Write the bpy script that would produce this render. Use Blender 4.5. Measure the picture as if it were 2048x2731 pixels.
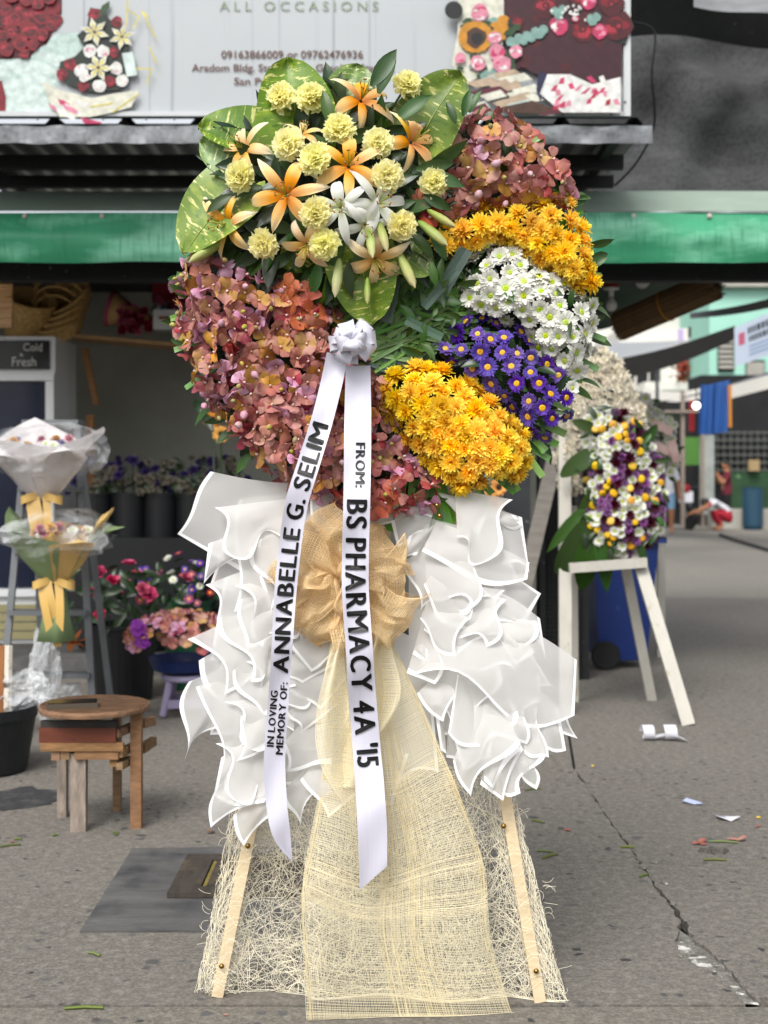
import bpy, math, random
from mathutils import Vector, Matrix, noise as mnoise
from mathutils.geometry import tessellate_polygon
for o in list(bpy.data.objects): bpy.data.objects.remove(o)
S = bpy.context.scene
COL = S.collection
rad = math.radians
pi = math.pi
sin, cos = math.sin, math.cos
V = Vector
# ------------------------------------------------------------------ camera
FPX, CXP, HYP, CH = 3500.0, 1024.0, 1282.0, 1.16     # focal length and horizon in photo pixels, camera height in metres
cam = bpy.data.cameras.new('camera')
cam.sensor_fit = 'VERTICAL'; cam.sensor_height = 36.0
cam.lens = 36.0 * FPX / 2731.0
cam.shift_y = -(1365.5 - HYP) / 2731.0
cam.clip_start = 0.05; cam.clip_end = 500
cam.dof.use_dof = True; cam.dof.focus_distance = 2.85; cam.dof.aperture_fstop = 4.4
camo = bpy.data.objects.new('camera', cam); COL.objects.link(camo)
camo.location = (0, 0, CH); camo.rotation_euler = (rad(90), 0, 0)
S.camera = camo
# ------------------------------------------------------------------ sky, sun, exposure (bright overcast)
W = bpy.data.worlds.new('World'); S.world = W; W.use_nodes = True
wn = W.node_tree; wn.nodes.clear()
wo = wn.nodes.new('ShaderNodeOutputWorld'); wb = wn.nodes.new('ShaderNodeBackground')
sky = wn.nodes.new('ShaderNodeTexSky'); sky.sky_type = 'NISHITA'; sky.sun_disc = False
SUN_EL, SUN_ROT = rad(50), rad(200)
sky.sun_elevation = SUN_EL; sky.sun_rotation = SUN_ROT
sky.air_density = 1.0; sky.dust_density = 4.0; sky.ozone_density = 1.0
hs = wn.nodes.new('ShaderNodeHueSaturation'); hs.inputs['Saturation'].default_value = 0.22
wn.links.new(sky.outputs[0], hs.inputs['Color']); wn.links.new(hs.outputs[0], wb.inputs[0])
wb.inputs[1].default_value = 0.15
wn.links.new(wb.outputs[0], wo.inputs[0])
sl = bpy.data.lights.new('sun', 'SUN'); sl.energy = 1.5; sl.angle = rad(25); sl.color = (1.0, 0.965, 0.91)
so = bpy.data.objects.new('sun', sl); COL.objects.link(so)
sd = V((sin(SUN_ROT) * cos(SUN_EL), cos(SUN_ROT) * cos(SUN_EL), sin(SUN_EL)))
so.rotation_euler = (-sd).to_track_quat('-Z', 'Y').to_euler(); so.location = (0, 0, 20)
vs = S.view_settings
vs.view_transform = 'Standard'; vs.look = 'None'; vs.gamma = 1.0; vs.use_curve_mapping = False
vs.exposure = 0.72
S.render.engine = 'CYCLES'
S.cycles.transparent_max_bounces = 24
S.cycles.max_bounces = 8
# ------------------------------------------------------------------ helpers
rng = random.Random(11)
def P(px, py, Y): return V(((px - CXP) / FPX * Y, Y, CH + (HYP - py) / FPX * Y))     # photo pixel at a given depth
def GP(px, py, z=0.0):                                                             # photo pixel on the ground
    Y = FPX * (CH - z) / (py - HYP); p = P(px, py, Y); p.z = z; return p
WM = {}
def put(o, parent=None, M=None):
    M = M if M is not None else Matrix.Identity(4)
    WM[o.name] = M
    if parent is not None:
        o.parent = parent; o.matrix_basis = WM[parent.name].inverted() @ M
    else:
        o.matrix_basis = M
    COL.objects.link(o); return o
def tag(o, label=None, cat=None, group=None, kind=None):
    if label: o['label'] = label
    if cat: o['category'] = cat
    if group: o['group'] = group
    if kind: o['kind'] = kind
    return o
def root(name, loc, label, cat, group=None):
    o = bpy.data.objects.new(name, None); o.empty_display_size = 0.05
    put(o, None, Matrix.Translation(V(loc))); return tag(o, label, cat, group)
def inst(name, me, parent, M): return put(bpy.data.objects.new(name, me), parent, M)
class MB:
    def __init__(s): s.v = []; s.f = []; s.uv = []; s.mi = []
    def add(s, vs_, fs, uvs=None, mi=0):
        n = len(s.v); s.v += [tuple(p) for p in vs_]; s.f += [tuple(i + n for i in f) for f in fs]
        s.uv += list(uvs) if uvs is not None else [(p[0], p[1]) for p in s.v[n:]]
        s.mi += [mi] * len(fs); return s
    def box(s, c, size, rot=None, mi=0, taper=None):
        c = V(c); hx, hy, hz = size[0] / 2, size[1] / 2, size[2] / 2
        pts = []
        for z in (-1, 1):
            k = 1 if taper is None or z < 0 else taper
            for x, y in ((-1, -1), (1, -1), (1, 1), (-1, 1)): pts.append(V((x * hx * k, y * hy * k, z * hz)))
        if rot is not None: pts = [rot @ p for p in pts]
        return s.add([p + c for p in pts], [(0, 3, 2, 1), (4, 5, 6, 7), (0, 1, 5, 4), (1, 2, 6, 5), (2, 3, 7, 6), (3, 0, 4, 7)], mi=mi)
    def beam(s, a, b, w, d, up=(0, 0, 1), mi=0):
        a, b = V(a), V(b); z = (b - a); L = z.length; z.normalize()
        x = V(up).cross(z)
        if x.length < 1e-4: x = V((1, 0, 0))
        x.normalize(); y = z.cross(x)
        m = Matrix((x, y, z)).transposed()
        return s.box((a + b) / 2, (w, d, L), m, mi)
    def tube(s, pts, r, n=6, mi=0, cap=True):
        pts = [V(p) for p in pts]; N = len(pts); rr = r if isinstance(r, (list, tuple)) else [r] * N
        vs_ = []; uvs = []; prev = None
        for i, p in enumerate(pts):
            d = (pts[min(i + 1, N - 1)] - pts[max(i - 1, 0)])
            if d.length < 1e-9: d = V((0, 0, 1))
            d.normalize()
            if prev is None:
                a = d.cross(V((0, 0, 1)) if abs(d.z) < .9 else V((1, 0, 0))).normalized()
            else:
                a = prev - d * prev.dot(d)
                a = a.normalized() if a.length > 1e-6 else d.orthogonal().normalized()
            prev = a; b = d.cross(a)
            for k in range(n):
                an = 2 * pi * k / n; vs_.append(p + (a * cos(an) + b * sin(an)) * rr[i]); uvs.append((k / n, i / max(1, N - 1)))
        fs = [(i * n + k, i * n + (k + 1) % n, (i + 1) * n + (k + 1) % n, (i + 1) * n + k) for i in range(N - 1) for k in range(n)]
        if cap and n > 2: fs += [tuple(range(n - 1, -1, -1)), tuple((N - 1) * n + k for k in range(n))]
        return s.add(vs_, fs, uvs, mi)
    def lathe(s, prof, n=20, c=(0, 0, 0), M=None, mi=0, wob=None):
        c = V(c); vs_ = []; uvs = []
        for i, (r, z) in enumerate(prof):
            for k in range(n):
                a = 2 * pi * k / n; q = r * (wob(a, z) if wob else 1)
                p = V((q * cos(a), q * sin(a), z)); p = (M @ p) if M is not None else p
                vs_.append(p + c); uvs.append((k / n, i / max(1, len(prof) - 1)))
        fs = [(i * n + k, i * n + (k + 1) % n, (i + 1) * n + (k + 1) % n, (i + 1) * n + k) for i in range(len(prof) - 1) for k in range(n)]
        if prof[0][0] > 1e-5: fs.append(tuple(range(n - 1, -1, -1)))
        if prof[-1][0] > 1e-5: fs.append(tuple((len(prof) - 1) * n + k for k in range(n)))
        return s.add(vs_, fs, uvs, mi)
    def grid(s, fn, us, vs2, mi=0, mif=None):
        if isinstance(us, int): us = [i / us for i in range(us + 1)]
        if isinstance(vs2, int): vs2 = [i / vs2 for i in range(vs2 + 1)]
        nu, nv = len(us), len(vs2)
        n = len(s.v)
        for u in us:
            for v in vs2: s.v.append(tuple(fn(u, v))); s.uv.append((u, v))
        for i in range(nu - 1):
            for j in range(nv - 1):
                s.f.append((n + i * nv + j, n + (i + 1) * nv + j, n + (i + 1) * nv + j + 1, n + i * nv + j + 1))
                s.mi.append(mif(i, j) if mif else mi)
        return s
    def poly(s, pts, h=None, mi=0):                      # flat polygon of 3D points; h: vector to extrude by
        pts = [V(p) for p in pts]; tr = tessellate_polygon([pts])
        n = len(pts); s.add(pts, [tuple(t) for t in tr], mi=mi)
        if h is not None:
            h = V(h); s.add([p + h for p in pts], [tuple(t) for t in tr], mi=mi)
            s.add(pts + [p + h for p in pts], [(i, (i + 1) % n, n + (i + 1) % n, n + i) for i in range(n)], mi=mi)
        return s
    def mesh(s, name, mats=None, smooth=False, recalc=False):
        me = bpy.data.meshes.new(name); me.from_pydata(s.v, [], s.f)
        ul = me.uv_layers.new(name='UVMap')
        idx = [0] * len(me.loops); me.loops.foreach_get('vertex_index', idx)
        flat = []
        for i in idx: flat += s.uv[i][:2]
        ul.data.foreach_set('uv', flat)
        for m in (mats if isinstance(mats, (list, tuple)) else [mats]): me.materials.append(m)
        me.polygons.foreach_set('material_index', s.mi)
        if smooth: me.polygons.foreach_set('use_smooth', [True] * len(me.polygons))
        me.update(); me.validate()
        return me
    def build(s, name, mats, parent=None, smooth=False, M=None, **kw):
        if parent is None and M is None and s.v and kw.get('kind') != 'structure':
            xs, ys, zs = zip(*s.v); b = V(((min(xs) + max(xs)) / 2, (min(ys) + max(ys)) / 2, min(zs)))
            s.v = [(x - b.x, y - b.y, z - b.z) for x, y, z in s.v]; M = Matrix.Translation(b)
        me = s.mesh(name, mats, smooth)
        o = put(bpy.data.objects.new(name, me), parent, M)
        return tag(o, **kw)
def basis(n, spin=0.0, loc=(0, 0, 0), sc=1.0):
    z = V(n).normalized(); x = z.orthogonal().normalized()
    if abs(z.z) < .98:
        x = V((0, 0, 1)).cross(z).normalized()
    y = z.cross(x)
    m = Matrix((x, y, z)).transposed().to_4x4() @ Matrix.Rotation(spin, 4, 'Z') @ Matrix.Scale(sc, 4)
    m.translation = V(loc); return m
def lerp(a, b, t): return a + (b - a) * t
def sst(a, b, x):
    t = max(0.0, min(1.0, (x - a) / (b - a))); return t * t * (3 - 2 * t)
def pline(pts, t):                                     # point on a polyline of tuples, t in 0..1
    k = t * (len(pts) - 1); i = min(int(k), len(pts) - 2); f = k - i
    p0 = pts[max(i - 1, 0)]; p1 = pts[i]; p2 = pts[i + 1]; p3 = pts[min(i + 2, len(pts) - 1)]
    return tuple(0.5 * (2 * b + (c - a) * f + (2 * a - 5 * b + 4 * c - d) * f * f + (3 * b - a - 3 * c + d) * f ** 3) for a, b, c, d in zip(p0, p1, p2, p3))
def inside(poly, x, y):
    c = False; n = len(poly)
    for i in range(n):
        x1, y1 = poly[i]; x2, y2 = poly[(i + 1) % n]
        if (y1 > y) != (y2 > y) and x < (x2 - x1) * (y - y1) / (y2 - y1) + x1: c = not c
    return c
def edist(poly, x, y):
    d = 1e9; n = len(poly)
    for i in range(n):
        x1, y1 = poly[i]; x2, y2 = poly[(i + 1) % n]; dx, dy = x2 - x1, y2 - y1
        t = max(0, min(1, ((x - x1) * dx + (y - y1) * dy) / (dx * dx + dy * dy + 1e-9)))
        d = min(d, math.hypot(x - x1 - dx * t, y - y1 - dy * t))
    return d
def sample(poly, sp, tries=6000, r=rng, maxn=999):
    xs = [p[0] for p in poly]; ys = [p[1] for p in poly]; out = []
    for _ in range(tries):
        x, y = r.uniform(min(xs), max(xs)), r.uniform(min(ys), max(ys))
        if not inside(poly, x, y): continue
        if all((x - a) ** 2 + (y - b) ** 2 > sp * sp for a, b in out): out.append((x, y))
        if len(out) >= maxn: break
    return out
# ------------------------------------------------------------------ materials
def rgb(h):
    h = h.lstrip('#'); c = [int(h[i:i + 2], 16) / 255 for i in (0, 2, 4)]
    return tuple(x / 12.92 if x < .04045 else ((x + .055) / 1.055) ** 2.4 for x in c)
MATS = {}
def mat(name, col, rough=.6, nz=None, mix=None, rand=None, bump=None, spec=.35, metal=0, transl=0, grad=None, gax=1, coat=0,
        alpha=None, coords='Object', wave=None, emit=None, sheen=0, trans=0):
    if isinstance(col, str): col = rgb(col)
    m = bpy.data.materials.new(name); m.use_nodes = True; nt = m.node_tree; N, L = nt.nodes, nt.links
    N.clear(); out = N.new('ShaderNodeOutputMaterial'); b = N.new('ShaderNodeBsdfPrincipled')
    b.inputs['Roughness'].default_value = rough; b.inputs['Metallic'].default_value = metal
    b.inputs['Specular IOR Level'].default_value = spec; b.inputs['Coat Weight'].default_value = coat
    if sheen: b.inputs['Sheen Weight'].default_value = sheen
    if trans: b.inputs['Transmission Weight'].default_value = trans
    tc = N.new('ShaderNodeTexCoord'); src = tc.outputs[coords]
    c = N.new('ShaderNodeRGB'); c.outputs[0].default_value = (*col, 1); cur = c.outputs[0]
    oi = N.new('ShaderNodeObjectInfo') if (rand or mix) else None
    if grad:
        sx = N.new('ShaderNodeSeparateXYZ'); L.new(tc.outputs['UV'], sx.inputs[0])
        cr = N.new('ShaderNodeValToRGB'); e = cr.color_ramp.elements
        while len(e) < len(grad): e.new(.5)
        for k, (p, cc) in enumerate(grad):
            e[k].position = p; e[k].color = (*(rgb(cc) if isinstance(cc, str) else cc), 1)
        L.new(sx.outputs[gax], cr.inputs[0]); cur = cr.outputs[0]
    def noise(sc, det=4, stretch=None, cs=None, w=None, rg=.55):
        t = N.new('ShaderNodeTexNoise'); t.inputs['Scale'].default_value = sc; t.inputs['Detail'].default_value = det
        t.inputs['Roughness'].default_value = rg
        s_ = cs or src
        if stretch:
            mp = N.new('ShaderNodeMapping'); mp.inputs['Scale'].default_value = stretch[:3]
            if len(stretch) > 3: mp.inputs['Rotation'].default_value = (0, 0, stretch[3])
            L.new(s_, mp.inputs[0]); s_ = mp.outputs[0]
        if w is not None:
            t.noise_dimensions = '4D'; L.new(w, t.inputs['W'])
        L.new(s_, t.inputs['Vector']); return t.outputs['Fac']
    def mixc(fac, a, bcol, mode='MIX'):
        x = N.new('ShaderNodeMix'); x.data_type = 'RGBA'; x.blend_type = mode
        if isinstance(fac, float): x.inputs[0].default_value = fac
        else: L.new(fac, x.inputs[0])
        L.new(a, x.inputs[6])
        if isinstance(bcol, tuple): x.inputs[7].default_value = (*bcol, 1)
        else: L.new(bcol, x.inputs[7])
        return x.outputs[2]
    def rng_(v, a, bb, c0=0., c1=1.):
        r_ = N.new('ShaderNodeMapRange'); r_.inputs[1].default_value = a; r_.inputs[2].default_value = bb
        r_.inputs[3].default_value = c0; r_.inputs[4].default_value = c1; L.new(v, r_.inputs[0]); return r_.outputs[0]
    for mx in (mix or []):                                # (scale, colour, lo, hi[, stretch, coordinates])
        sc, c2, lo, hi = mx[:4]; st = mx[4] if len(mx) > 4 else None; cs = tc.outputs[mx[5]] if len(mx) > 5 else None
        w = None
        if len(mx) > 6:
            ml = N.new('ShaderNodeMath'); ml.operation = 'MULTIPLY'; ml.inputs[1].default_value = 40; L.new(oi.outputs['Random'], ml.inputs[0]); w = ml.outputs[0]
        f = rng_(noise(sc, 6, st, cs, w), lo, hi)
        cur = mixc(f, cur, rgb(c2) if isinstance(c2, str) else c2)
    if nz:
        f = noise(nz[0], nz[3] if len(nz) > 3 else 5, nz[2] if len(nz) > 2 else None)
        h = N.new('ShaderNodeHueSaturation'); L.new(rng_(f, .25, .75, 1 - nz[1], 1 + nz[1]), h.inputs['Value']); L.new(cur, h.inputs['Color']); cur = h.outputs[0]
    if wave:                                              # (scale, colour, width, axis)
        sx2 = N.new('ShaderNodeSeparateXYZ'); L.new(src if wave[3] < 3 else tc.outputs['UV'], sx2.inputs[0])
        ml = N.new('ShaderNodeMath'); ml.operation = 'MULTIPLY'; ml.inputs[1].default_value = wave[0]; L.new(sx2.outputs[wave[3] % 3], ml.inputs[0])
        fr = N.new('ShaderNodeMath'); fr.operation = 'FRACT'; L.new(ml.outputs[0], fr.inputs[0])
        lt = N.new('ShaderNodeMath'); lt.operation = 'LESS_THAN'; lt.inputs[1].default_value = wave[2]; L.new(fr.outputs[0], lt.inputs[0])
        cur = mixc(lt.outputs[0], cur, rgb(wave[1]) if isinstance(wave[1], str) else wave[1])
    if rand:
        h = N.new('ShaderNodeHueSaturation')
        r1 = oi.outputs['Random']
        def frac(k):
            ml = N.new('ShaderNodeMath'); ml.operation = 'MULTIPLY'; ml.inputs[1].default_value = k; L.new(r1, ml.inputs[0])
            fr = N.new('ShaderNodeMath'); fr.operation = 'FRACT'; L.new(ml.outputs[0], fr.inputs[0]); return fr.outputs[0]
        L.new(rng_(r1, 0, 1, .5 - rand[0], .5 + rand[0]), h.inputs['Hue'])
        L.new(rng_(frac(7.13), 0, 1, 1 - rand[1], 1 + rand[1]), h.inputs['Saturation'])
        L.new(rng_(frac(13.7), 0, 1, 1 - rand[2], 1 + rand[2]), h.inputs['Value'])
        L.new(cur, h.inputs['Color']); cur = h.outputs[0]
    L.new(cur, b.inputs['Base Color'])
    if bump:
        bp = N.new('ShaderNodeBump'); bp.inputs['Strength'].default_value = bump[1]; bp.inputs['Distance'].default_value = bump[2] if len(bump) > 2 else .01
        L.new(noise(bump[0], 8, bump[3] if len(bump) > 3 else None), bp.inputs['Height']); L.new(bp.outputs[0], b.inputs['Normal'])
    if emit:
        b.inputs['Emission Color'].default_value = (*rgb(emit[0]), 1); b.inputs['Emission Strength'].default_value = emit[1]
    sh = b.outputs[0]
    if transl:
        t = N.new('ShaderNodeBsdfTranslucent'); L.new(cur, t.inputs[0]); ms = N.new('ShaderNodeMixShader'); ms.inputs[0].default_value = transl
        L.new(sh, ms.inputs[1]); L.new(t.outputs[0], ms.inputs[2]); sh = ms.outputs[0]
    if alpha is not None:
        t = N.new('ShaderNodeBsdfTransparent'); ms = N.new('ShaderNodeMixShader')
        if isinstance(alpha, tuple): L.new(rng_(noise(alpha[0], 3), alpha[1], alpha[2], alpha[3], alpha[4]), ms.inputs[0])
        else: ms.inputs[0].default_value = alpha
        L.new(t.outputs[0], ms.inputs[1]); L.new(sh, ms.inputs[2]); sh = ms.outputs[0]
    L.new(sh, out.inputs[0]); MATS[name] = m; return m
def text_mesh(body, size=1.0, bold=0.0, space=1.0, align='LEFT', res=3):
    cu = bpy.data.curves.new('t', 'FONT'); cu.body = body; cu.size = size; cu.offset = bold; cu.space_character = space
    cu.align_x = align; cu.resolution_u = res
    o = bpy.data.objects.new('t', cu); COL.objects.link(o)
    bpy.context.view_layer.update()
    me = bpy.data.meshes.new_from_object(o.evaluated_get(bpy.context.evaluated_depsgraph_get()))
    me.calc_loop_triangles(); vs_ = [tuple(v.co) for v in me.vertices]; fs = [tuple(p.vertices) for p in me.loop_triangles]
    bpy.data.objects.remove(o); bpy.data.curves.remove(cu); bpy.data.meshes.remove(me)
    return vs_, fs
# ================================================================== GROUND
def concrete(name, base, peb=.35, scale=1.0, stain='#45413b', light='#78736a'):
    m = bpy.data.materials.new(name); m.use_nodes = True; nt = m.node_tree; N, L = nt.nodes, nt.links
    b = N['Principled BSDF']; b.inputs['Roughness'].default_value = .85; b.inputs['Specular IOR Level'].default_value = .25
    tc = N.new('ShaderNodeTexCoord')
    def nz(sc, d=6, st=None, rg=.6):
        t = N.new('ShaderNodeTexNoise'); t.inputs['Scale'].default_value = sc; t.inputs['Detail'].default_value = d; t.inputs['Roughness'].default_value = rg
        s_ = tc.outputs['Object']
        if st:
            mp = N.new('ShaderNodeMapping'); mp.inputs['Scale'].default_value = st; L.new(s_, mp.inputs[0]); s_ = mp.outputs[0]
        L.new(s_, t.inputs['Vector']); return t.outputs['Fac']
    def mr(v, a, c, x=0., y=1.):
        r_ = N.new('ShaderNodeMapRange'); r_.inputs[1].default_value = a; r_.inputs[2].default_value = c; r_.inputs[3].default_value = x; r_.inputs[4].default_value = y
        L.new(v, r_.inputs[0]); return r_.outputs[0]
    def mix(f, a, c, mode='MIX'):
        x = N.new('ShaderNodeMix'); x.data_type = 'RGBA'; x.blend_type = mode; L.new(f, x.inputs[0])
        if isinstance(a, tuple): x.inputs[6].default_value = (*a, 1)
        else: L.new(a, x.inputs[6])
        if isinstance(c, tuple): x.inputs[7].default_value = (*c, 1)
        else: L.new(c, x.inputs[7])
        return x.outputs[2]
    def mul(a, c):
        x = N.new('ShaderNodeMath'); x.operation = 'MULTIPLY'; L.new(a, x.inputs[0])
        if isinstance(c, float): x.inputs[1].default_value = c
        else: L.new(c, x.inputs[1])
        return x.outputs[0]
    bc = rgb(base)
    c = mix(mr(nz(1.1 * scale, 8), .42, .72, 0, .55), bc, rgb(stain))
    c = mix(mr(nz(2.3 * scale, 8), .56, .74, 0, .6), c, rgb(light))
    c = mix(mr(nz(.55, 5, (1, 1, 1)), .5, .75, 0, .45), c, rgb('#665c4f'))
    c = mix(mr(nz(110, 3), .38, .62, .2, .85), c, mix(mr(nz(110, 3), .38, .62), tuple(x * .4 for x in bc), tuple(min(1, x * 1.6) for x in bc)))
    c = mix(mr(nz(36, 6, None, .75), .36, .64, .15, .7), c, mix(mr(nz(36, 6, None, .75), .38, .62), tuple(x * .38 for x in bc), tuple(min(1, x * 1.6) for x in bc)))
    vo = N.new('ShaderNodeTexVoronoi'); vo.inputs['Scale'].default_value = 26 * scale; vo.inputs['Randomness'].default_value = 1
    wob = N.new('ShaderNodeVectorMath'); wob.operation = 'ADD'
    wt = N.new('ShaderNodeTexNoise'); wt.inputs['Scale'].default_value = 30; L.new(tc.outputs['Object'], wt.inputs['Vector'])
    ws = N.new('ShaderNodeVectorMath'); ws.operation = 'SCALE'; ws.inputs['Scale'].default_value = .04; L.new(wt.outputs['Color'], ws.inputs[0])
    L.new(tc.outputs['Object'], wob.inputs[0]); L.new(ws.outputs[0], wob.inputs[1]); L.new(wob.outputs[0], vo.inputs['Vector'])
    sc_ = N.new('ShaderNodeSeparateColor'); L.new(vo.outputs['Color'], sc_.inputs[0])
    pf = mul(mr(vo.outputs['Distance'], .32, .2), mr(sc_.outputs[0], 1 - peb, 1 - peb + .05))
    pf = mul(pf, mr(nz(1.7, 3), .36, .5))
    c = mix(pf, c, mix(sc_.outputs[1], (.03, .031, .033), (.09, .09, .09)))
    ws_ = mul(mr(nz(7, 6, None, .75), .68, .74), mr(nz(1.3, 2), .55, .65))
    vo2 = N.new('ShaderNodeTexVoronoi'); vo2.inputs['Scale'].default_value = 13 * scale; L.new(wob.outputs[0], vo2.inputs['Vector'])
    s2 = N.new('ShaderNodeSeparateColor'); L.new(vo2.outputs['Color'], s2.inputs[0])
    p2 = mul(mul(mr(vo2.outputs['Distance'], .28, .2, 0., .8), mr(s2.outputs[0], 1 - peb * .3, 1 - peb * .3 + .04)), mr(nz(1.2, 3), .38, .5))
    c = mix(p2, c, mix(s2.outputs[1], (.03, .031, .033), (.09, .09, .09)))
    c = mix(mul(ws_, .5), c, (.36, .36, .34))
    L.new(c, b.inputs['Base Color'])
    bp = N.new('ShaderNodeBump'); bp.inputs['Strength'].default_value = .55; bp.inputs['Distance'].default_value = .006
    ad = N.new('ShaderNodeMath'); ad.operation = 'ADD'; L.new(nz(90, 6), ad.inputs[0]); L.new(nz(14, 5), ad.inputs[1]); L.new(ad.outputs[0], bp.inputs['Height'])
    L.new(bp.outputs[0], b.inputs['Normal']); return m
m_conA = concrete('concrete_apron', '#66625c', .3)
m_conB = concrete('concrete_street', '#65615b', .4)
m_conC = concrete('concrete_aggregate', '#68645d', .65, .8)
m_conD = concrete('concrete_far', '#6f6c65', .2, .6, '#54514c', '#807c74')
m_soil = mat('crack_dirt', '#2a2825', .95, nz=(30, .5), bump=(60, .8, .01))
m_patch = mat('cement_patch', '#504f4e', .75, nz=(3, .28, (1, 5, 1)), mix=[(20, '#5a5a59', .5, .8, (1, 4, 1)), (5, '#333437', .5, .7)], bump=(70, .3, .004))
MB().add([(-250, -250, -.035), (250, -250, -.035), (250, 300, -.035), (-250, 300, -.035)], [(0, 1, 2, 3)]).build('ground', m_soil, kind='structure')
def slab(name, outer, holes, m, z=0.0, t=.03):
    mb = MB(); loops = [outer] + holes
    pts = [V((x, y, z)) for l in loops for x, y in l]
    tr = tessellate_polygon([[V((x, y, 0)) for x, y in l] for l in loops])
    fs = []
    for a, b_, c in tr:
        n = (pts[b_] - pts[a]).cross(pts[c] - pts[a]); fs.append((a, b_, c) if n.z > 0 else (a, c, b_))
    mb.add(pts, fs)
    for l in loops:
        n = len(l); q = [V((x, y, z)) for x, y in l] + [V((x, y, z - t)) for x, y in l]
        mb.add(q, [(i, (i + 1) % n, n + (i + 1) % n, n + i) for i in range(n)])
    return mb.build(name, m, kind='structure')
def jag(pts, n=7, amp=.006, r=random.Random(3)):
    out = []
    for (a, b_) in zip(pts[:-1], pts[1:]):
        for i in range(n):
            t = i / n; out.append((lerp(a[0], b_[0], t) + r.uniform(-amp, amp), lerp(a[1], b_[1], t) + r.uniform(-amp, amp)))
    out.append(pts[-1]); return out
def gxy(px, py): p = GP(px, py); return (p.x, p.y)
crackL = [(1529, 2047), (1568, 2109), (1595, 2148), (1648, 2223), (1678, 2266), (1712, 2312), (1746, 2367), (1778, 2404), (1814, 2460), (1802, 2508), (1814, 2543), (1869, 2582), (1927, 2609), (1980, 2668)]
crackR = [(1530, 2047), (1570, 2109), (1597, 2148), (1652, 2223), (1684, 2266), (1717, 2312), (1752, 2367), (1785, 2403), (1826, 2457), (1852, 2508), (1890, 2536), (1930, 2570), (1960, 2608), (2010, 2660)]
YJ = 2.905
cl = jag([gxy(*p) for p in crackL]); cr_ = jag([gxy(*p) for p in crackR])
top = cl[0]
far = (1.62, 13.0)
slab('pavement', [(-9, YJ)] + [(-9 + i * .25, YJ + random.Random(i).uniform(-.004, .006)) for i in range(1, 40) if -9 + i * .25 < cl[-1][0] - .1] + [(cl[-1][0], YJ)] + cl[::-1] + [(far[0], far[1]), (-9, 13)], [], m_conA)
hc = GP(1900, 2268); rh = random.Random(5)
hole = [(hc.x + cos(a) * .05 * rh.uniform(.75, 1.2), hc.y + sin(a) * .045 * rh.uniform(.75, 1.2)) for a in [k * 2 * pi / 18 for k in range(18)]]
slab('pavement', [(far[0] + .004, far[1])] + [(x + .002, y) for x, y in cr_] + [(2.2, 2.94), (9, 2.95), (26, 13), (6, 13)], [hole], m_conB)
slab('pavement', [(-9, -3), (9, -3), (9, YJ - .012)] + jag([(9, YJ - .012), (-9, YJ - .014)], 60, .005), [], m_conC)
slab('pavement', [(-9, 13.012), (60, 13.012), (60, 60), (-9, 60)], [], m_conD)
# broken concrete inside the wide part of the crack
rb = random.Random(9); mb = MB()
cp = [gxy(*p) for p in [(1812, 2470), (1860, 2500), (1900, 2528), (1945, 2565), (1985, 2610), (2025, 2668), (1970, 2668), (1920, 2612), (1862, 2586), (1806, 2546), (1794, 2508)]]
mb.add([V((x, y, -.010 + rb.uniform(-.003, .003))) for x, y in cp] + [V((sum(p[0] for p in cp) / len(cp), sum(p[1] for p in cp) / len(cp), -.006))], [(i, (i + 1) % len(cp), len(cp)) for i in range(len(cp))])
m_rub = mat('broken_concrete', '#6e6c66', .95, spec=.1, nz=(60, .5), mix=[(22, '#b5b4ae', .55, .62)], bump=(80, .6, .006))
mb.build('pavement', m_rub, kind='structure')
for k in range(16):
    t = rb.random(); a = crackL[rb.randrange(5, 13)]; p = GP(a[0] + rb.uniform(-6, 40), a[1] + rb.uniform(-12, 12)); s_ = rb.uniform(.004, .011)
    q = MB(); q.lathe([(0, -s_ * .5), (s_, -s_ * .1), (s_ * .8, s_ * .4), (0, s_ * .7)], 6, p + V((0, 0, s_ * .4)), wob=lambda an, z: 1 + .3 * sin(an * 2 + k))
    q.build('stone_chip', m_rub, label='pale concrete chip lying along the ragged pavement crack', cat='stone', group='chips along the crack')
rw = random.Random(4); wc_ = GP(62, 2130)
MB().poly([V((wc_.x + cos(a) * .16 * rw.uniform(.75, 1.15), wc_.y + sin(a) * .17 * rw.uniform(.75, 1.15), .003)) for a in [k * 2 * pi / 26 for k in range(26)]], V((0, 0, -.004))).build('pavement', mat('dark_stain', '#2e2e30', .8, nz=(30, .4), mix=[(14, '#4a4a48', .5, .7)]), kind='structure')
# cement patch with hatch
q = [gxy(*p) for p in ((352, 2266), (300, 2350), (255, 2420), (212, 2488), (400, 2487), (760, 2487), (760, 2262), (560, 2262))]
MB().poly([V((x, y, .004)) for x, y in q], V((0, 0, -.02))).build('pavement', m_patch, kind='structure')
m_hatch = mat('hatch_wood', '#3a342f', .7, nz=(8, .35, (6, 1, 1)), mix=[(14, '#554c35', .55, .75)], bump=(40, .5, .006))
m_moss = mat('hatch_moss', '#6d6230', .9, nz=(30, .4))
h = root('floor_hatch', GP(560, 2345), 'dark timber floor hatch with mossy yellow joints let into the pavement', 'hatch')
HX = GP(445, 2400); HX2 = GP(500, 2295)
yl, yh = HX.y, HX2.y; x0 = HX.x; x1 = x0 + .62
sh = HX2.x - HX.x - (HX2.y - HX.y) * (500 - 1024) / FPX
def hb(nm, a, b_, c, d, z, m): MB().poly([V((a, c, .006)), V((b_, c, .006)), V((b_, d, .006)), V((a, d, .006))], V((0, 0, z))).build(nm, m, h)
hb('frame_board', x0, x1, yl, yl + .06, .014, m_hatch); hb('frame_board', x0, x1, yh - .05, yh, .014, m_hatch)
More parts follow.
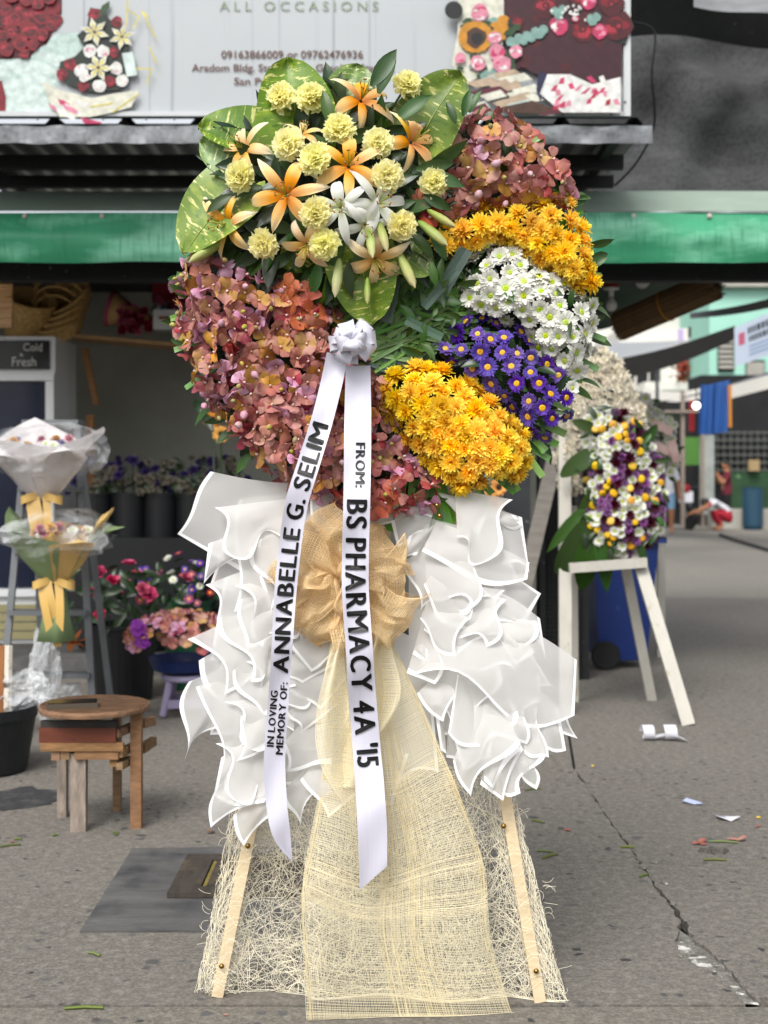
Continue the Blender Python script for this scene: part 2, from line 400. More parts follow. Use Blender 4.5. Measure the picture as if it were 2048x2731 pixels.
hb('frame_board', x0, x0 + .085, yl + .063, yh - .053, .014, m_hatch); hb('frame_board', x1 - .085, x1, yl + .063, yh - .053, .014, m_hatch)
hb('joint', x0 + .088, x0 + .098, yl + .064, yh - .054, .008, m_moss); hb('joint', x0 + .1, x1 - .09, yl + .064, yl + .074, .008, m_moss); hb('joint', x0 + .1, x1 - .09, yh - .064, yh - .054, .008, m_moss)
for k in range(3):
    xa = x0 + .1 + k * .145; hb('cover_board', xa, xa + .142, yl + .077, yh - .067, .012, m_hatch)
# ================================================================== SHOP
m_wall = mat('shop_wall', '#9a9a90', .9, nz=(2, .18), bump=(20, .2, .004))
m_black = mat('black_paint', '#17181a', .55, nz=(9, .3), mix=[(30, '#55565a', .68, .72)])
m_post = mat('charcoal_paint', '#2c2e31', .6, nz=(8, .3), mix=[(18, '#77787a', .67, .72)])
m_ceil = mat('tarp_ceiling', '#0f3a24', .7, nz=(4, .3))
m_dark = mat('dark_plastic', '#101214', .5, nz=(6, .3))
m_galv = mat('galvanised', '#707375', .42, metal=.75, nz=(14, .4), mix=[(30, '#5b5d60', .5, .7)], bump=(40, .4, .003))
m_wood = mat('raw_wood', '#9a7048', .75, nz=(7, .3, (1, 1, 6)), bump=(40, .3, .003))
shop = root('flower_shop', (-1.0, 9.4, 0), 'open fronted flower shop with grey plaster wall behind the wreath', 'shop')
MB().box((-1.72, 10.06, 1.6), (6.1, .12, 3.2)).build('back_wall', m_wall, shop)
MB().box((-4.76, 8.6, 1.6), (.1, 3.0, 3.2)).build('side_wall', m_wall, shop)
MB().box((-1.72, 8.85, 2.62), (6.1, 2.3, .05)).build('ceiling', m_black, shop)
MB().box((-1.9, 8.9, .05), (5.6, 2.2, .1)).build('plinth', m_patch, shop)
bz0 = P(0, 752, 7.4).z; bz1 = P(0, 698, 7.4).z
MB().box((0, 7.4, (bz0 + bz1) / 2), (8.4, .09, bz1 - bz0)).build('beam', m_black, shop)
def post(px0, px1, Y, ztop, m, nm='post', d=.09):
    a, b_ = P(px0, 0, Y).x, P(px1, 0, Y).x; MB().box(((a + b_) / 2, Y, ztop / 2), (b_ - a, d, ztop)).build(nm, m, shop)
post(1345, 1412, 7.55, bz0, m_post); post(1540, 1568, 7.7, bz0, m_black)
post(-160, -120, 7.55, bz0, m_post)
# black lattice gate
g = root('lattice_gate', P(1480, 1815, 7.62), 'black wire lattice gate panel beside the blue bin', 'gate')
xa, xb = P(1446, 0, 7.62).x, P(1538, 0, 7.62).x
for nm, c, s_ in (('frame_bar', ((xa + xb) / 2, 7.62, .03), (xb - xa, .03, .05)), ('frame_bar', ((xa + xb) / 2, 7.62, 2.1), (xb - xa, .03, .05)), ('frame_bar', (xa, 7.62, 1.06), (.03, .03, 2.1)), ('frame_bar', (xb, 7.62, 1.06), (.03, .03, 2.1))):
    MB().box(c, s_).build(nm, m_black, g)
mw = MB()
for k in range(1, 9): mw.box((lerp(xa, xb, k / 9), 7.622, 1.06), (.005, .005, 2.06))
for k in range(1, 80): mw.box(((xa + xb) / 2, 7.616, .03 + k * .026), (xb - xa, .005, .005))
tag(mw.build('wire_mesh', m_black, g), kind='stuff')
MB().box(((xa + xb) / 2, 7.7, 1.05), (xb - xa + .05, .02, 2.1)).build('backing_sheet', m_dark, g)
m_plank = mat('grey_plank', '#74706a', .8, nz=(6, .25, (1, 1, 6)), bump=(30, .3, .004))
pa, pb = P(1400, 1560, 7.35), P(1480, 1215, 7.45)
d = (pb - pa) / (pb.z - pa.z); pa = pa - d * pa.z
MB().beam(pa + V((0, 0, .02)), pb + d * .3, .085, .03, up=(0, 1, 0)).build('leaning_plank', m_plank, label='weathered grey plank leaning beside the charcoal post', cat='plank')
# ---- roof edge and sign
RY = 6.55
roof = root('tin_roof', P(600, 340, RY), 'corrugated tin roof with galvanised gutter strip under the printed sign', 'roof')
m_tin = mat('green_tin', '#2a3a33', .5, metal=.3, nz=(6, .3))
mb = MB(); xl, xr = P(-260, 0, RY).x, P(1700, 0, RY).x
prof = []; x = xl; k = 0
while x < xr:
    for dx, dz in ((0, 0), (.03, .032), (.06, .032), (.09, 0)): prof.append((x + dx, dz))
    x += .36
zr = P(0, 334, RY).z
mb.add([V((x, y, zr + z + dz2)) for y, dz2 in ((RY - .03, 0), (8.4, .16)) for x, z in prof], [(i, i + 1, len(prof) + i + 1, len(prof) + i) for i in range(len(prof) - 1)])
mb.build('corrugated_sheet', m_tin, roof)
rs = random.Random(2); mb = MB()
def fas(u, v):
    p = P(lerp(-260, 1738, u), 0, RY); z = lerp(P(0, 385, RY).z, P(0, 338, RY).z, v)
    return V((p.x, RY - .02 + .01 * mnoise.noise(V((u * 40, v * 3, 0))), z + .008 * mnoise.noise(V((u * 30, 7, 0)))))
mb.grid(fas, 120, 3); mb.build('gutter_strip', m_galv, roof, smooth=True)
for Yb, y0, y1 in ((6.95, 415, 452), (7.25, 470, 500)):
    MB().box(((xl + xr) / 2, Yb, (P(0, y0, Yb).z + P(0, y1, Yb).z) / 2), (xr - xl, .05, P(0, y0, Yb).z - P(0, y1, Yb).z)).build('purlin', m_black, roof)
m_und = mat('roof_underside', '#3c3f3e', .35, metal=.5, nz=(3, .5, (1, 1, 1)), mix=[(2.2, '#b9bdba', .6, .72, (1, 2.5, 1))])  # pale blotches in the colour stand for bright sky reflections on the sheet
mb = MB(); mb.grid(lambda u, v: V((lerp(xl, P(1730, 0, RY).x, u), lerp(RY + .01, 8.3, v), zr - .012 + .06 * v + .008 * sin(u * 190))), 190, 6); mb.build('underside_sheet', m_und, roof)
for px in (-100, 560, 1180, 1640):
    x = P(px, 0, RY).x; MB().box((x, 7.2, zr - .06), (.05, 1.25, .05)).build('rafter', m_black, roof)
# ---- sign board
SY = 6.6
sg = root('sign_board', P(760, 318, SY), 'large pale printed sign with bouquets and brown phone numbers above the roof', 'sign')
m_sign = mat('sign_face', '#a2a7aa', .5, nz=(1.2, .06), mix=[(9, '#8b9196', .60, .68, (2.5, 1, .03))])
m_alu = mat('white_metal_edge', '#b5b8ba', .4, nz=(10, .08))
sx0, sx1 = P(-160, 0, SY).x, P(1680, 0, SY).x; sz0, sz1 = P(0, 312, SY).z, 4.25
MB().box(((sx0 + sx1) / 2, SY + .02, (sz0 + sz1) / 2), (sx1 - sx0, .03, sz1 - sz0)).build('panel', m_sign, sg)
MB().box((sx1 - .017, SY - .003, (sz0 + sz1) / 2), (.034, .03, sz1 - sz0)).build('edge_strip', m_alu, sg)
MB().box(((sx0 + sx1) / 2 - .02, SY - .003, sz0 + .012), (sx1 - sx0 - .034, .03, .024)).build('edge_strip', m_alu, sg)
scr = MB().lathe([(.006, 0), (.006, .004), (.003, .006), (0, .007)], 10, M=Matrix.Rotation(rad(90), 3, 'X')).mesh('screw', m_galv)
for px, py in ((100, 318), (275, 318), (390, 318), (465, 318), (1500, 305), (1630, 306), (1667, 118), (1667, 272), (1290, 306)):
    inst('screw', scr, sg, Matrix.Translation(P(px, py, SY - .018)))
pm = {k: mat('ink_' + k, tuple(x * .7 for x in rgb(c)), .5, nz=(25, .3)) for k, c in dict(red='#7e1322', dred='#4c0d18', lred='#a8283a', mint='#bcd2cc', mint2='#cfe0db', green='#2f4a2c', dgreen='#1f2a22', yellow='#d9c83c', cream='#dcdccb', white='#e6e6e2', pink='#d98aa0', hot='#c43a66', black='#15171a', gold='#b88a3a', orange='#c98a22', brown='#4a3020', maroon='#3b1420', euc='#7fa39b', tan='#b9a48c', navy='#23244a', plum='#5a2030').items()}
pk = list(pm); plist = [pm[k] for k in pk]
class Print(MB):
    k = 0
    def blob(s, pts, c, up=1):
        s.k += up; Yd = SY + .004 - .00006 * s.k
        s.poly([P(x, y, Yd) for x, y in pts], mi=pk.index(c))
    def disc(s, cx, cy, r, c, n=12, j=.12, sx=1, rot=0, up=1):
        s.blob([(cx + cos(a + rot) * r * sx * rp.uniform(1 - j, 1 + j), cy + sin(a + rot) * r * rp.uniform(1 - j, 1 + j)) for a in [2 * pi * i / n for i in range(n)]], c, up)
    def rose(s, cx, cy, r, cols):
        s.disc(cx, cy, r, cols[0], 11, .15)
        for i in range(9):
            a = rp.uniform(0, 6.3); q = rp.uniform(.3, .75) * r; s.disc(cx + cos(a) * q * .7, cy + sin(a) * q * .7, r * .32, cols[rp.randrange(len(cols))], 7, .2, 1.5, a)
        s.disc(cx, cy, r * .3, cols[0], 8, .2); s.disc(cx, cy, r * .14, cols[-1], 6, .2)
    def star(s, cx, cy, r, c, c2, n=6, a0=0):
        for i in range(n):
            a = a0 + i * 2 * pi / n; w = .42
            s.blob([(cx, cy), (cx + cos(a - w) * r * .55, cy + sin(a - w) * r * .55), (cx + cos(a) * r, cy + sin(a) * r), (cx + cos(a + w) * r * .55, cy + sin(a + w) * r * .55)], c)
            s.blob([(cx, cy), (cx + cos(a - .2) * r * .4, cy + sin(a - .2) * r * .4), (cx + cos(a) * r * .75, cy + sin(a) * r * .75), (cx + cos(a + .2) * r * .4, cy + sin(a + .2) * r * .4)], c2)
        s.disc(cx, cy, r * .12, 'brown', 7)
rp = random.Random(21)
pr = Print()
pr.blob([(-150, 150), (80, 150), (150, 90), (225, 85), (228, 118), (205, 150), (165, 168), (150, 180), (155, 225), (135, 260), (150, 312), (-150, 312)], 'mint')
for q in (((0, 165), (80, 158), (140, 175), (150, 195), (60, 205)), ((10, 215), (110, 200), (152, 215), (95, 262), (20, 255)), ((-60, 170), (25, 175), (28, 205), (-60, 205)), ((85, 135), (170, 150), (180, 170), (150, 178), (85, 140)), ((20, 262), (90, 246), (130, 262), (140, 310), (20, 312))): pr.blob(q, 'mint2')
pr.blob([(-150, 220), (5, 215), (16, 260), (15, 305), (-150, 305)], 'red')
pr.blob([(-150, -60), (165, -60), (165, 35), (145, 80), (125, 118), (98, 130), (80, 155), (-150, 165)], 'dred')
for x, y, r in ((10, 15, 24), (45, 15, 18), (75, 30, 22), (112, 42, 24), (140, 20, 22), (150, 55, 18), (8, 55, 22), (38, 52, 19), (66, 62, 18), (138, 68, 16), (80, 82, 24), (30, 85, 19), (5, 97, 19), (112, 92, 18), (52, 112, 22), (88, 118, 16), (15, 132, 20), (65, 142, 15), (100, 5, 20), (30, -12, 22), (70, -5, 20), (-30, 40, 24), (-30, 90, 24), (-25, 135, 20), (130, -10, 20)): pr.rose(x, y, r, ('red', 'dred', 'red', 'lred', 'dred'))
pr.blob([(205, 95), (232, 70), (240, 20), (270, 25), (300, 60), (330, 70), (345, 120), (335, 170), (345, 215), (320, 240), (240, 245), (180, 225), (155, 200), (160, 165), (200, 150), (225, 125)], 'dgreen')
pr.blob([(262, 45), (272, 15), (292, 2), (292, 20), (275, 42)], 'green')
for x, y, r in ((250, 36, 16), (312, 58, 15), (188, 172, 17), (165, 200, 16), (222, 230, 16), (293, 218, 15), (304, 140, 15)): pr.rose(x, y, r, ('red', 'red', 'lred', 'dred'))
for x, y, r in ((240, 135, 18), (274, 137, 17), (217, 188, 19), (310, 183, 17), (264, 230, 18), (325, 215, 17), (225, 205, 14)): pr.rose(x, y, r, ('white', 'white', 'pink', 'white', 'cream'))
for x, y, r, a in ((252, 85, 40, .3), (325, 98, 36, .7), (262, 180, 40, .1)): pr.star(x, y, r, 'cream', 'yellow', 6, a)
pr.blob([(325, 142), (353, 138), (366, 200), (338, 205)], 'mint2'); pr.blob([(112, 215), (160, 240), (245, 262), (300, 250), (370, 240), (350, 285), (300, 300), (240, 312), (160, 312), (130, 270)], 'cream')
for k in range(16):
    x = rp.uniform(120, 240); y = 240 + (x - 120) * .3 + rp.uniform(0, 45); pr.blob([(x, y), (x + 34, y + rp.uniform(6, 22)), (x + 30, y + 26), (x + 6, y + 14)], rp.choice(['hot', 'pink', 'white', 'cream', 'plum', 'white']))
for a, b_ in (((340, 0), (337, 70)), ((340, 25), (370, 45)), ((370, 45), (356, 75)), ((378, 30), (416, 102)), ((378, 30), (398, 48)), ((398, 125), (417, 168)), ((362, 183), (405, 183)), ((405, 183), (390, 225)), ((300, 300), (370, 250)), ((240, 285), (300, 275))):
    n = V((b_[1] - a[1], a[0] - b_[0])).normalized() * 1.6; pr.blob([(a[0] + n.x, a[1] + n.y), (b_[0] + n.x, b_[1] + n.y), (b_[0] - n.x, b_[1] - n.y), (a[0] - n.x, a[1] - n.y)], 'yellow')
# right bouquet print
pr.blob([(1225, -60), (1345, -60), (1350, 60), (1330, 180), (1290, 200), (1230, 230), (1205, 170), (1220, 90)], 'cream')
pr.blob([(1342, -60), (1659, -60), (1659, 205), (1580, 225), (1470, 205), (1420, 195), (1370, 160), (1345, 110)], 'maroon')
for k in range(22): pr.disc(rp.uniform(1360, 1650), rp.uniform(20, 190), rp.uniform(8, 22), rp.choice(['dred', 'maroon', 'black', 'maroon', 'dred']), 7, .3)
for x, y, r in ((1455, 15, 34), (1555, 78, 34), (1650, 70, 40), (1630, 10, 34), (1370, 60, 24), (1540, -10, 25)): pr.rose(x, y, r, ('dred', 'red', 'dred', 'red', 'lred'))
for x, y, r in ((1490, 68, 24), (1600, 84, 20), (1570, 5, 22), (1535, 50, 9)): pr.rose(x, y, r, ('hot', 'pink', 'white', 'pink', 'hot'))
for k in range(9): pr.disc(1362 + k * 11, 110 - k * 4 + (k % 2) * 10, 13, 'euc', 8, .15)
for x, y in ((1480, 30), (1500, 25), (1490, 40), (1575, 50), (1590, 45), (1580, 58)): pr.disc(x, y, 12, 'euc', 8, .15)
for k in range(20): pr.disc(rp.gauss(1530, 20), rp.gauss(35, 14), 4, 'white', 5, .3)
for k in range(26): pr.disc(rp.uniform(1225, 1390), rp.uniform(50, 205), rp.uniform(6, 15), rp.choice(['green', 'dgreen', 'green', 'euc']), 6, .35, 1.5, rp.uniform(0, 3))
for i in range(18): a = i * 2 * pi / 18; pr.disc(1268 + cos(a) * 34, 98 + sin(a) * 34, 9, 'orange', 7, .15, 1.6, a)
pr.disc(1270, 100, 27, 'brown'); pr.disc(1272, 102, 16, 'black')
for i in range(7): pr.disc(1335 + rp.uniform(-12, 10), 50 + i * 8, 10, 'orange', 7, .2, 1.6, rp.uniform(0, 3))
for x, y, r in ((1280, 35, 24), (1320, 100, 18), (1326, 138, 22), (1275, 168, 21), (1338, 172, 25), (1228, 155, 15), (1376, 138, 17)): pr.rose(x, y, r, ('pink', 'white', 'hot', 'white', 'pink'))
for k in range(20):
    t = k / 20; x = 1240 + rp.uniform(0, 190); y = lerp(200, 300, t); w = rp.uniform(40, 90)
    pr.blob([(x, y), (x + w, y - 16), (x + w * 1.3, y + 2), (x + w * .4, y + 14)], rp.choice(['cream', 'tan', 'tan', 'mint', 'plum', 'cream', 'tan']))
pr.blob([(1340, 285), (1420, 268), (1470, 290), (1450, 303), (1345, 300)], 'brown')
pr.blob([(1436, 192), (1460, 198), (1448, 225), (1442, 275), (1430, 240)], 'navy')
pr.blob([(1460, 198), (1520, 198), (1580, 225), (1655, 205), (1655, 300), (1500, 300), (1440, 250)], 'white')
for k in range(26):
    x, y = rp.uniform(1470, 1635), rp.uniform(205, 285); a = rp.uniform(.8, 2.0); w = rp.uniform(15, 42)
    pr.blob([(x, y), (x + 12, y - 5), (x + cos(a) * w + 8, y + min(12, sin(a) * w)), (x + cos(a) * w - 6, y + min(14, sin(a) * w))], rp.choice(['hot', 'pink', 'white', 'hot', 'pink', 'lred', 'white']))
pr.disc(1210, 27, 24, 'black', 24, 0)
pr.build('bouquet_print', plist, sg)
lg = Print(); lg.k = 700
for x, y, a in ((1197, 18, .9), (1203, 30, -.9), (1212, 22, 1.3), (1205, 38, .2), (1222, 16, .4)):
    lg.blob([(x - 2, y - 2), (x + cos(a) * 10 - 2, y + sin(a) * 10 - 2), (x + cos(a) * 10 + 2, y + sin(a) * 10 + 2), (x + 2, y + 2)], 'gold')
lg.disc(1220, 36, 7, 'white', 7, .3)
lg.build('logo_mark', plist, sg)
def letters(nm, body, px, py, wpx, hpx, Y, m, parent, bold=.012, space=1.0):
    vs_, fs = text_mesh(body, 1, bold, space); xs = [v[0] for v in vs_]; w = max(xs) - min(xs); x0_ = min(xs)
    s_ = wpx / w; sy = hpx / .73
    MB().add([P(px + (v[0] - x0_) * s_, py - v[1] * sy, Y) for v in vs_], fs).build(nm, m, parent)
m_brown = mat('ink_lettering_brown', '#5a4038', .6); m_pale = mat('ink_lettering_pale', '#7d8c78', .6)
TY = SY - .0
letters('lettering', 'ALL OCCASIONS', 585, 28, 424, 26, SY - .001, m_pale, sg, .0, 1.5)
letters('lettering', '09163866009 or 09762476936', 590, 155, 378, 21, SY - .001, m_brown, sg)
letters('lettering', 'Aradom Bldg. Stall', 511, 190, 226, 20, SY - .001, m_brown, sg)
letters('lettering', 'Gasoline Station,', 842, 190, 210, 20, SY - .001, m_brown, sg)
letters('lettering', 'San Pe', 624, 226, 86, 20, SY - .001, m_brown, sg)
# ---- green awning
AY = 7.02
aw = root('awning', P(1024, 700, AY), 'green tarpaulin awning front pinned along its top edge', 'awning')
m_aw = mat('green_tarp', '#358863', .5, spec=.3, nz=(2.5, .2, (1, 1, 2)), mix=[(1.6, '#8fd0b4', .45, .72, (1, 1, 3)), (60, '#2f7a58', .5, .8, (1, .1, .1))], bump=(2.5, .35, .03))  # lighter mint patches paint the tarp's highlights into its colour
def awf(u, v):
    X = lerp(-3.2, 4.2, u); z0 = P(0, 702, AY).z; z1 = P(0, 567, AY).z
    n = mnoise.noise(V((X * 1.3, v * 2.2, 3))) * .028 + mnoise.noise(V((X * 4, v * 3, 9))) * .008
    return V((X, AY - .05 * sin(pi * v) + n - .025 * (1 - v), lerp(z0, z1, v) + (1 - v) * .012 * mnoise.noise(V((X * 2, 0, 5)))))
MB().grid(awf, 150, 14).build('front_flap', m_aw, aw, smooth=True)
m_aw2 = mat('pale_tarp_roll', '#7d8c80', .6, nz=(3, .15, (1, 1, 3)), bump=(5, .3, .02))
def awr(u, v):
    X = lerp(-3.2, 4.2, u); a = lerp(-.2, 2.6, v); zc = P(0, 566, AY).z + .001
    z = lerp(zc + .002, P(0, 508, AY + .2).z, v) + .015 * mnoise.noise(V((X * .9, 1, 2))) * v
    return V((X, lerp(AY - .012, AY + .22, v), z))
MB().grid(awr, 120, 5).build('top_sheet', m_aw2, aw, smooth=True)
m_btn = mat('pin_cap', '#b9a9a6', .4)
btn = MB().lathe([(.013, 0), (.013, .003), (.009, .008), (0, .01)], 12, M=Matrix.Rotation(rad(90), 3, 'X')).mesh('pin', m_btn)
for px in (66, 272, 480, 690, 1280, 1487, 1690, 1892, 2098): inst('pin', btn, aw, Matrix.Translation(P(px, 576, AY - .022)))
# ---- tarp ceiling behind the right part of the awning, bulbs, rolled blind
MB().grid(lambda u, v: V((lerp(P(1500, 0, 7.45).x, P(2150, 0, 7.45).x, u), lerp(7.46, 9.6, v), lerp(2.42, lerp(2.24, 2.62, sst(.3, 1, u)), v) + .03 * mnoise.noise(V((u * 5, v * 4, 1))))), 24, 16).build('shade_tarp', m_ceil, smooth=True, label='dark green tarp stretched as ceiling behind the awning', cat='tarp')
m_bulb = mat('bulb_glass', '#c9c9c6', .3, nz=(3, .05)); m_sock = mat('red_socket', '#8e1f14', .5); m_wht = mat('white_plastic', '#d8d8d4', .45, nz=(8, .06))
def bulb(px, py, Y, r, label, holder):
    p = P(px, py, Y); t = root('light_bulb', p - V((0, 0, r)), label, 'light bulb')
    pr_ = [(0, -r), (r * .55, -r * .83), (r * .92, -r * .35), (r, .05 * r), (r * .85, r * .5), (r * .5, r * 1.0), (r * .42, r * 1.5)]
    MB().lathe(pr_, 18, p).build('globe', m_bulb, t, smooth=True)
    if holder:
        MB().lathe([(r * .44, r * 1.5), (r * .44, r * 2.6), (r * 1.3, r * 2.7), (r * 1.35, r * 2.95), (r * .5, r * 3.0)], 18, p).build('cap', m_wht, t, smooth=True)
        MB().lathe([(r * 1.15, r * 3.0), (r * 1.2, r * 3.2), (r * 1.15, r * 4.6), (0, r * 4.6)], 18, p).build('socket', m_sock, t, smooth=True)
    else: MB().lathe([(r * .45, r * 1.5), (r * .45, r * 2.5), (0, r * 2.5)], 14, p).build('cap', m_black, t)
bulb(1630, 815, 7.9, .036, 'long white bulb hanging from a red socket under the tarp', True)
bulb(1713, 750, 7.9, .045, 'round white bulb under the black beam', False)
m_bam = mat('bamboo', '#6b5136', .65, nz=(6, .25), rand=(.01, .1, .3))
rb_ = root('bamboo_blind', P(1800, 850, 8.0), 'rolled bamboo blind tied with yellow cord under the tarp', 'blind')
a, b_ = P(1655, 868, 8.2), P(1905, 760, 7.75); ax = (b_ - a).normalized(); sx_ = ax.cross(V((0, 0, 1))).normalized(); sy_ = sx_.cross(ax)
stick = MB().tube([(0, 0, 0), (0, 0, 1)], .0055, 6).mesh('stick', m_bam)
mq = Matrix((sx_, sy_, ax)).transposed().to_4x4()
k = 0
for ring, n in ((.085, 44), (.068, 36), (.05, 26), (.03, 16), (.012, 6)):
    for i in range(n):
        an = 2 * pi * i / n + ring * 30; rr = ring * rng.uniform(.95, 1.05)
        m4 = Matrix.Translation(a + (sx_ * cos(an) + sy_ * sin(an)) * rr - ax * rng.uniform(0, .03)) @ mq @ Matrix.Diagonal((1, 1, (b_ - a).length + rng.uniform(0, .04), 1)); inst('stick', stick, rb_, m4)
m_cord = mat('yellow_cord', '#a9761f', .7)
c0 = lerp(a, b_, .5); MB().tube([c0 + (sx_ * cos(t) + sy_ * sin(t)) * .095 for t in [2 * pi * i / 24 for i in range(25)]], .005, 5).build('cord', m_cord, rb_)
# ---- dark shade net at the right above the awning, pale tarp
m_net = mat('shade_net', '#3f4041', .9, nz=(1.6, .25, (1, 1, 2.2, .6)), mix=[(40, '#2f3031', .45, .65), (2.5, '#505152', .5, .8, (1, 1, 3))])
def net(u, v):
    X = lerp(P(1300, 0, 9.2).x, P(2300, 0, 9.2).x, u); z = lerp(P(0, 560, 9.2).z, P(0, -60, 9.2).z, v)
    return V((X, 9.25 + .25 * mnoise.noise(V((X * 1.1 + v * 2, v * 1.5, 4))) + .5 * v + .10 * abs(sin(X * 2.6 + v * 5)) + .06 * sin(X * 6 - v * 9 + mnoise.noise(V((X, v * 3, 8))) * 3), z + .06 * sin(u * 5) * v))
MB().grid(net, 40, 24).build('shade_net', m_net, smooth=True, label='dark grey shade net hanging beside the printed sign', cat='net')
MB().grid(lambda u, v: V((lerp(P(1600, 0, 9).x, P(2300, 0, 9).x, u), lerp(8.95, 8.5, v), lerp(P(0, 112, 8.95).z, P(0, -260, 8.6).z, v) + .05 * sin(u * 7 + v * 3))), 20, 8).build('tarp_cover', m_black, smooth=True, label='black tarp cover above the dark shade net', cat='tarp')
def ptf(u, v): p = P(lerp(1850, 2250, u), lerp(lerp(18, 60, u), -60, v), 8.2); return p + V((0, .03 * sin(u * 9), 0))
MB().grid(ptf, 20, 6).build('tarp_edge', mat('pale_tarp', '#808285', .6, nz=(6, .25, (1, 1, 4))), smooth=True, label='pale grey tarp edge above the black tarp', cat='tarp')
m_cable = mat('cable', '#0e0f10', .6)
def cable(pts, label, r=.006): MB().tube([P(*pline(pts, t / 24)) for t in range(25)], r, 5).build('cable', m_cable, label=label, cat='cable')
cable([(1690, 60, 6.7), (1745, 85, 6.7), (1738, 200, 6.7), (1745, 330, 6.8), (1700, 430, 7.0), (1640, 495, 7.1)], 'thin black cable hanging beside the sign edge')
cable([(740, 385, 6.7), (735, 440, 6.8), (760, 500, 6.9), (860, 530, 6.98)], 'thin black cable hanging from the roof gutter')
# ================================================================== FLOWER PIECES (each mesh faces +Z)
def petal(mb, ang, L, Wd, prof, tilt, bend, cup=0, r0=0, z0=0, nl=4, nw=1, ruf=0, mi=0, twist=0, r=rng, wig=0):
    pts = []; uvs = []; x, z = r0, z0; ph = r.uniform(0, 6)
    ca, sa = cos(ang), sin(ang)
    for i in range(nl + 1):
        t = i / nl; a = tilt + bend * t
        if i: x += L / nl * cos(a); z += L / nl * sin(a)
        w = Wd / 2 * prof(t); tw = twist * t
        for j in range(nw + 1):
            s_ = -1 + 2 * j / nw; y = s_ * w
            zz = z + cup * s_ * s_ * w + ruf * t * sin(s_ * 5 + ph + t * 4) * Wd + y * sin(tw)
            xx = x + (wig * Wd * r.uniform(-1, 1) if i == nl else 0)
            yy = y * cos(tw) + (wig * .3 * Wd * r.uniform(-1, 1) if i == nl else 0)
            # lift follows the petal normal a little
            pts.append((xx * ca - yy * sa, xx * sa + yy * ca, zz)); uvs.append(((s_ + 1) / 2, t))
    n1 = nw + 1
    mb.add(pts, [(i * n1 + j, i * n1 + j + 1, (i + 1) * n1 + j + 1, (i + 1) * n1 + j) for i in range(nl) for j in range(nw)], uvs, mi)
p_round = lambda t: max(.06, (sin(pi * min(1, t * .93 + .05))) ** .6)
p_obov = lambda t: max(.05, .22 + .9 * sst(0, .6, t)) * (1 - sst(.72, 1.0, t) ** 1.6 * .8)
p_lance = lambda t: max(.03, sin(pi * (t * .93 + .07)) ** .9)
p_strap = lambda t: .45 + .55 * sst(0, .4, t) - .6 * sst(.82, 1.0, t)
p_fan = lambda t: .18 + .95 * t
# --- materials
m_leaf = mat('leaf_green', '#35531f', .45, spec=.5, rand=(.02, .15, .35), nz=(60, .12), transl=.2)
m_dleaf = mat('leaf_dark', '#22381c', .38, spec=.55, rand=(.02, .15, .35), transl=.12)
m_palm = mat('palm_strip', '#6a9648', .5, spec=.45, rand=(.02, .2, .35), nz=(30, .2, (1, 8, 1)), wave=(7, '#54803a', .15, 4), transl=.15)
m_palmd = mat('palm_dark', '#3a5344', .42, spec=.5, rand=(.02, .2, .3), wave=(6, '#2b4036', .2, 4))
m_moss_b = mat('wreath_base', '#1a2615', .9, nz=(30, .5), bump=(40, 1, .02))
def omat(nm, base, tip, edge=None): return mat(nm, base, .5, grad=[(0, base), (.35, tip), (1, edge or tip)], rand=(.012, .12, .16), transl=.22, spec=.3, nz=(80, .08))
o_terra = omat('orchid_terracotta', '#ac6c4e', '#b0736a', '#a46662'); o_salm = omat('orchid_salmon', '#bc8a58', '#b98676', '#ac726c')
o_yel = omat('orchid_ochre', '#b5843a', '#bf9352', '#bd8a58'); o_mau = omat('orchid_mauve', '#a05468', '#c08aa2', '#c898b2')
o_wine = omat('orchid_wine', '#80283a', '#9c4a50', '#94424a'); o_or = omat('orchid_orange', '#b0583a', '#b5654a', '#ac5a4a')
o_lip = omat('orchid_lip', '#6e1222', '#8e2038'); o_col = mat('orchid_column', '#e2c6c4', .5, transl=.2); o_bud = mat('orchid_bud', '#a49a58', .5, rand=(.03, .2, .2), transl=.15)
o_pbud = mat('orchid_pink_bud', '#c39aa4', .5, rand=(.02, .2, .15), transl=.2)
OM = [o_terra, o_salm, o_yel, o_mau, o_wine, o_or, o_lip, o_col]
def make_orchid(seed, pal):
    r = random.Random(seed); mb = MB()
    for k, (a, L, Wd) in enumerate(((90, .031, .026), (18, .033, .032), (162, .033, .032), (232, .031, .029), (308, .031, .029))):
        petal(mb, rad(a + r.uniform(-9, 9)), L * r.uniform(.9, 1.08), Wd * r.uniform(.9, 1.1), p_obov, rad(r.uniform(5, 55)), rad(r.uniform(-100, 25)), cup=r.uniform(-.45, .55), r0=.002, nl=5, nw=4, ruf=.1, mi=pal[k], twist=r.uniform(-.4, .4), r=r)
    petal(mb, rad(270), .016, .010, p_round, rad(50), rad(-60), cup=-.6, r0=.001, nl=3, nw=2, mi=6, r=r)
    mb.lathe([(.0028, 0), (.0034, .004), (.002, .008), (0, .009)], 6, mi=7)
    return mb.mesh('orchid_bloom', OM, smooth=True)
orchids = [make_orchid(100 + i, p) for i, p in enumerate([(0, 0, 0, 1, 1), (1, 0, 0, 1, 0), (0, 1, 0, 2, 2), (1, 1, 1, 2, 2), (2, 2, 1, 2, 1), (3, 3, 0, 0, 3), (3, 0, 3, 4, 0), (4, 0, 0, 0, 4), (0, 0, 1, 0, 0), (0, 4, 0, 1, 4), (3, 3, 3, 1, 3), (2, 1, 2, 2, 0), (4, 4, 0, 4, 0)])]
orchid_or = [make_orchid(140 + i, (5, 5, 5, 5, 5)) for i in range(2)]
orchid_m = [make_orchid(150 + i, (3, 3, 3, 4, 3)) for i in range(2)]
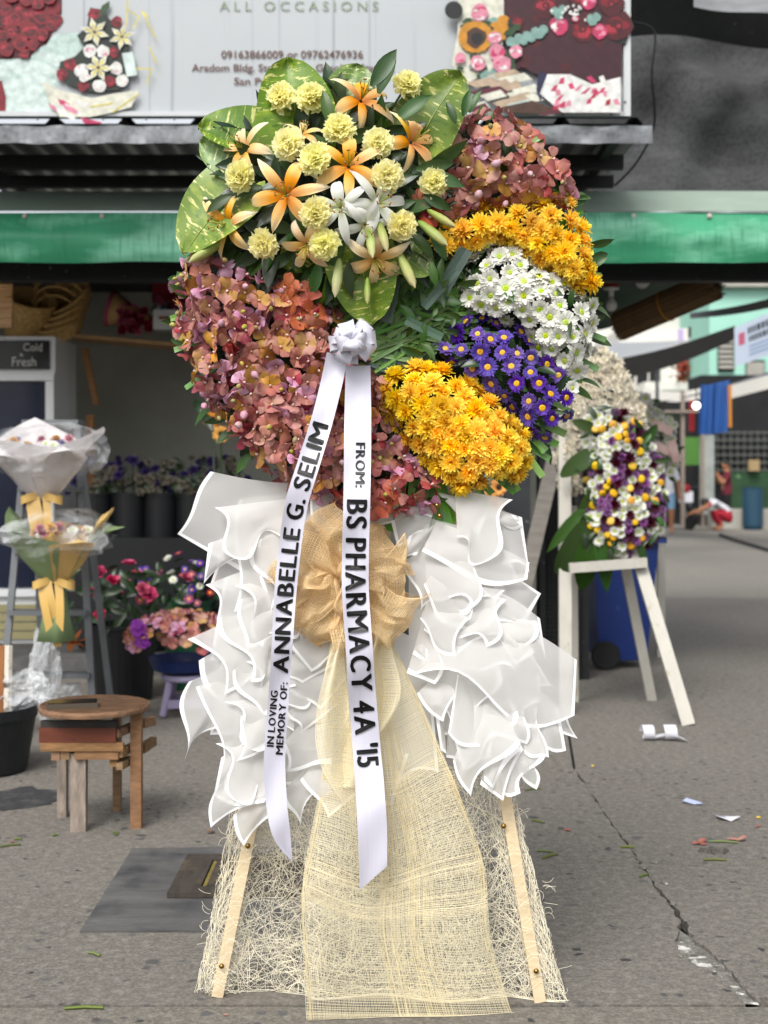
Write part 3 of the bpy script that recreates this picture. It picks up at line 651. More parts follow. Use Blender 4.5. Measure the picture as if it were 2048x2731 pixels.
def bud_mesh(nm, m, L, r_, n=8):
    return MB().lathe([(0, 0), (r_ * .6, L * .12), (r_, L * .45), (r_ * .75, L * .8), (0, L)], n).mesh(nm, m, smooth=True)
obud = bud_mesh('orchid_bud', o_bud, .013, .005); opbud = bud_mesh('orchid_bud', o_pbud, .02, .008)
# chrysanthemums
y_m = mat('mum_yellow', '#d99a08', .55, grad=[(0, '#f0b400'), (.45, '#ffd20c'), (1, '#ffe858')], rand=(.01, .06, .12), transl=.42)
def make_pom(seed, m, R=.024, layers=((24, 1.0, -4), (24, .95, 14), (22, .86, 30), (20, .74, 46), (16, .6, 60), (11, .45, 74))):
    r = random.Random(seed); mb = MB()
    for k, (n, l, ti) in enumerate(layers):
        for i in range(n):
            petal(mb, 2 * pi * i / n + r.uniform(-.2, .2) + k, R * l * r.uniform(.82, 1.12), R * .21, p_strap, rad(ti + r.uniform(-10, 10)), rad(r.uniform(-15, 35)), cup=.5, r0=.001, z0=k * .0016, nl=3, nw=2, mi=0, r=r)
    mb.lathe([(0, -.012), (.006, -.004), (.004, .001)], 6)
    return mb.mesh('chrysanthemum', m, smooth=True)
poms = [make_pom(200 + i, y_m, .028) for i in range(4)]
w_m = mat('daisy_white', '#d9d9d0', .55, grad=[(0, '#b9c07a'), (.3, '#d6d8cc'), (1, '#e0e0da')], rand=(.0, .1, .05), transl=.25)
w_c = mat('daisy_centre', '#a5b72e', .7, grad=[(0, '#c3bf3a'), (.5, '#a5b72e'), (1, '#7f9c2a')], rand=(.02, .1, .12), bump=(500, .6, .002))
p_m = mat('aster_purple', '#5a3a9a', .55, grad=[(0, '#5b3f8c'), (.4, '#55359a'), (1, '#6a4ab0')], rand=(.012, .12, .15), transl=.25)
p_c = mat('aster_centre', '#d8a516', .7, grad=[(0, '#d9b21a'), (1, '#c98f10')], rand=(.01, .1, .1), bump=(500, .7, .002))
def make_daisy(seed, R, n, wd, mp, mc, rc, layers=2, hc=.4, nm='daisy'):
    r = random.Random(seed); mb = MB()
    for k in range(layers):
        for i in range(n):
            petal(mb, 2 * pi * (i + k * .5) / n + r.uniform(-.08, .08), R * (1 - .12 * k) * r.uniform(.88, 1.06) - rc * .6, wd, p_strap, rad(8 + 16 * k + r.uniform(-10, 12)), rad(r.uniform(-30, 12)), cup=.35, r0=rc * .6, z0=.001 * k, nl=3, nw=2, mi=0, r=r)
    mb.lathe([(rc, 0), (rc * 1.02, rc * hc * .4), (rc * .7, rc * hc), (rc * .3, rc * hc * .9), (0, rc * hc * .8)], 10, mi=1)
    mb.lathe([(0, -.012), (.005, -.004), (.004, .001)], 6, mi=0)
    return mb.mesh(nm, [mp, mc], smooth=True)
daisies = [make_daisy(220 + i, .0215 * s_, 17, .0075, w_m, w_c, .0058, 2, .7) for i, s_ in enumerate((1.0, 1.12, .85, 1.0))]
asters = [make_daisy(240 + i, .019 * s_, 26, .0042, p_m, p_c, .0068, 2, .6, 'aster') for i, s_ in enumerate((1.0, 1.08, .85))]
# carnations
c_m = mat('carnation_yellow', '#dcd482', .6, grad=[(0, '#ece690'), (.6, '#f8f2a0'), (1, '#fdfac8')], rand=(.006, .12, .04), transl=.55)
def make_carn(seed):
    r = random.Random(seed); mb = MB()
    for k, (n, l, ti) in enumerate(((10, 1.0, 2), (10, .95, 16), (9, .85, 32), (9, .72, 48), (8, .58, 62), (6, .42, 76))):
        for i in range(n):
            petal(mb, 2 * pi * i / n + r.uniform(-.3, .3) + k * .7, .034 * l * r.uniform(.9, 1.08), .030 * (.6 + .4 * l), p_fan, rad(ti + r.uniform(-12, 12)), rad(r.uniform(-25, 30)), r0=.001, z0=k * .0022, nl=4, nw=7, ruf=.11, wig=.10, r=r)
    mb.lathe([(.004, -.03), (.007, -.012), (.012, 0)], 8, mi=1)
    return mb.mesh('carnation', [c_m, m_leaf], smooth=True)
carns = [make_carn(260 + i) for i in range(5)]
# lilies: every petal is a mesh of its own
l_or = mat('lily_orange', '#d8872a', .5, grad=[(0, '#d07a14'), (.28, '#e89c34'), (.6, '#f2cc84'), (1, '#f8ecd0')], rand=(.008, .15, .06), transl=.28, wave=(3.0, '#d0a05a', .0, 3))
l_pale = mat('lily_peach', '#e2bf8a', .5, grad=[(0, '#d89a40'), (.3, '#ecc07a'), (.7, '#f0dcb4'), (1, '#f2e6d0')], rand=(.008, .15, .05), transl=.3)
l_wh = mat('lily_white', '#dfe0dc', .5, grad=[(0, '#b9c48e'), (.3, '#dcdfd4'), (1, '#e6e6e4')], rand=(0, .1, .04), transl=.3)
l_bud = mat('lily_bud', '#a9b46c', .5, grad=[(0, '#7f9a44'), (.5, '#a5b068'), (1, '#c2b88a')], gax=1, rand=(.02, .2, .12), nz=(50, .15, (6, 6, 1)), transl=.2)
m_stam = mat('stamen_green', '#a3a83c', .5); m_anth = mat('anther', '#8a5a20', .7)
def lily_petals(m, seed):
    r = random.Random(seed); out = []
    for k in range(6):
        mb = MB(); petal(mb, 0, .096 * r.uniform(.92, 1.08), (.030 if k % 2 else .023), p_lance, rad(r.uniform(52, 66)), rad(-r.uniform(100, 175)), cup=-.25, r0=.004, z0=.001 * (k % 2), nl=10, nw=4, ruf=.13, twist=r.uniform(-.7, .7), r=r)
        out.append(mb.mesh('petal', m, smooth=True))
    return out
lp = {'or': [lily_petals(l_or, 300), lily_petals(l_or, 301)], 'pale': [lily_petals(l_pale, 310), lily_petals(l_pale, 311)], 'wh': [lily_petals(l_wh, 320), lily_petals(l_wh, 321)]}
st = MB()
for k in range(6):
    a = k * pi / 3 + .3; e = V((cos(a) * .016, sin(a) * .016, .052)); st.tube([(0, 0, .005), e * .6 + V((0, 0, .006)), e], .0009, 5, 0); st.tube([e + V((-.004 * sin(a), .004 * cos(a), 0)), e + V((.004 * sin(a), -.004 * cos(a), 0))], .0016, 5, 1)
st.tube([(0, 0, .005), (.002, 0, .04), (.003, .002, .066)], .0013, 5, 0)
stam = st.mesh('stamens', [m_stam, m_anth], smooth=True)
lbud = MB().lathe([(.003, 0), (.007, .008), (.0105, .035), (.0112, .055), (.008, .078), (0, .092)], 9, wob=lambda a, z: 1 + .1 * cos(3 * a)).mesh('lily_bud', l_bud, smooth=True)
def place_lily(px, py, Y, nrm, kind, sc, spin, par):
    t = bpy.data.objects.new('lily', stam); put(t, par, basis(nrm, spin, P(px, py, Y), sc))
    ps = lp[kind][rng.randrange(2)]
    for k in range(6):
        o = bpy.data.objects.new('petal', ps[k]); o.parent = t; o.matrix_basis = Matrix.Rotation(k * pi / 3, 4, 'Z'); COL.objects.link(o); WM[o.name] = WM[t.name] @ o.matrix_basis
    return t
# leaves
def leaf_mesh(nm, m, L, Wd, bend, fold=.35, n=6, prof=p_lance, wavy=.03, seed=1):
    mb = MB(); petal(mb, 0, L, Wd, prof, rad(8), rad(bend), cup=fold, nl=n, nw=4, ruf=wavy, r=random.Random(seed)); return mb.mesh(nm, m, smooth=True)
leaves_d = [leaf_mesh('leaf', m_dleaf, .085, .030, -45, .25, seed=i) for i in range(3)]
leaves_g = [leaf_mesh('leaf', m_leaf, .08, .028, -40, .25, seed=i) for i in range(3)]
leaves_s = [leaf_mesh('leaf', m_leaf, .045, .02, -30, .25, seed=i + 5) for i in range(2)]
m_pothos = mat('pothos_leaf', '#5d7d2c', .38, spec=.5, rand=(.02, .15, .25), grad=[(0, '#769440'), (.5, '#5f8230'), (1, '#6d8c38')], gax=1,
               mix=[(2.4, '#dcdc92', .56, .61, (1.6, 9, 1, .5), 'UV', 1), (2.0, '#93ab44', .5, .72, (2, 5, 1, .5), 'UV', 1), (3.0, '#4d7330', .57, .66, (2, 5, 1, -.4), 'UV', 1)], transl=.25)
m_vein = mat('leaf_vein', '#a3b268', .45, transl=.1)
def pothos(seed, L=.215, Wd=.19, bend=-38):
    r = random.Random(seed); mb = MB()
    prof = lambda t: max(.02, sst(-.1, .2, t) ** .6 * max(0., 1 - t ** 2.3) ** .56)
    n = 14; tilt = rad(12)
    x = z = 0; rows = []; uvs = []
    for i in range(n + 1):
        t = i / n; a = tilt + rad(bend) * t
        if i: x += L / n * cos(a); z += L / n * sin(a)
        w = Wd / 2 * prof(t)
        for j in range(9):
            s_ = -1 + j / 4; back = .028 * (abs(s_) ** 1.5) * (1 - sst(0, .35, t)) * 1.2
            rows.append((x - back, s_ * w, z + .10 * w * (1 - abs(s_)) * -1 + .018 * abs(s_) + .004 * sin(6 * t + s_ * 5 + seed))); uvs.append(((s_ + 1) / 2, t))
    mb.add(rows, [(i * 9 + j, i * 9 + j + 1, (i + 1) * 9 + j + 1, (i + 1) * 9 + j) for i in range(n) for j in range(8)], uvs, 0)
    ctr = [rows[i * 9 + 4] for i in range(n + 1)]
    mb.tube([V(c) + V((0, 0, .0012)) for c in ctr], [lerp(.0022, .0006, i / n) for i in range(n + 1)], 4, 1)
    return mb.mesh('variegated_leaf', [m_pothos, m_vein], smooth=True)
poth = [pothos(400 + i, bend=b) for i, b in enumerate((-38, -25, -55))]
# ================================================================== THE WREATH
def wy(py): return 3.00 + (1282 - py) * .00006                       # the backing leans back a little
c0 = P(1035, 1365, 3.0)
wr = root('funeral_wreath', (c0.x, 3.0, c0.z), 'round funeral wreath with orchid, yellow, white and purple flower bands', 'wreath')
bc = P(1035, 800, wy(800)); prf = []
mb = MB()
Rw = 540 * 3.0 / FPX
mb.lathe([(0, -.012), (Rw * .5, -.012), (Rw * .93, -.005), (Rw, .02), (Rw * .95, .045), (0, .05)], 56, bc, Matrix.Rotation(rad(-90), 3, 'X'))
mb.build('backing', m_moss_b, wr, smooth=True)
R1 = [(500, 700), (560, 682), (640, 690), (740, 725), (830, 790), (905, 850), (960, 950), (1010, 1000), (1020, 1090), (1060, 1170), (1110, 1240), (1175, 1300), (1150, 1345), (1060, 1362), (960, 1362), (860, 1335), (760, 1275), (670, 1210), (600, 1120), (540, 1050), (505, 960), (482, 860), (475, 770)]
R2 = [(1205, 350), (1250, 315), (1310, 300), (1370, 325), (1430, 385), (1490, 440), (1525, 500), (1520, 535), (1400, 545), (1280, 548), (1230, 570), (1160, 600), (1115, 570), (1140, 510), (1195, 500), (1200, 420)]
R3 = [(1240, 560), (1330, 545), (1440, 535), (1525, 540), (1550, 630), (1578, 700), (1585, 770), (1560, 780), (1500, 735), (1450, 700), (1400, 690), (1390, 650), (1330, 635), (1285, 660), (1240, 680), (1190, 660), (1170, 615)]
R4 = [(1290, 665), (1340, 645), (1390, 670), (1450, 710), (1510, 750), (1560, 795), (1588, 800), (1582, 900), (1545, 1005), (1515, 985), (1440, 930), (1400, 870), (1300, 840), (1245, 825), (1232, 750), (1240, 700)]
R5 = [(1250, 850), (1300, 850), (1390, 885), (1440, 940), (1500, 985), (1530, 1050), (1515, 1110), (1460, 1170), (1420, 1160), (1380, 1095), (1330, 1060), (1290, 1025), (1235, 985), (1160, 950), (1165, 920), (1215, 910), (1215, 870)]
R6 = [(1035, 1010), (1110, 975), (1175, 985), (1245, 1025), (1300, 1065), (1350, 1110), (1410, 1190), (1390, 1255), (1310, 1280), (1220, 1300), (1150, 1240), (1080, 1170), (1030, 1090), (1020, 1040)]
def fill(poly, sp, bulge, D, meshes, sc, nm, tiltj, depth=0., h0=.055, seed=1, facing=0, tries=7000, edge=8, maxn=999, jd=0.):
    r = random.Random(seed)
    def hh(x, y):
        d = edist(poly, x, y) if inside(poly, x, y) else 0
        return h0 + bulge * math.sqrt(max(0., 1 - (1 - min(1, d / D)) ** 2))
    out = []
    for x, y in sample(poly, sp, tries, r, maxn):
        h = hh(x, y) - depth + r.uniform(-jd, jd); Y = wy(y) - h; e = 9.
        k = FPX / Y; gx = -(hh(x + e, y) - hh(x - e, y)) / (2 * e) * k; gz = (hh(x, y + e) - hh(x, y - e)) / (2 * e) * k
        n = V((gx * .75, -1, gz * .75)).normalized()
        n = (n + V((r.gauss(0, tiltj), -facing, r.gauss(0, tiltj)))).normalized()
        me = r.choice(meshes)
        o = inst(nm, me, wr, basis(n, r.uniform(0, 6.28) if tiltj < .6 else r.uniform(-.9, .9), P(x, y, Y), sc * r.uniform(.86, 1.12))); out.append((x, y, Y, n))
    return out
# orchids (two layers so that no backing shows)
o1 = fill(R1, 32.5, .085, 110, orchids + orchids[:3] + orchid_m[:1], .88, 'orchid_bloom', .58, seed=31, h0=.06, jd=.013)
fill(R1, 50, .085, 110, orchids + orchid_m, .95, 'orchid_bloom', .6, depth=.03, seed=32, h0=.06, maxn=50)
o2 = fill(R2, 33, .09, 95, orchids[:5] + orchids[7:9] + orchids[:4] + orchid_m[:1], .98, 'orchid_bloom', .5, seed=33, h0=.06, jd=.01)
for poly, ms in (([(745, 770), (800, 760), (850, 800), (840, 880), (780, 880)], orchid_or), ([(985, 1300), (1050, 1300), (1060, 1350), (990, 1355)], orchid_or), ([(1115, 520), (1160, 520), (1170, 590), (1120, 600)], orchid_or)):
    fill(poly, 36, .02, 60, ms, 1.05, 'orchid_bloom', .3, seed=35, h0=.14)
rb2 = random.Random(8)
for lst in (o1[::4], o2[::3]):
    for (x, y, Y, n) in lst:
        inst('orchid_bud', rb2.choice([obud, obud, opbud]), wr, basis(n + V((rb2.gauss(0, .6), 0, rb2.gauss(0, .6))), 0, P(x + rb2.uniform(-18, 18), y + rb2.uniform(-18, 18), Y - .02), rb2.uniform(.8, 1.3)))
for x, y in ((478, 735), (470, 760), (482, 830), (476, 905), (490, 930), (1520, 520), (1508, 545), (1190, 345), (1200, 360), (1180, 350)):
    inst('orchid_bud', obud, wr, basis((rb2.gauss(0, 1), -.5, rb2.gauss(0, 1)), 0, P(x, y, 2.95), 1.2))
fill(R3, 31, .075, 75, poms, 1.0, 'chrysanthemum', .22, seed=41, h0=.06)
fill(R6, 31, .085, 100, poms, 1.0, 'chrysanthemum', .22, seed=42, h0=.06)
fill(R4, 33, .06, 85, daisies, 1.2, 'daisy', .22, seed=43, h0=.06)
fill(R4, 46, .06, 85, daisies, .95, 'daisy', .4, seed=53, h0=.06, depth=.02, maxn=45)
fill(R5, 36, .06, 80, asters, 1.15, 'aster', .25, seed=44, h0=.055)
for x, y in ((1185, 640), (1200, 655)): inst('chrysanthemum', poms[0], wr, basis((0, -1, .2), 0, P(x - 12, y, 2.92), .9))
for x, y in ((1545, 1035), (1535, 1052)): inst('daisy', daisies[0], wr, basis((.4, -1, 0), 0, P(x - 20, y, 2.93), .9))
# green leaves poking between the bands and around the rim
rl = random.Random(77)
for poly, n_, dp in ((R3, 14, .045), (R4, 40, .045), (R5, 46, .05), (R6, 22, .05), (R1, 60, .07), (R2, 16, .06)):
    for x, y in sample(poly, 24, 2000, rl)[:n_]:
        d = edist(poly, x, y); h = .055 + .07 * math.sqrt(max(0, 1 - (1 - min(1, d / 90)) ** 2)) - dp + .03
        o = inst('leaf', rl.choice(leaves_g[:2] + leaves_d + leaves_s), wr, basis((rl.gauss(0, .8), -1, rl.gauss(0, .8)), rl.uniform(0, 6.3), P(x, y, wy(y) - h), rl.uniform(.5, .8)))
for k in range(74):
    a = rl.uniform(0, 2 * pi); x = 1035 + cos(a) * rl.uniform(500, 560); y = 800 - sin(a) * rl.uniform(500, 560)
    if y < 300 and x < 1150: continue
    out = V((cos(a), 0, sin(a))); z = V((0, -1, 0)) * .5 + V((rl.gauss(0, .3), 0, rl.gauss(0, .3))) ; z = z.normalized()
    xax = (out - z * out.dot(z)).normalized(); yv = z.cross(xax)
    m = Matrix((xax, yv, z)).transposed().to_4x4() @ Matrix.Scale(rl.uniform(.6, .95), 4); m.translation = P(x, y, 2.985)
    inst('leaf', rl.choice(leaves_g), wr, m)
# pleated palm fringe on the lower right rim and short blades elsewhere
strip = MB(); strip.grid(lambda u, v: V((u, (v - .5) * (1 - .12 * u), .14 * abs(v - .5) + .04 * sin(u * 2.4))), 5, 2); strip = strip.mesh('palm_blade', m_palm)
stripd = MB(); stripd.grid(lambda u, v: V((u, (v - .5), .10 * abs(v - .5) + .02 * sin(u * 3))), 5, 2); stripd = stripd.mesh('palm_blade', m_palmd)
def blade(x, y, Y, ang, L, Wd, me=None, tilt=0., roll=0.):
    ax = V((cos(ang), tilt, -sin(ang))).normalized(); z = V((0, -1, 0)); z = (z - ax * z.dot(ax)).normalized(); yv = z.cross(ax)
    m = Matrix((ax, yv, z)).transposed().to_4x4() @ Matrix.Rotation(roll, 4, 'X') @ Matrix.Diagonal((L, Wd, Wd, 1)); m.translation = P(x, y, Y)
    return inst('palm_blade', me or strip, wr, m)
for a0 in [i * 3.4 for i in range(12, 30)] + [300 + i * 3.4 for i in range(0)]:
    a = rad(a0); x = 1035 + cos(a) * 478; y = 800 + sin(a) * 482
    for k in range(2): blade(x + rl.uniform(-8, 8), y + rl.uniform(-8, 8), 2.955 - k * .012, a + rl.uniform(-.25, .25) + (.2 if k else -.1), .105 * rl.uniform(.8, 1.2), .019, None, .05, rl.uniform(-.5, .5))
for a0 in list(range(-80, 35, 8)) + list(range(150, 250, 9)):
    a = rad(a0); x = 1035 + cos(a) * 490; y = 800 + sin(a) * 495; blade(x, y, 2.975, a + rl.uniform(-.3, .3), .08 * rl.uniform(.7, 1.1), .016, None, .03, rl.uniform(-.6, .6))
# woven palm strips across the open middle
MID = [(870, 780), (1000, 760), (1120, 700), (1180, 690), (1250, 720), (1260, 830), (1210, 880), (1160, 930), (1080, 975), (1010, 985), (960, 900)]
for i, (x, y) in enumerate(sample(MID, 12, 9000, rl)[:290]):
    a = rl.choice([rad(-28), rad(-52), rad(8), rad(-10), rad(-65), rad(-40)]) + rl.gauss(0, .2); L = rl.uniform(.08, .17)
    blade(x - cos(a) * L * 560, y - sin(a) * L * 560, wy(y) - .05 - rl.uniform(0, .018), a, L, rl.uniform(.007, .0125), strip if rl.random() < .8 else stripd, rl.uniform(-.06, .06), rl.uniform(-.35, .35))
for x, y, a, L, w in ((1165, 800, -60, .13, .032), (1030, 860, -78, .10, .026), (1180, 900, 205, .09, .02), (1130, 820, -48, .11, .02)):
    blade(x, y, 2.915, rad(a), L, w, stripd, -.05)
for k in range(26):
    x, y = rl.choice(sample(MID, 30, 200, rl)); inst('leaf', rl.choice(leaves_s + leaves_g), wr, basis((rl.gauss(0, .4), -1, rl.gauss(0, .4)), rl.uniform(0, 6.3), P(lerp(x, 1230, .5), y, 2.92), rl.uniform(.5, .8)))
# ================================================================== SPRAY ON TOP
sp = root('flower_spray', P(870, 700, 2.9), 'spray of orange lilies and pale yellow carnations with variegated leaves on the wreath', 'flower spray')
def leafdir(x, y, Y, ang, me, sc, fwd=.0, par=sp, nm='leaf', roll=0.):
    ax = V((cos(ang), -fwd, -sin(ang))).normalized(); z = V((0, -1, .15)); z = (z - ax * z.dot(ax)).normalized(); yv = z.cross(ax)
    m = Matrix((ax, yv, z)).transposed().to_4x4() @ Matrix.Rotation(roll, 4, 'X') @ Matrix.Scale(sc, 4); m.translation = P(x, y, Y); return inst(nm, me, par, m)
# big variegated leaves: base pixel, tip direction (degrees, image sense: 0 right, 90 down), scale
for x, y, a, sc, Y, k, rl_ in ((800, 400, -97, 1.0, 2.93, 0, .1), (715, 370, -172, .74, 2.945, 1, .3), (665, 430, -158, .62, 2.925, 2, -.3), (655, 495, 136, .98, 2.91, 0, .35), (1105, 395, -58, .92, 2.94, 1, -.25), (925, 320, -82, .68, 2.95, 2, 0), (955, 650, 80, .86, 2.895, 0, .1), (1015, 655, 30, .62, 2.90, 1, -.3), (850, 640, 105, .8, 2.92, 2, .2), (760, 330, -115, .5, 2.955, 2, 0)):
    leafdir(x, y, Y, rad(a), poth[k], sc, .08, sp, 'variegated_leaf', rl_)
rs = random.Random(91)
def dome(x, y): d = math.hypot((x - 875) / 340, (y - 545) / 300); return 2.955 - .13 * max(0, 1 - d * d)
for k in range(190):                                                # filler foliage
    a = rs.uniform(0, 2 * pi); q = math.sqrt(rs.random()); x = 875 + cos(a) * q * 285; y = 530 + sin(a) * q * 255
    leafdir(x, y, dome(x, y) + .045, a + rs.gauss(0, .7), rs.choice(leaves_d + leaves_d + leaves_g), rs.uniform(.8, 1.25), rs.uniform(.1, .9), roll=rs.gauss(0, .5))
for x, y, a, sc in ((1010, 250, -70, 1.2), (990, 230, -55, 1.3), (1060, 320, -40, 1.2), (1150, 430, -20, 1.2), (1130, 470, 10, 1.2), (1110, 450, -5, 1.1), (880, 330, -100, 1.0), (1090, 620, 40, 1.0), (1150, 620, 60, .9), (700, 500, 170, 1.1), (620, 520, 150, .9), (930, 700, 90, 1.0), (850, 700, 100, 1.0), (1235, 310, -75, .8), (1215, 330, -110, .7), (1130, 520, 30, .9), (1180, 690, 100, .7), (1150, 700, 80, .7)):
    leafdir(x, y, 2.87, rad(a), rs.choice(leaves_g), sc, .15, roll=rs.gauss(0, .3))
for x, y, nx, nz in ((750, 262, -.35, .25), (832, 262, -.1, .4), (1085, 226, .4, .5), (905, 345, 0, .3), (772, 385, -.25, .1), (842, 426, -.1, .05), (1008, 384, .15, .1), (1031, 472, .2, 0), (1154, 488, .4, 0), (644, 470, -.5, 0), (843, 570, -.1, -.1), (703, 650, -.3, -.3), (1070, 602, .3, -.2), (865, 650, -.05, -.3), (690, 500, -9, 0)):
    if nx < -5: continue
    inst('carnation', carns[rs.randrange(5)], sp, basis((nx, -1, nz), rs.uniform(0, 6), P(x, y, dome(x, y) - .045), .98 * rs.uniform(.94, 1.05)))
    p = P(x, y, dome(x, y) - .03); q = P(lerp(x, 875, .35), lerp(y, 560, .35), 2.95)
    MB().tube([p, lerp(p, q, .5), q], .003, 5).build('stem', m_leaf, sp)
for x, y, nx, nz, kd, sc, spn in ((962, 270, .35, .55, 'or', 1.0, .4), (930, 445, .1, .15, 'or', 1.02, .5), (1095, 380, .75, .25, 'or', .98, .2), (765, 520, -.1, -.05, 'or', 1.08, .15), (655, 400, -.6, .3, 'pale', .85, .9), (612, 600, -.75, -.1, 'or', 1.0, .2), (1000, 690, .15, -.55, 'pale', .95, .5), (820, 650, -.2, -.7, 'pale', .9, .0), (805, 360, .3, .8, 'pale', .6, .3), (910, 555, -.15, -.1, 'wh', .92, .7), (1005, 545, .3, .0, 'wh', 1.02, .2), (975, 600, .1, -.5, 'wh', .8, .2)):
    place_lily(x, y, dome(x, y) - .02, V((nx, -1, nz)), kd, sc, spn, sp)
for x, y, dx, dz, sc, fw in ((985, 605, .1, -1, .9, .5), (1010, 590, .25, -1, .9, .5), (905, 690, -.1, -1, 1.0, .3), (980, 740, 0, -1, .7, .3), (1060, 670, .45, -1, 1.05, .3), (1115, 590, .7, -.65, 1.0, .3), (1140, 560, .7, -.5, .85, .3), (600, 640, -.8, -.55, 1.05, .25), (560, 660, -.9, -.5, .7, .2)):
    inst('lily_bud', lbud, sp, basis((dx, -fw, dz), rs.uniform(0, 6), P(x, y, dome(x, y) - .03), sc))
# ================================================================== EASEL WITH FIBRE SKIRT
m_cloth = mat('wrapped_leg', '#c6b494', .9, nz=(40, .12, (1, 1, 4)), bump=(150, .4, .002))
m_brass = mat('brass', '#8a6f3a', .3, metal=1)
es = root('wreath_easel', (P(1030, 0, 3.0).x, 3.02, 0), 'easel wrapped in cream cloth carrying the big wreath, behind a fibre skirt', 'easel')
lt = P(840, 1360, 3.03); lb = P(580, 2650, 2.955); rt = P(1215, 1360, 3.03); rb3 = P(1440, 2660, 2.925)
for a, b_ in ((lt, lb), (rt, rb3)):
    b_ = V((b_.x, b_.y, 0.0)); dd = (a - b_).normalized(); a2 = a + dd * .55
    MB().beam(b_, a2, .026, .022, up=(0, 1, 0)).build('leg', m_cloth, es)
MB().beam(V((0, 3.62, 0)), P(1030, 900, 3.09), .026, .022, up=(0, 1, 0)).build('leg', m_cloth, es)
for py in (1345, 1840): MB().beam(P(700 if py > 1500 else 800, py, 3.02), P(1340 if py > 1500 else 1260, py, 3.02), .03, .018, up=(0, 1, 0)).build('crossbar', m_cloth, es)
tack = MB().lathe([(.0062, 0), (.0058, .002), (.0035, .0042), (0, .005)], 12, M=Matrix.Rotation(rad(90), 3, 'X')).mesh('tack', m_brass, smooth=True)
for px, py in ((661, 2256), (591, 2577), (1343, 2203), (1430, 2590), (1165, 1348), (1172, 1376)): inst('tack', tack, es, Matrix.Translation(P(px, py, ((2.94 if px < 1000 else 2.912) if py > 2400 else (2.955 if px < 1000 else 2.94)) if py > 1500 else 2.9)))
m_fib = mat('abaca_fibre', '#f2ecd8', .7, nz=(20, .15), transl=.25)
SK = [(615, 2150), (575, 2350), (545, 2520), (518, 2648), (640, 2662), (820, 2672), (1000, 2690), (1250, 2690), (1520, 2692), (1475, 2520), (1440, 2380), (1375, 2120), (1300, 2040), (700, 2040)]
def skY(px, py): return 2.998 - .035 * sst(900, 1500, px) - .03 * sst(2000, 2700, py) + .014 * sin(px * .02) - (.02 if 820 < px < 1300 else 0)
rf = random.Random(5)
def fibre(mb, x, y, a, L, curv, r_=.00052, clip=True, n=9):
    pts = []; st_ = L / n * FPX / 2.93
    Yo = rf.uniform(-.006, .006)
    for i in range(n + 1):
        if clip and not inside(SK, x, y): break
        Yd = skY(x, y) + Yo; pts.append(P(x, min(y, HYP + FPX * (CH - .002) / Yd), Yd)); x += cos(a) * st_; y += sin(a) * st_; a += curv / n + rf.gauss(0, .12)
    if len(pts) > 2: mb.tube(pts, r_, 3, cap=False)
mb = MB()
for k in range(2300):
    x, y = rf.uniform(510, 1520), rf.uniform(2030, 2692)
    if not inside(SK, x, y): continue
    fibre(mb, x, y, rf.uniform(0, 2 * pi), rf.uniform(.06, .28), rf.gauss(0, 1.6), rf.choice([.00025, .00033, .00046]))
for k in range(330):                                                  # dense bottom hem
    x = rf.uniform(520, 1510); fibre(mb, x, rf.uniform(2560, 2690), rf.gauss(-pi / 2, .9), rf.uniform(.04, .12), rf.gauss(0, 1.2), rf.choice([.0004, .0006, .0008]))
def edgeband(e0, w, n, s_):
    for k in range(n):
        t = rf.random(); p0 = pline(e0, t); q = rf.random() ** 1.3; x = p0[0] + s_ * w * q; a = math.atan2(e0[-1][1] - e0[0][1], e0[-1][0] - e0[0][0]) + rf.gauss(0, .22)
        fibre(mb, x, p0[1], a + (pi if rf.random() < .5 else 0), rf.uniform(.08, .25), rf.gauss(0, .5), rf.choice([.0004, .0006]))
edgeband([(615, 2150), (575, 2350), (545, 2520), (518, 2648)], 75, 170, 1)
edgeband([(1376, 2125), (1440, 2380), (1475, 2520), (1516, 2680)], 80, 240, -1)
for k in range(60): fibre(mb, rf.uniform(640, 1500), rf.uniform(2670, 2690), rf.choice([0, pi]) + rf.gauss(0, .05), .2, rf.gauss(0, .15), .0006)
for k in range(30):
    e = rf.choice([(612, 2160, pi), (560, 2440, pi), (1380, 2140, 0), (1450, 2420, 0), (1490, 2600, 0)]); fibre(mb, e[0] + rf.uniform(-5, 5), e[1] + rf.uniform(-80, 80), e[2] + rf.gauss(0, .6), .03, rf.gauss(0, 3), .0004, False, 5)
for k in range(90):                                                   # loose fibres crossing the legs
    t = rf.random(); lx = rf.choice([(650, 2250, 585, 2640), (1348, 2230, 1436, 2650)]); mb.tube([P(lerp(lx[0], lx[2], t) + dx_ + rf.uniform(-4, 4), lerp(lx[1], lx[3], t) + rf.uniform(-25, 25), 2.915) for dx_ in (-32, -10, 10, 32)], .00035, 3, cap=False)
tag(mb.build('fibre_skirt', m_fib, es), kind='stuff')
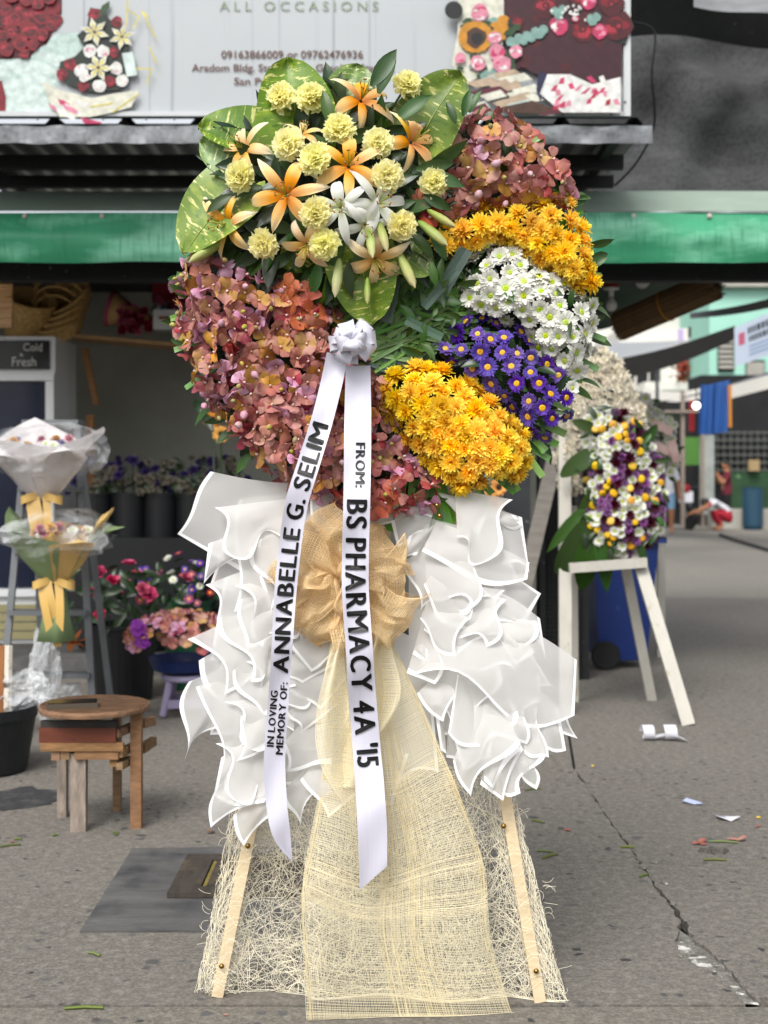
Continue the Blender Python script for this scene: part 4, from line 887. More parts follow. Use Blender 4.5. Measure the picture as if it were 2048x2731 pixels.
# ================================================================== GOLD MESH BOW AND HANGING PANEL (woven threads)
m_sin = mat('sinamay_gold', '#edd3a4', .55, spec=.4, nz=(14, .18), transl=.3)
m_sinp = mat('sinamay_pale', '#f0e6c6', .55, spec=.4, nz=(5, .15), mix=[(3, '#ecd6a0', .55, .75)], transl=.3)
def threads(mb, fn, nu, nv, wu, wv, su=40, sv=40, seed=0, jit=.25):
    r = random.Random(seed)
    def strip_(pts, dirs, w):
        n = len(mb.v)
        for p, d_ in zip(pts, dirs):
            mb.v.append(tuple(p - d_ * w / 2)); mb.v.append(tuple(p + d_ * w / 2)); mb.uv += [(0, 0), (1, 0)]
        for i in range(len(pts) - 1): mb.f.append((n + 2 * i, n + 2 * i + 1, n + 2 * i + 3, n + 2 * i + 2)); mb.mi.append(0)
    e = .004
    for k in range(nu):                                               # threads running along v
        u = min(1, max(0, (k + r.uniform(-jit, jit)) / (nu - 1))); pts = []; ds = []
        for i in range(sv + 1):
            v = i / sv; p = fn(u, v); q = fn(min(1, u + e), v); q0 = fn(max(0, u - e), v); d_ = q - q0
            pts.append(p); ds.append(d_.normalized() if d_.length > 1e-7 else V((1, 0, 0)))
        strip_(pts, ds, wu)
    for k in range(nv):
        v = min(1, max(0, (k + r.uniform(-jit, jit)) / (nv - 1))); pts = []; ds = []
        for i in range(su + 1):
            u = i / su; p = fn(u, v); d_ = fn(u, min(1, v + e)) - fn(u, max(0, v - e))
            pts.append(p); ds.append(d_.normalized() if d_.length > 1e-7 else V((0, 0, 1)))
        strip_(pts, ds, wv)
    return mb
bw = root('mesh_bow', (P(920, 0, 2.85).x, 2.86, 0), 'golden open weave mesh bow with long trailing panel below the wreath', 'bow')
PL = [(900, 1640), (890, 1780), (875, 1950), (845, 2150), (812, 2330), (806, 2450), (818, 2731)]
PR = [(1010, 1640), (1075, 1780), (1150, 1950), (1225, 2120), (1290, 2300), (1310, 2500), (1372, 2731)]
def panel(u, v):
    a = pline(PL, v); b_ = pline(PR, v); x = lerp(a[0], b_[0], u); y = lerp(a[1], b_[1], v)
    y = lerp(a[1], b_[1], u)
    y += 52 * sin(pi * u) * sst(.1, .5, v) * (1 - sst(.8, 1, v)) + 10 * sin(u * 9 + v * 7) * (1 - sst(.85, 1, v))
    Y = 2.885 - .045 * sst(.3, 1, v) + .016 * sin(u * 8 + v * 5) * (1 - .6 * v) - .018 * sin(u * 3.1 + 1.2 * v)
    p = P(x, y, Y); p.z = max(.0025, p.z); return p
mb = threads(MB(), panel, 125, 200, .00065, .0009, 36, 70, 3)
for u0, u1, n_ in ((0, .03, 9), (.965, 1, 9), (.42, .72, 50)):       # selvedges and a denser middle band
    r = random.Random(int(u0 * 100))
    for k in range(n_):
        uu = r.uniform(u0, u1); pts = [panel(min(1, uu + .01 * sin(i * .2)), i / 70) - V((0, .001, 0)) for i in range(71)]; mb.tube(pts, .0004, 3, cap=False)
r = random.Random(4)
for v0, v1, n_ in ((.40, .49, 8), (.62, .78, 20), (.88, .99, 14)):
    for k in range(n_):
        vv = r.uniform(v0, v1); mb.tube([panel(i / 36, vv) - V((0, .0012, 0)) for i in range(37)], .00045, 3, cap=False)
tag(mb.build('panel', m_sinp, bw), kind='stuff')
m_sht = mat('sinamay_film', '#e6d9b0', .6, transl=.4, alpha=(9, .3, .7, .02, .14))
MB().grid(lambda u, v: panel(u, v) + V((0, .003, 0)), 30, 60).build('panel_film', m_sht, bw, smooth=True)
BC = P(915, 1545, 2.915)
def loop(th, L, Wd, hgt, seed, cx=0, cz=0, z0=0.):
    ax = V((cos(th), 0, sin(th))); sd_ = V((-sin(th), 0, cos(th)))
    def fn(u, v):
        ph = 2 * pi * v * .96; s_ = u - .5
        w = Wd * (.3 + .7 * sin(ph / 2) ** .8)
        p = BC + V((cx, z0, cz)) + ax * (L * (1 - cos(ph)) / 2) + V((0, -1, 0)) * (hgt * (sin(ph) * .55 + .35)) + sd_ * (s_ * w)
        n = mnoise.noise(V((u * 2.2 + seed * 3.1, v * 4, seed)))
        n2 = mnoise.noise(V((u * 4.5 + seed, v * 8, seed * 2.3)))
        p = p + V((0, -1, 0)) * (.036 * n + .016 * n2) + sd_ * (.035 * mnoise.noise(V((v * 5, seed, u * 2)))) + ax * (.014 * mnoise.noise(V((u * 3, v * 4, seed * 5)))) + V((0, -.012 * cos(s_ * 3), 0))
        return p
    return fn
loops = [(155, .16, .13, .075, 1), (195, .15, .12, .08, 2), (120, .15, .13, .07, 3), (75, .14, .14, .07, 4), (35, .15, .13, .075, 5), (0, .14, .14, .085, 6), (-35, .17, .13, .08, 7), (-75, .15, .13, .08, 8), (-120, .14, .13, .075, 9), (235, .15, .12, .07, 10), (170, .09, .1, .1, 11), (20, .09, .1, .1, 12), (-60, .09, .1, .11, 13)]
for th, L, Wd, hg, sd2 in loops:
    f_ = loop(rad(th), L, Wd, hg, sd2, .01 * sin(sd2), .012 * cos(sd2 * 2))
    mb = threads(MB(), f_, 50, 80, .0010, .0010, 16, 30, sd2)
    for s_ in (0, 1): mb.tube([f_(s_, i / 30) for i in range(31)], .0011, 4, cap=False)
    mb.build('bow_loop', m_sin, bw)
m_slf = mat('sinamay_gold_film', '#ecd2a4', .6, transl=.4, alpha=.13)
for th, L, Wd, hg, sd2 in loops:
    MB().grid(loop(rad(th), L * .985, Wd * .99, hg, sd2, .01 * sin(sd2), .012 * cos(sd2 * 2)), 12, 30).build('loop_lining', m_slf, bw, smooth=True)
def tail(u, v):
    a = pline([(1010, 1600), (1020, 1700), (1010, 1800), (960, 1950), (930, 2080)], v); w = lerp(50, 130, v)
    p = P(a[0] + (u - .5) * w + 14 * sin(v * 9 + u * 3), lerp(1600, 2100, v), 2.86 - .02 * sin(u * 6 + v * 4)); return p
threads(MB(), tail, 46, 120, .001, .001, 14, 40, 77).build('bow_tail', m_sinp, bw)
def tail2(u, v):
    a = pline([(900, 1640), (880, 1800), (870, 2000), (890, 2130), (960, 2200)], v)
    return P(a[0] + (u - .3) * lerp(40, 110, v) + 8 * sin(v * 8 + u * 4), lerp(1640, 2190, v) - u * 40 * v, 2.855 + .02 * sin(u * 5 + v * 6))
threads(MB(), tail2, 40, 120, .001, .001, 14, 40, 78).build('bow_tail', m_sinp, bw)
# ================================================================== WHITE RUFFLES
m_org = mat('organza_white', '#e5e4e2', .6, spec=.2, transl=.5, alpha=.74)
m_orb = mat('organza_border', '#fbfcfd', .45, spec=.3, transl=.35)
def sheet(name, par, q, dep, waves, m2=(m_org, m_orb), bw_=.0064, seed=0, edges='bc,cd', bul=.012):
    A, B, C, D = q                                                  # photo pixels; A is the gathered corner
    if not isinstance(dep, (list, tuple)): dep = (2.93, dep, dep, dep)
    def fn(u, v):
        # u: A->B / D->C   v: A->D / B->C
        x = (1 - u) * (1 - v) * A[0] + u * (1 - v) * B[0] + u * v * C[0] + (1 - u) * v * D[0]
        y = (1 - u) * (1 - v) * A[1] + u * (1 - v) * B[1] + u * v * C[1] + (1 - u) * v * D[1]
        Y = (1 - u) * (1 - v) * dep[0] + u * (1 - v) * dep[1] + u * v * dep[2] + (1 - u) * v * dep[3]
        for e, (a1, a2) in waves.items():
            if e == 'bc': t, k, p0, p1 = v, u ** 2, B, C
            elif e == 'cd': t, k, p0, p1 = u, v ** 2, D, C
            elif e == 'ab': t, k, p0, p1 = u, (1 - v) ** 2, A, B
            else: t, k, p0, p1 = v, (1 - u) ** 2, A, D
            dx, dy = p1[0] - p0[0], p1[1] - p0[1]; l = math.hypot(dx, dy) + 1e-6
            o = (a1 * sin(pi * t) + a2 * sin(2 * pi * t)) * k
            x += -dy / l * o; y += dx / l * o; Y += (a1 * sin(pi * t) * .00012 + a2 * sin(2 * pi * t) * .0004) * k
        Y -= bul * sin(pi * u) * sin(pi * v) * (1 if seed % 2 else .5) + .003 * mnoise.noise(V((u * 3 + seed, v * 3, seed * 1.7)))
        Y += .004 * sin(u * 7 + seed) * sin(v * 5 + seed * 2) * (u * u + v * v) * .5
        return P(x, y, Y)
    Lu = (fn(1, .9) - fn(0, .9)).length; Lv = (fn(.9, 1) - fn(.9, 0)).length
    n = 15
    us = [i / n * (1 - bw_ / Lu) for i in range(n + 1)] + [1.0] if 'bc' in edges else [i / n for i in range(n + 2)]
    vs_ = [i / n * (1 - bw_ / Lv) for i in range(n + 1)] + [1.0] if 'cd' in edges else [i / n for i in range(n + 2)]
    us = [u if u <= 1 else 1 for u in us]; vs_ = [v if v <= 1 else 1 for v in vs_]
    if 'bc' not in edges: us = [i / (n + 1) for i in range(n + 2)]
    if 'cd' not in edges: vs_ = [i / (n + 1) for i in range(n + 2)]
    if 'da' in edges: us = [0, bw_ / Lu] + [bw_ / Lu + (1 - bw_ / Lu) * u for u in us[1:]]
    if 'ab' in edges: vs_ = [0, bw_ / Lv] + [bw_ / Lv + (1 - bw_ / Lv) * v for v in vs_[1:]]
    nu, nv = len(us) - 1, len(vs_) - 1
    def mif(i, j): return 1 if (('bc' in edges and i == nu - 1) or ('cd' in edges and j == nv - 1) or ('da' in edges and i == 0) or ('ab' in edges and j == 0)) else 0
    mb = MB(); mb.grid(fn, us, vs_, mif=mif); return mb.build(name, list(m2), par, smooth=True)
rufL = root('fabric_ruffle', P(660, 2200, 2.9), 'white sheer ruffle with satin borders left of the golden bow', 'ruffle', 'white sheer ruffles beside the bow')
rufR = root('fabric_ruffle', P(1300, 2150, 2.9), 'white sheer ruffle with satin borders right of the golden bow', 'ruffle', 'white sheer ruffles beside the bow')
LS = [  # A (gathered), B, C, D, depth of free corners, edge waves
 (((850, 1290), (561, 1257), (473, 1424), (640, 1522)), 2.93, {'bc': (0, 6), 'ab': (-10, 0)}),
 (((790, 1360), (556, 1450), (543, 1557), (660, 1480)), 2.915, {'cd': (14, 0)}),
 (((820, 1370), (628, 1368), (624, 1632), (780, 1500)), 2.905, {'cd': (-14, 8), 'bc': (-10, 8)}),
 (((830, 1370), (690, 1440), (720, 1640), (810, 1560)), 2.90, {'cd': (10, 10), 'bc': (14, 6)}),
 (((760, 1480), (548, 1560), (597, 1697), (770, 1630)), 2.91, {'bc': (-12, -14), 'cd': (16, 10)}),
 (((780, 1560), (640, 1600), (660, 1730), (790, 1690)), 2.895, {'bc': (10, 5), 'cd': (10, 6)}),
 (((740, 1600), (500, 1705), (598, 1852), (700, 1770)), 2.90, {'bc': (-42, 6), 'cd': (-12, 0)}),
 (((730, 1640), (530, 1762), (588, 1872), (640, 1800)), 2.912, {'bc': (18, 0)}),
 (((740, 1700), (620, 1790), (700, 1910), (790, 1830)), 2.89, {'bc': (12, 10), 'cd': (8, 8)}),
 (((700, 1740), (503, 1818), (492, 2030), (590, 1940)), 2.915, {'bc': (10, 14), 'cd': (26, 0)}),
 (((730, 1780), (522, 1832), (590, 2078), (720, 1940)), 2.898, {'bc': (-24, 8), 'cd': (22, 0)}),
 (((760, 1850), (640, 1910), (630, 2030), (740, 1960)), 2.885, {'bc': (-14, 6), 'cd': (-14, 0)}),
 (((790, 1950), (575, 2105), (562, 2207), (705, 2140)), 2.888, {'bc': (12, 0), 'cd': (14, 0), 'ab': (14, 0)}),
 (((770, 2040), (622, 2175), (650, 2256), (730, 2170)), 2.898, {'bc': (8, 0), 'cd': (8, 0)}),
 (((780, 1900), (590, 2020), (570, 2120), (705, 2120)), 2.893, {'cd': (-30, 0)}),
 (((850, 1700), (730, 1780), (806, 1822), (900, 1770)), 2.895, {'bc': (6, 4)}),
 (((870, 1680), (770, 1720), (830, 1792), (910, 1740)), 2.885, {'cd': (4, 4)}),
 (((880, 1760), (760, 1820), (855, 1895), (930, 1800)), 2.892, {'bc': (6, 6)}),
 (((890, 1830), (760, 1900), (800, 1960), (900, 1880)), 2.888, {'bc': (-10, 6)}),
 (((900, 1850), (752, 1990), (766, 2058), (885, 2040)), 2.878, {'bc': (-10, 0), 'cd': (4, 4), 'ab': (10, 0)}),
 (((860, 2000), (755, 2110), (802, 2202), (842, 2110)), 2.886, {'bc': (6, 6), 'cd': (12, 0)}),
 (((880, 1990), (800, 2080), (875, 2182), (950, 2120)), 2.872, {'bc': (-6, 4)}),
 (((880, 2000), (900, 2090), (1045, 2150), (1090, 2010)), 2.90, {'bc': (6, 4)}),
 (((900, 1340), (830, 1300), (835, 1418), (1010, 1400)), 2.91, {'bc': (5, 0)}),
]
LB = [(((900, 1300), (640, 1330), (560, 1560), (800, 1640)), 2.945, {}), (((880, 1480), (600, 1540), (560, 1760), (840, 1800)), 2.94, {}), (((900, 1640), (600, 1700), (560, 1960), (850, 1950)), 2.94, {}), (((900, 1800), (630, 1860), (620, 2100), (840, 2090)), 2.935, {}), (((940, 1760), (780, 1800), (760, 2000), (900, 2000)), 2.925, {}), (((950, 1650), (800, 1690), (800, 1860), (930, 1880)), 2.92, {}), (((1000, 1640), (860, 1700), (850, 2060), (1010, 2090)), 2.925, {'cd': (10, 10)}), (((980, 1640), (1140, 1720), (1170, 2060), (980, 2110)), 2.93, {'cd': (-10, 14)})]
for i, (q, dp, wv) in enumerate(LB): sheet('ruffle_sheet', rufL, q, dp, wv, seed=i + 90)
for i, (q, dp, wv) in enumerate(LS): sheet('ruffle_sheet', rufL, q, dp, wv, seed=i)
RS = [
 (((1165, 1312), (1392, 1380), (1412, 1528), (1278, 1432)), 2.925, {'ab': (-4, 0), 'cd': (40, 34)}),
 (((1170, 1318), (1375, 1376), (1394, 1400), (1278, 1432)), 2.915, {'cd': (-26, -24)}),
 (((1165, 1390), (1412, 1500), (1406, 1545), (1125, 1470)), 2.895, {'cd': (40, -10), 'ab': (-6, 0)}),
 (((1160, 1400), (1110, 1480), (1068, 1500), (1090, 1430)), 2.89, {'bc': (6, 0)}),
 (((1180, 1430), (1260, 1560), (1122, 1628), (1072, 1500)), 2.902, {'bc': (-40, -34), 'cd': (-8, 6)}),
 (((1280, 1520), (1378, 1540), (1443, 1583), (1396, 1668)), 2.918, {}),
 (((1190, 1480), (1310, 1590), (1238, 1670), (1130, 1560)), 2.89, {'bc': (16, 10), 'cd': (34, -8)}),
 (((1200, 1530), (1350, 1600), (1280, 1680), (1160, 1640)), 2.895, {'bc': (-6, 6), 'cd': (14, 0)}),
 (((1220, 1560), (1440, 1650), (1456, 1758), (1300, 1660)), 2.905, {'cd': (-46, 0), 'ab': (-24, 0)}),
 (((1150, 1580), (1250, 1650), (1216, 1750), (1120, 1650)), 2.88, {'bc': (16, 0), 'cd': (22, -10)}),
 (((1160, 1600), (1330, 1690), (1216, 1750), (1130, 1680)), 2.892, {'bc': (12, 0)}),
 (((1300, 1640), (1425, 1740), (1375, 1775), (1330, 1700)), 2.89, {'bc': (0, 0), 'ab': (-22, 0)}),
 (((1130, 1640), (1170, 1740), (1160, 1825), (1085, 1795)), 2.875, {'bc': (-18, 0)}),
 (((1120, 1690), (1140, 1735), (1142, 1770), (1100, 1745)), 2.885, {}),
 (((1220, 1640), (1538, 1760), (1532, 1908), (1100, 1800)), 2.872, {'cd': (18, -50), 'ab': (-30, 0)}),
 (((1170, 1790), (1220, 1850), (1182, 1925), (1112, 1850)), 2.88, {'cd': (10, 0), 'bc': (6, 0)}),
 (((1260, 1780), (1280, 1990), (1195, 1955), (1220, 1800)), 2.872, {'bc': (-18, 0)}),
 (((1270, 1780), (1320, 1960), (1235, 2055), (1205, 1950)), 2.882, {'bc': (-8, 8)}),
 (((1290, 1790), (1440, 1870), (1405, 1985), (1320, 1960)), 2.885, {'bc': (22, 16)}),
 (((1300, 1790), (1388, 1985), (1256, 2122), (1208, 2030)), 2.868, {'bc': (20, -10), 'cd': (10, 0)}),
 (((1320, 1850), (1388, 2000), (1315, 2105), (1290, 2080)), 2.882, {'bc': (10, 0)}),
 (((1340, 1850), (1395, 2000), (1342, 2136), (1280, 2092)), 2.89, {'bc': (8, 0)}),
 (((1380, 1820), (1432, 1890), (1464, 2020), (1400, 2010)), 2.886, {'bc': (4, 6), 'cd': (6, 4)}),
 (((1400, 1830), (1490, 1890), (1510, 2002), (1450, 1990)), 2.894, {'cd': (10, 0)}),
 (((1420, 1830), (1510, 1895), (1541, 1970), (1480, 1950)), 2.902, {'bc': (6, 0)}),
 (((1360, 1960), (1412, 2010), (1431, 2106), (1380, 2040)), 2.895, {'bc': (-12, 6), 'cd': (12, 0)}),
 (((1180, 1880), (1190, 2010), (1175, 2000), (1160, 1900)), 2.89, {}),
 (((1170, 1340), (1150, 1380), (1010, 1400), (1000, 1340)), 2.92, {'bc': (12, 8)}),
 (((1160, 1350), (1140, 1420), (1060, 1460), (1040, 1380)), 2.915, {'bc': (8, 6)}),
 (((1165, 1355), (1060, 1350), (880, 1420), (1000, 1400)), 2.905, {'bc': (10, 6)}),
]
RB = [(((1100, 1370), (1330, 1430), (1390, 1560), (1100, 1560)), 2.945, {}), (((1090, 1500), (1330, 1540), (1400, 1700), (1090, 1700)), 2.94, {}), (((1090, 1620), (1380, 1680), (1470, 1830), (1090, 1820)), 2.935, {}), (((1150, 1780), (1440, 1800), (1440, 1970), (1180, 1960)), 2.93, {}), (((1200, 1850), (1400, 1880), (1370, 2050), (1190, 2020)), 2.925, {})]
for i, (q, dp, wv) in enumerate(RB): sheet('ruffle_sheet', rufR, q, dp, wv, seed=i + 120)
for i, (q, dp, wv) in enumerate(RS): sheet('ruffle_sheet', rufR, q, dp, wv, seed=i + 40)
# smaller pleats tucked between the big sheets
rz = random.Random(33)
for side, par in ((-1, rufL), (1, rufR)):
    for k in range(7):
        ty = k / 6; yy = lerp(1420, 2060, ty) + rz.uniform(-20, 20)
        xin = (830 if side < 0 else 1150) - side * 0 + (20 if side > 0 else -10) * ty; xo = (lerp(600, 600, ty) if side < 0 else lerp(1330, 1420, ty)) + rz.uniform(-25, 25)
        f_ = (.25, .75, .5)[k % 3]; cx_ = lerp(xo, xin, f_ * .8); w = rz.uniform(110, 150); hgt = rz.uniform(140, 190)
        A_ = (cx_ - side * w * .8, yy - hgt * .6); B_ = (cx_ + side * w * .55, yy - hgt * .45); C_ = (cx_ + side * rz.uniform(-10, 30), yy + hgt * .45); D_ = (cx_ - side * w * .75, yy + hgt * .1)
        sheet('ruffle_sheet', par, (A_, B_, C_, D_), (2.925, 2.896, 2.884, 2.896), {'bc': (rz.uniform(-24, 10), rz.choice([-22, 22])), 'cd': (rz.uniform(-10, 24), rz.choice([-24, 24]))}, seed=150 + k, bul=.006)
# ================================================================== SATIN RIBBONS WITH LETTERING
m_sat = mat('satin_ribbon', '#bdbcc9', .33, spec=.55, nz=(6, .04, (30, 1, 1)), sheen=.2, bump=(30, .12, .004, (1, 1, .25)))
m_ink = mat('black_foil', '#0b0b0c', .4, spec=.3)
rbn = root('ribbon_banner', P(930, 2373, 2.8), 'white satin memorial ribbon with rosette and black lettering on two tails', 'ribbon')
RL = [(900, 945, 58, 2.815), (882, 1030, 58, 2.80), (858, 1123, 58, 2.79), (822, 1240, 60, 2.775), (790, 1346, 61, 2.77), (772, 1470, 60, 2.768), (760, 1592, 59, 2.77), (754, 1690, 57, 2.775), (748, 1790, 55, 2.795), (740, 1900, 56, 2.80), (732, 2025, 57, 2.81), (738, 2148, 56, 2.82), (752, 2230, 46, 2.83), (779, 2296, 3, 2.84)]
RR_ = [(955, 975, 66, 2.815), (954, 1123, 72, 2.79), (953, 1240, 72, 2.775), (951, 1358, 72, 2.765), (948, 1470, 72, 2.757), (948, 1580, 72, 2.757), (958, 1728, 72, 2.77), (966, 1850, 73, 2.795), (976, 1975, 74, 2.80), (986, 2099, 77, 2.785), (993, 2210, 78, 2.79), (996, 2342, 72, 2.79)]
def ribbon_fn(path, bottom_skew, wavy):
    def fn(s_, t):                                                   # s across -0.5..0.5, t along 0..1
        x, y, w, Y = pline(path, t)
        x1, y1 = pline(path, min(1, t + .01))[:2]; x0_, y0_ = pline(path, max(0, t - .01))[:2]
        l = math.hypot(x1 - x0_, y1 - y0_) + 1e-6; nx, ny = (y1 - y0_) / l, -(x1 - x0_) / l
        sk = -bottom_skew * s_ * sst(.9, 1, t)
        return P(x + nx * s_ * w, y + ny * s_ * w + sk, Y + wavy * .011 * sin(t * 19) + .004 * cos(s_ * 3) * 1 + wavy * .003 * sin(t * 41 + s_ * 3))
    return fn
fl = ribbon_fn(RL, 0, 1); fr = ribbon_fn(RR_, 62, 1)
tl = MB().grid(lambda u, v: fl(v - .5, u), 120, 6).build('ribbon_tail', m_sat, rbn, smooth=True)
tr_ = MB().grid(lambda u, v: fr(v - .5, u), 120, 6).build('ribbon_tail', m_sat, rbn, smooth=True)
def tpos(path, py):
    lo, hi = 0., 1.
    for _ in range(40):
        m_ = (lo + hi) / 2
        if pline(path, m_)[1] < py: lo = m_
        else: hi = m_
    return lo
GLY = {}
def glyph(ch):
    if ch not in GLY: GLY[ch] = text_mesh(ch, 1, 0, 1.0, res=4)
    return GLY[ch]
def ribtext(body, fn, path, y0, y1, s0, s1, up, parent, heavy=.02):
    # letters laid one by one from photo row y0 to y1; baseline at s0, cap line at s1; vertical strokes drawn broad
    wide = {'M': 1.3, 'N': 1.12, 'A': 1.1, 'R': 1.12, 'B': 1.15, 'E': 1.15, 'L': 1.15, 'S': 1.2, 'H': 1.05, 'P': 1.15, 'F': 1.15, 'Y': 1.1}
    pieces = []; x = 0.
    for ch in body:
        if ch == ' ': x += .30; continue
        vs_, fs = glyph(ch); a = min(v[0] for v in vs_); w = (max(v[0] for v in vs_) - a) * wide.get(ch, 1.0)
        pieces.append((x, a, wide.get(ch, 1.0), vs_, fs)); x += w + 2 * heavy + .085
    tot = x - .085; mb = MB()
    for x, a, k, vs_, fs in pieces:
        for q, (dx, dy) in enumerate(((0, 0), (heavy * .5, .018), (heavy, -.012), (heavy * 1.5, .018), (heavy * 2, 0))):
            pts = []
            for v in vs_:
                f_ = (x + (v[0] - a) * k + dx) / tot; t = tpos(path, lerp(y0, y1, f_)); s_ = lerp(s0, s1, v[1] / .69 + dy)
                pts.append(fn(s_, t) - V((0, .0015 + .00015 * q, 0)))
            mb.add(pts, fs)
    mb.build('lettering', m_ink, parent)
# left tail reads upwards (letter tops to the left), right tail reads downwards (tops to the right)
ribtext('ANNABELLE G. SELIM', fl, RL, 1795, 1128, .36, -.36, 1, tl, .045)
ribtext('IN LOVING', fl, RL, 1992, 1842, -.06, -.38, 1, tl, .042)
ribtext('MEMORY OF:', fl, RL, 2012, 1818, .38, .06, 1, tl, .042)
ribtext('FROM:', fr, RR_, 1180, 1300, -.06, .28, 1, tr_, .045)
ribtext("BS PHARMACY 4A '15", fr, RR_, 1332, 2045, -.36, .38, 1, tr_, .045)
rr = random.Random(6); RC = P(940, 912, 2.81)
def rosloop(th, L, Wd, hg, sd_, z0):
    ax = V((cos(th), 0, sin(th))); sdv = V((-sin(th), 0, cos(th)))
    def fn(u, v):
        ph = 2 * pi * u; w = Wd * (.35 + .65 * sin(ph / 2))
        return RC + V((0, z0, 0)) + ax * (L * (1 - cos(ph)) / 2) - V((0, hg * (sin(ph) * .5 + .3), 0)) + sdv * ((v - .5) * w) + V((0, -.008 * mnoise.noise(V((u * 3, v * 2, sd_))), .004 * mnoise.noise(V((u * 4, sd_, v)))))
    return fn
for k in range(16):
    th = k * 2.4 + rr.uniform(-.2, .2); L = rr.uniform(.036, .054) * (1 if k < 10 else .65)
    MB().grid(rosloop(th, L, .036, .035 if k < 10 else .045, k, -.012 * (k // 5)), 18, 5).build('rosette_loop', m_sat, rbn, smooth=True)
# ================================================================== WOODEN STOOL WITH PHONE
m_ply = mat('stool_top', '#57402e', .75, spec=.2, nz=(9, .45, (1, 5, 1)), mix=[(14, '#33261c', .52, .66, (1, 5, 1)), (40, '#7a604a', .62, .7, (1, 4, 1))], bump=(40, .3, .003))
m_pine = mat('pine_batten', '#7d6248', .8, spec=.2, nz=(14, .4, (1, 5, 5)), mix=[(30, '#6e5030', .64, .7)], rand=(.01, .1, .12), bump=(60, .3, .002))
m_gleg = mat('grey_worn_wood', '#857a70', .85, spec=.2, nz=(14, .4, (4, 4, 1)), mix=[(12, '#5d4c3c', .62, .68, (2, 2, 1))], bump=(40, .4, .003))
m_blkb = mat('black_board', '#2b2926', .7, nz=(20, .3), mix=[(40, '#77736a', .7, .74)])
m_redb = mat('red_brown_board', '#5e2f1e', .6, nz=(6, .3, (1, 8, 8)), mix=[(25, '#2e1a12', .64, .7)])
sb = GP(235, 2195); sk = sb.y / FPX
st_ = root('wooden_stool', (sb.x, sb.y, 0), 'small round topped wooden stool made of scrap battens', 'stool')
ztop = P(0, 1875, 4.42).z; TC = V((P(250, 0, 4.42).x, 4.42, ztop)); RT = .182
mb = MB(); pr_ = [(0, -.024), (RT * .99, -.024), (RT, -.014), (RT * .985, -.002), (RT * .97, 0), (0, 0)]
mb.lathe(pr_, 40, TC, wob=lambda a, z: 1 + .015 * sin(3 * a + 1)); mb.f = mb.f; mb.build('top', m_ply, st_)
MB().lathe([(RT * 1.003, -.022), (RT * 1.012, -.012), (RT * 1.004, -.003)], 40, TC, wob=lambda a, z: 1 + .015 * sin(3 * a + 1)).build('top_edge', m_pine, st_)
def bpx(nm, x0, x1, y0, y1, Y, d, m, rot=0): # board by photo extent at depth Y
    a, b_ = P(x0, y0, Y), P(x1, y1, Y); R_ = Matrix.Rotation(rot, 3, 'Z')
    return MB().box(((a.x + b_.x) / 2, Y + d / 2, (a.z + b_.z) / 2), (abs(b_.x - a.x), d, abs(a.z - b_.z)), R_).build(nm, m, st_)
bpx('board', 108, 312, 1922, 1941, 4.32, .016, m_blkb); bpx('board', 104, 308, 1941.5, 1981, 4.315, .018, m_redb)
bpx('batten', 107, 328, 1982, 2004, 4.312, .02, m_pine); bpx('batten', 198, 315, 2005, 2026, 4.318, .02, m_pine)
bpx('batten', 136, 159, 2006, 2028, 4.32, .3, m_pine); bpx('batten', 161, 185, 2005, 2026, 4.322, .3, m_pine)
bpx('batten', 292, 312, 2027, 2045, 4.33, .25, m_pine)
for x0, y0, x1, y1, h in ((310, 1956, 366, 1932, .026), (318, 2010, 356, 1990, .026), (318, 2044, 356, 2022, .024)):
    MB().beam(P(x0, y0, 4.325), P(x1, y1, 4.45), .022, h, up=(0, 0, 1)).build('side_batten', m_pine, st_)
for x0, y0, x1, y1 in ((378, 1930, 408, 1922), (378, 1998, 410, 1976)): MB().beam(P(x0, y0, 4.47), P(x1, y1, 4.62), .022, .03).build('side_batten', m_pine, st_)
for x0, x1, y0, y1, Y, m in ((187, 228, 2010, 2220, 4.33, m_gleg), (152, 176, 2020, 2185, 4.52, m_gleg), (347, 376, 1903, 2206, 4.37, m_pine), (300, 320, 1915, 2190, 4.6, m_pine)):
    a, b_ = P(x0, y0, Y), P(x1, y1, Y); MB().box(((a.x + b_.x) / 2, Y + .018, a.z / 2), (b_.x - a.x, .036, a.z)).build('leg', m, st_)
ph = root('mobile_phone', TC + V((-.07, -.06, 0)), 'black mobile phone lying face up on the scrap wood stool', 'phone')
pc = TC + V((-.055, -.07, .0085)); RZ = Matrix.Rotation(rad(12), 3, 'Z')
MB().box(pc, (.165, .082, .016), RZ).build('case', mat('phone_case', '#4a4238', .5), ph)
MB().box(pc + V((0, 0, .009)), (.158, .075, .003), RZ).build('screen', mat('phone_screen', '#040405', .25, spec=.25), ph)
# ================================================================== BLACK BUCKET WITH SPLIT WOOD, PLASTIC BAGS
m_bkt = mat('black_bucket', '#15171a', .5, nz=(30, .25))
m_film = mat('clear_plastic', '#d5d8da', .18, spec=.7, alpha=(6, .3, .7, .15, .6), coords='Object', bump=(14, .6, .02))
m_log = mat('bark_wood', '#8a5a34', .8, nz=(6, .3, (4, 4, 1))); m_birch = mat('pale_bark', '#c9c1b4', .8, mix=[(12, '#3a2c22', .56, .62)])
bY = 5.25; bc2 = V((P(-40, 0, bY).x, bY, 0)); zt = P(0, 1880, bY).z
bk = root('bucket', bc2, 'black tapered bucket holding split wood and clear plastic', 'bucket')
MB().lathe([(.155, .003), (.165, .01), (.198, zt - .05), (.199, zt - .045), (.205, zt - .043), (.207, zt), (.2, zt), (.193, zt - .06), (.155, .02), (0, .02)], 40, bc2).build('shell', m_bkt, bk, smooth=False)
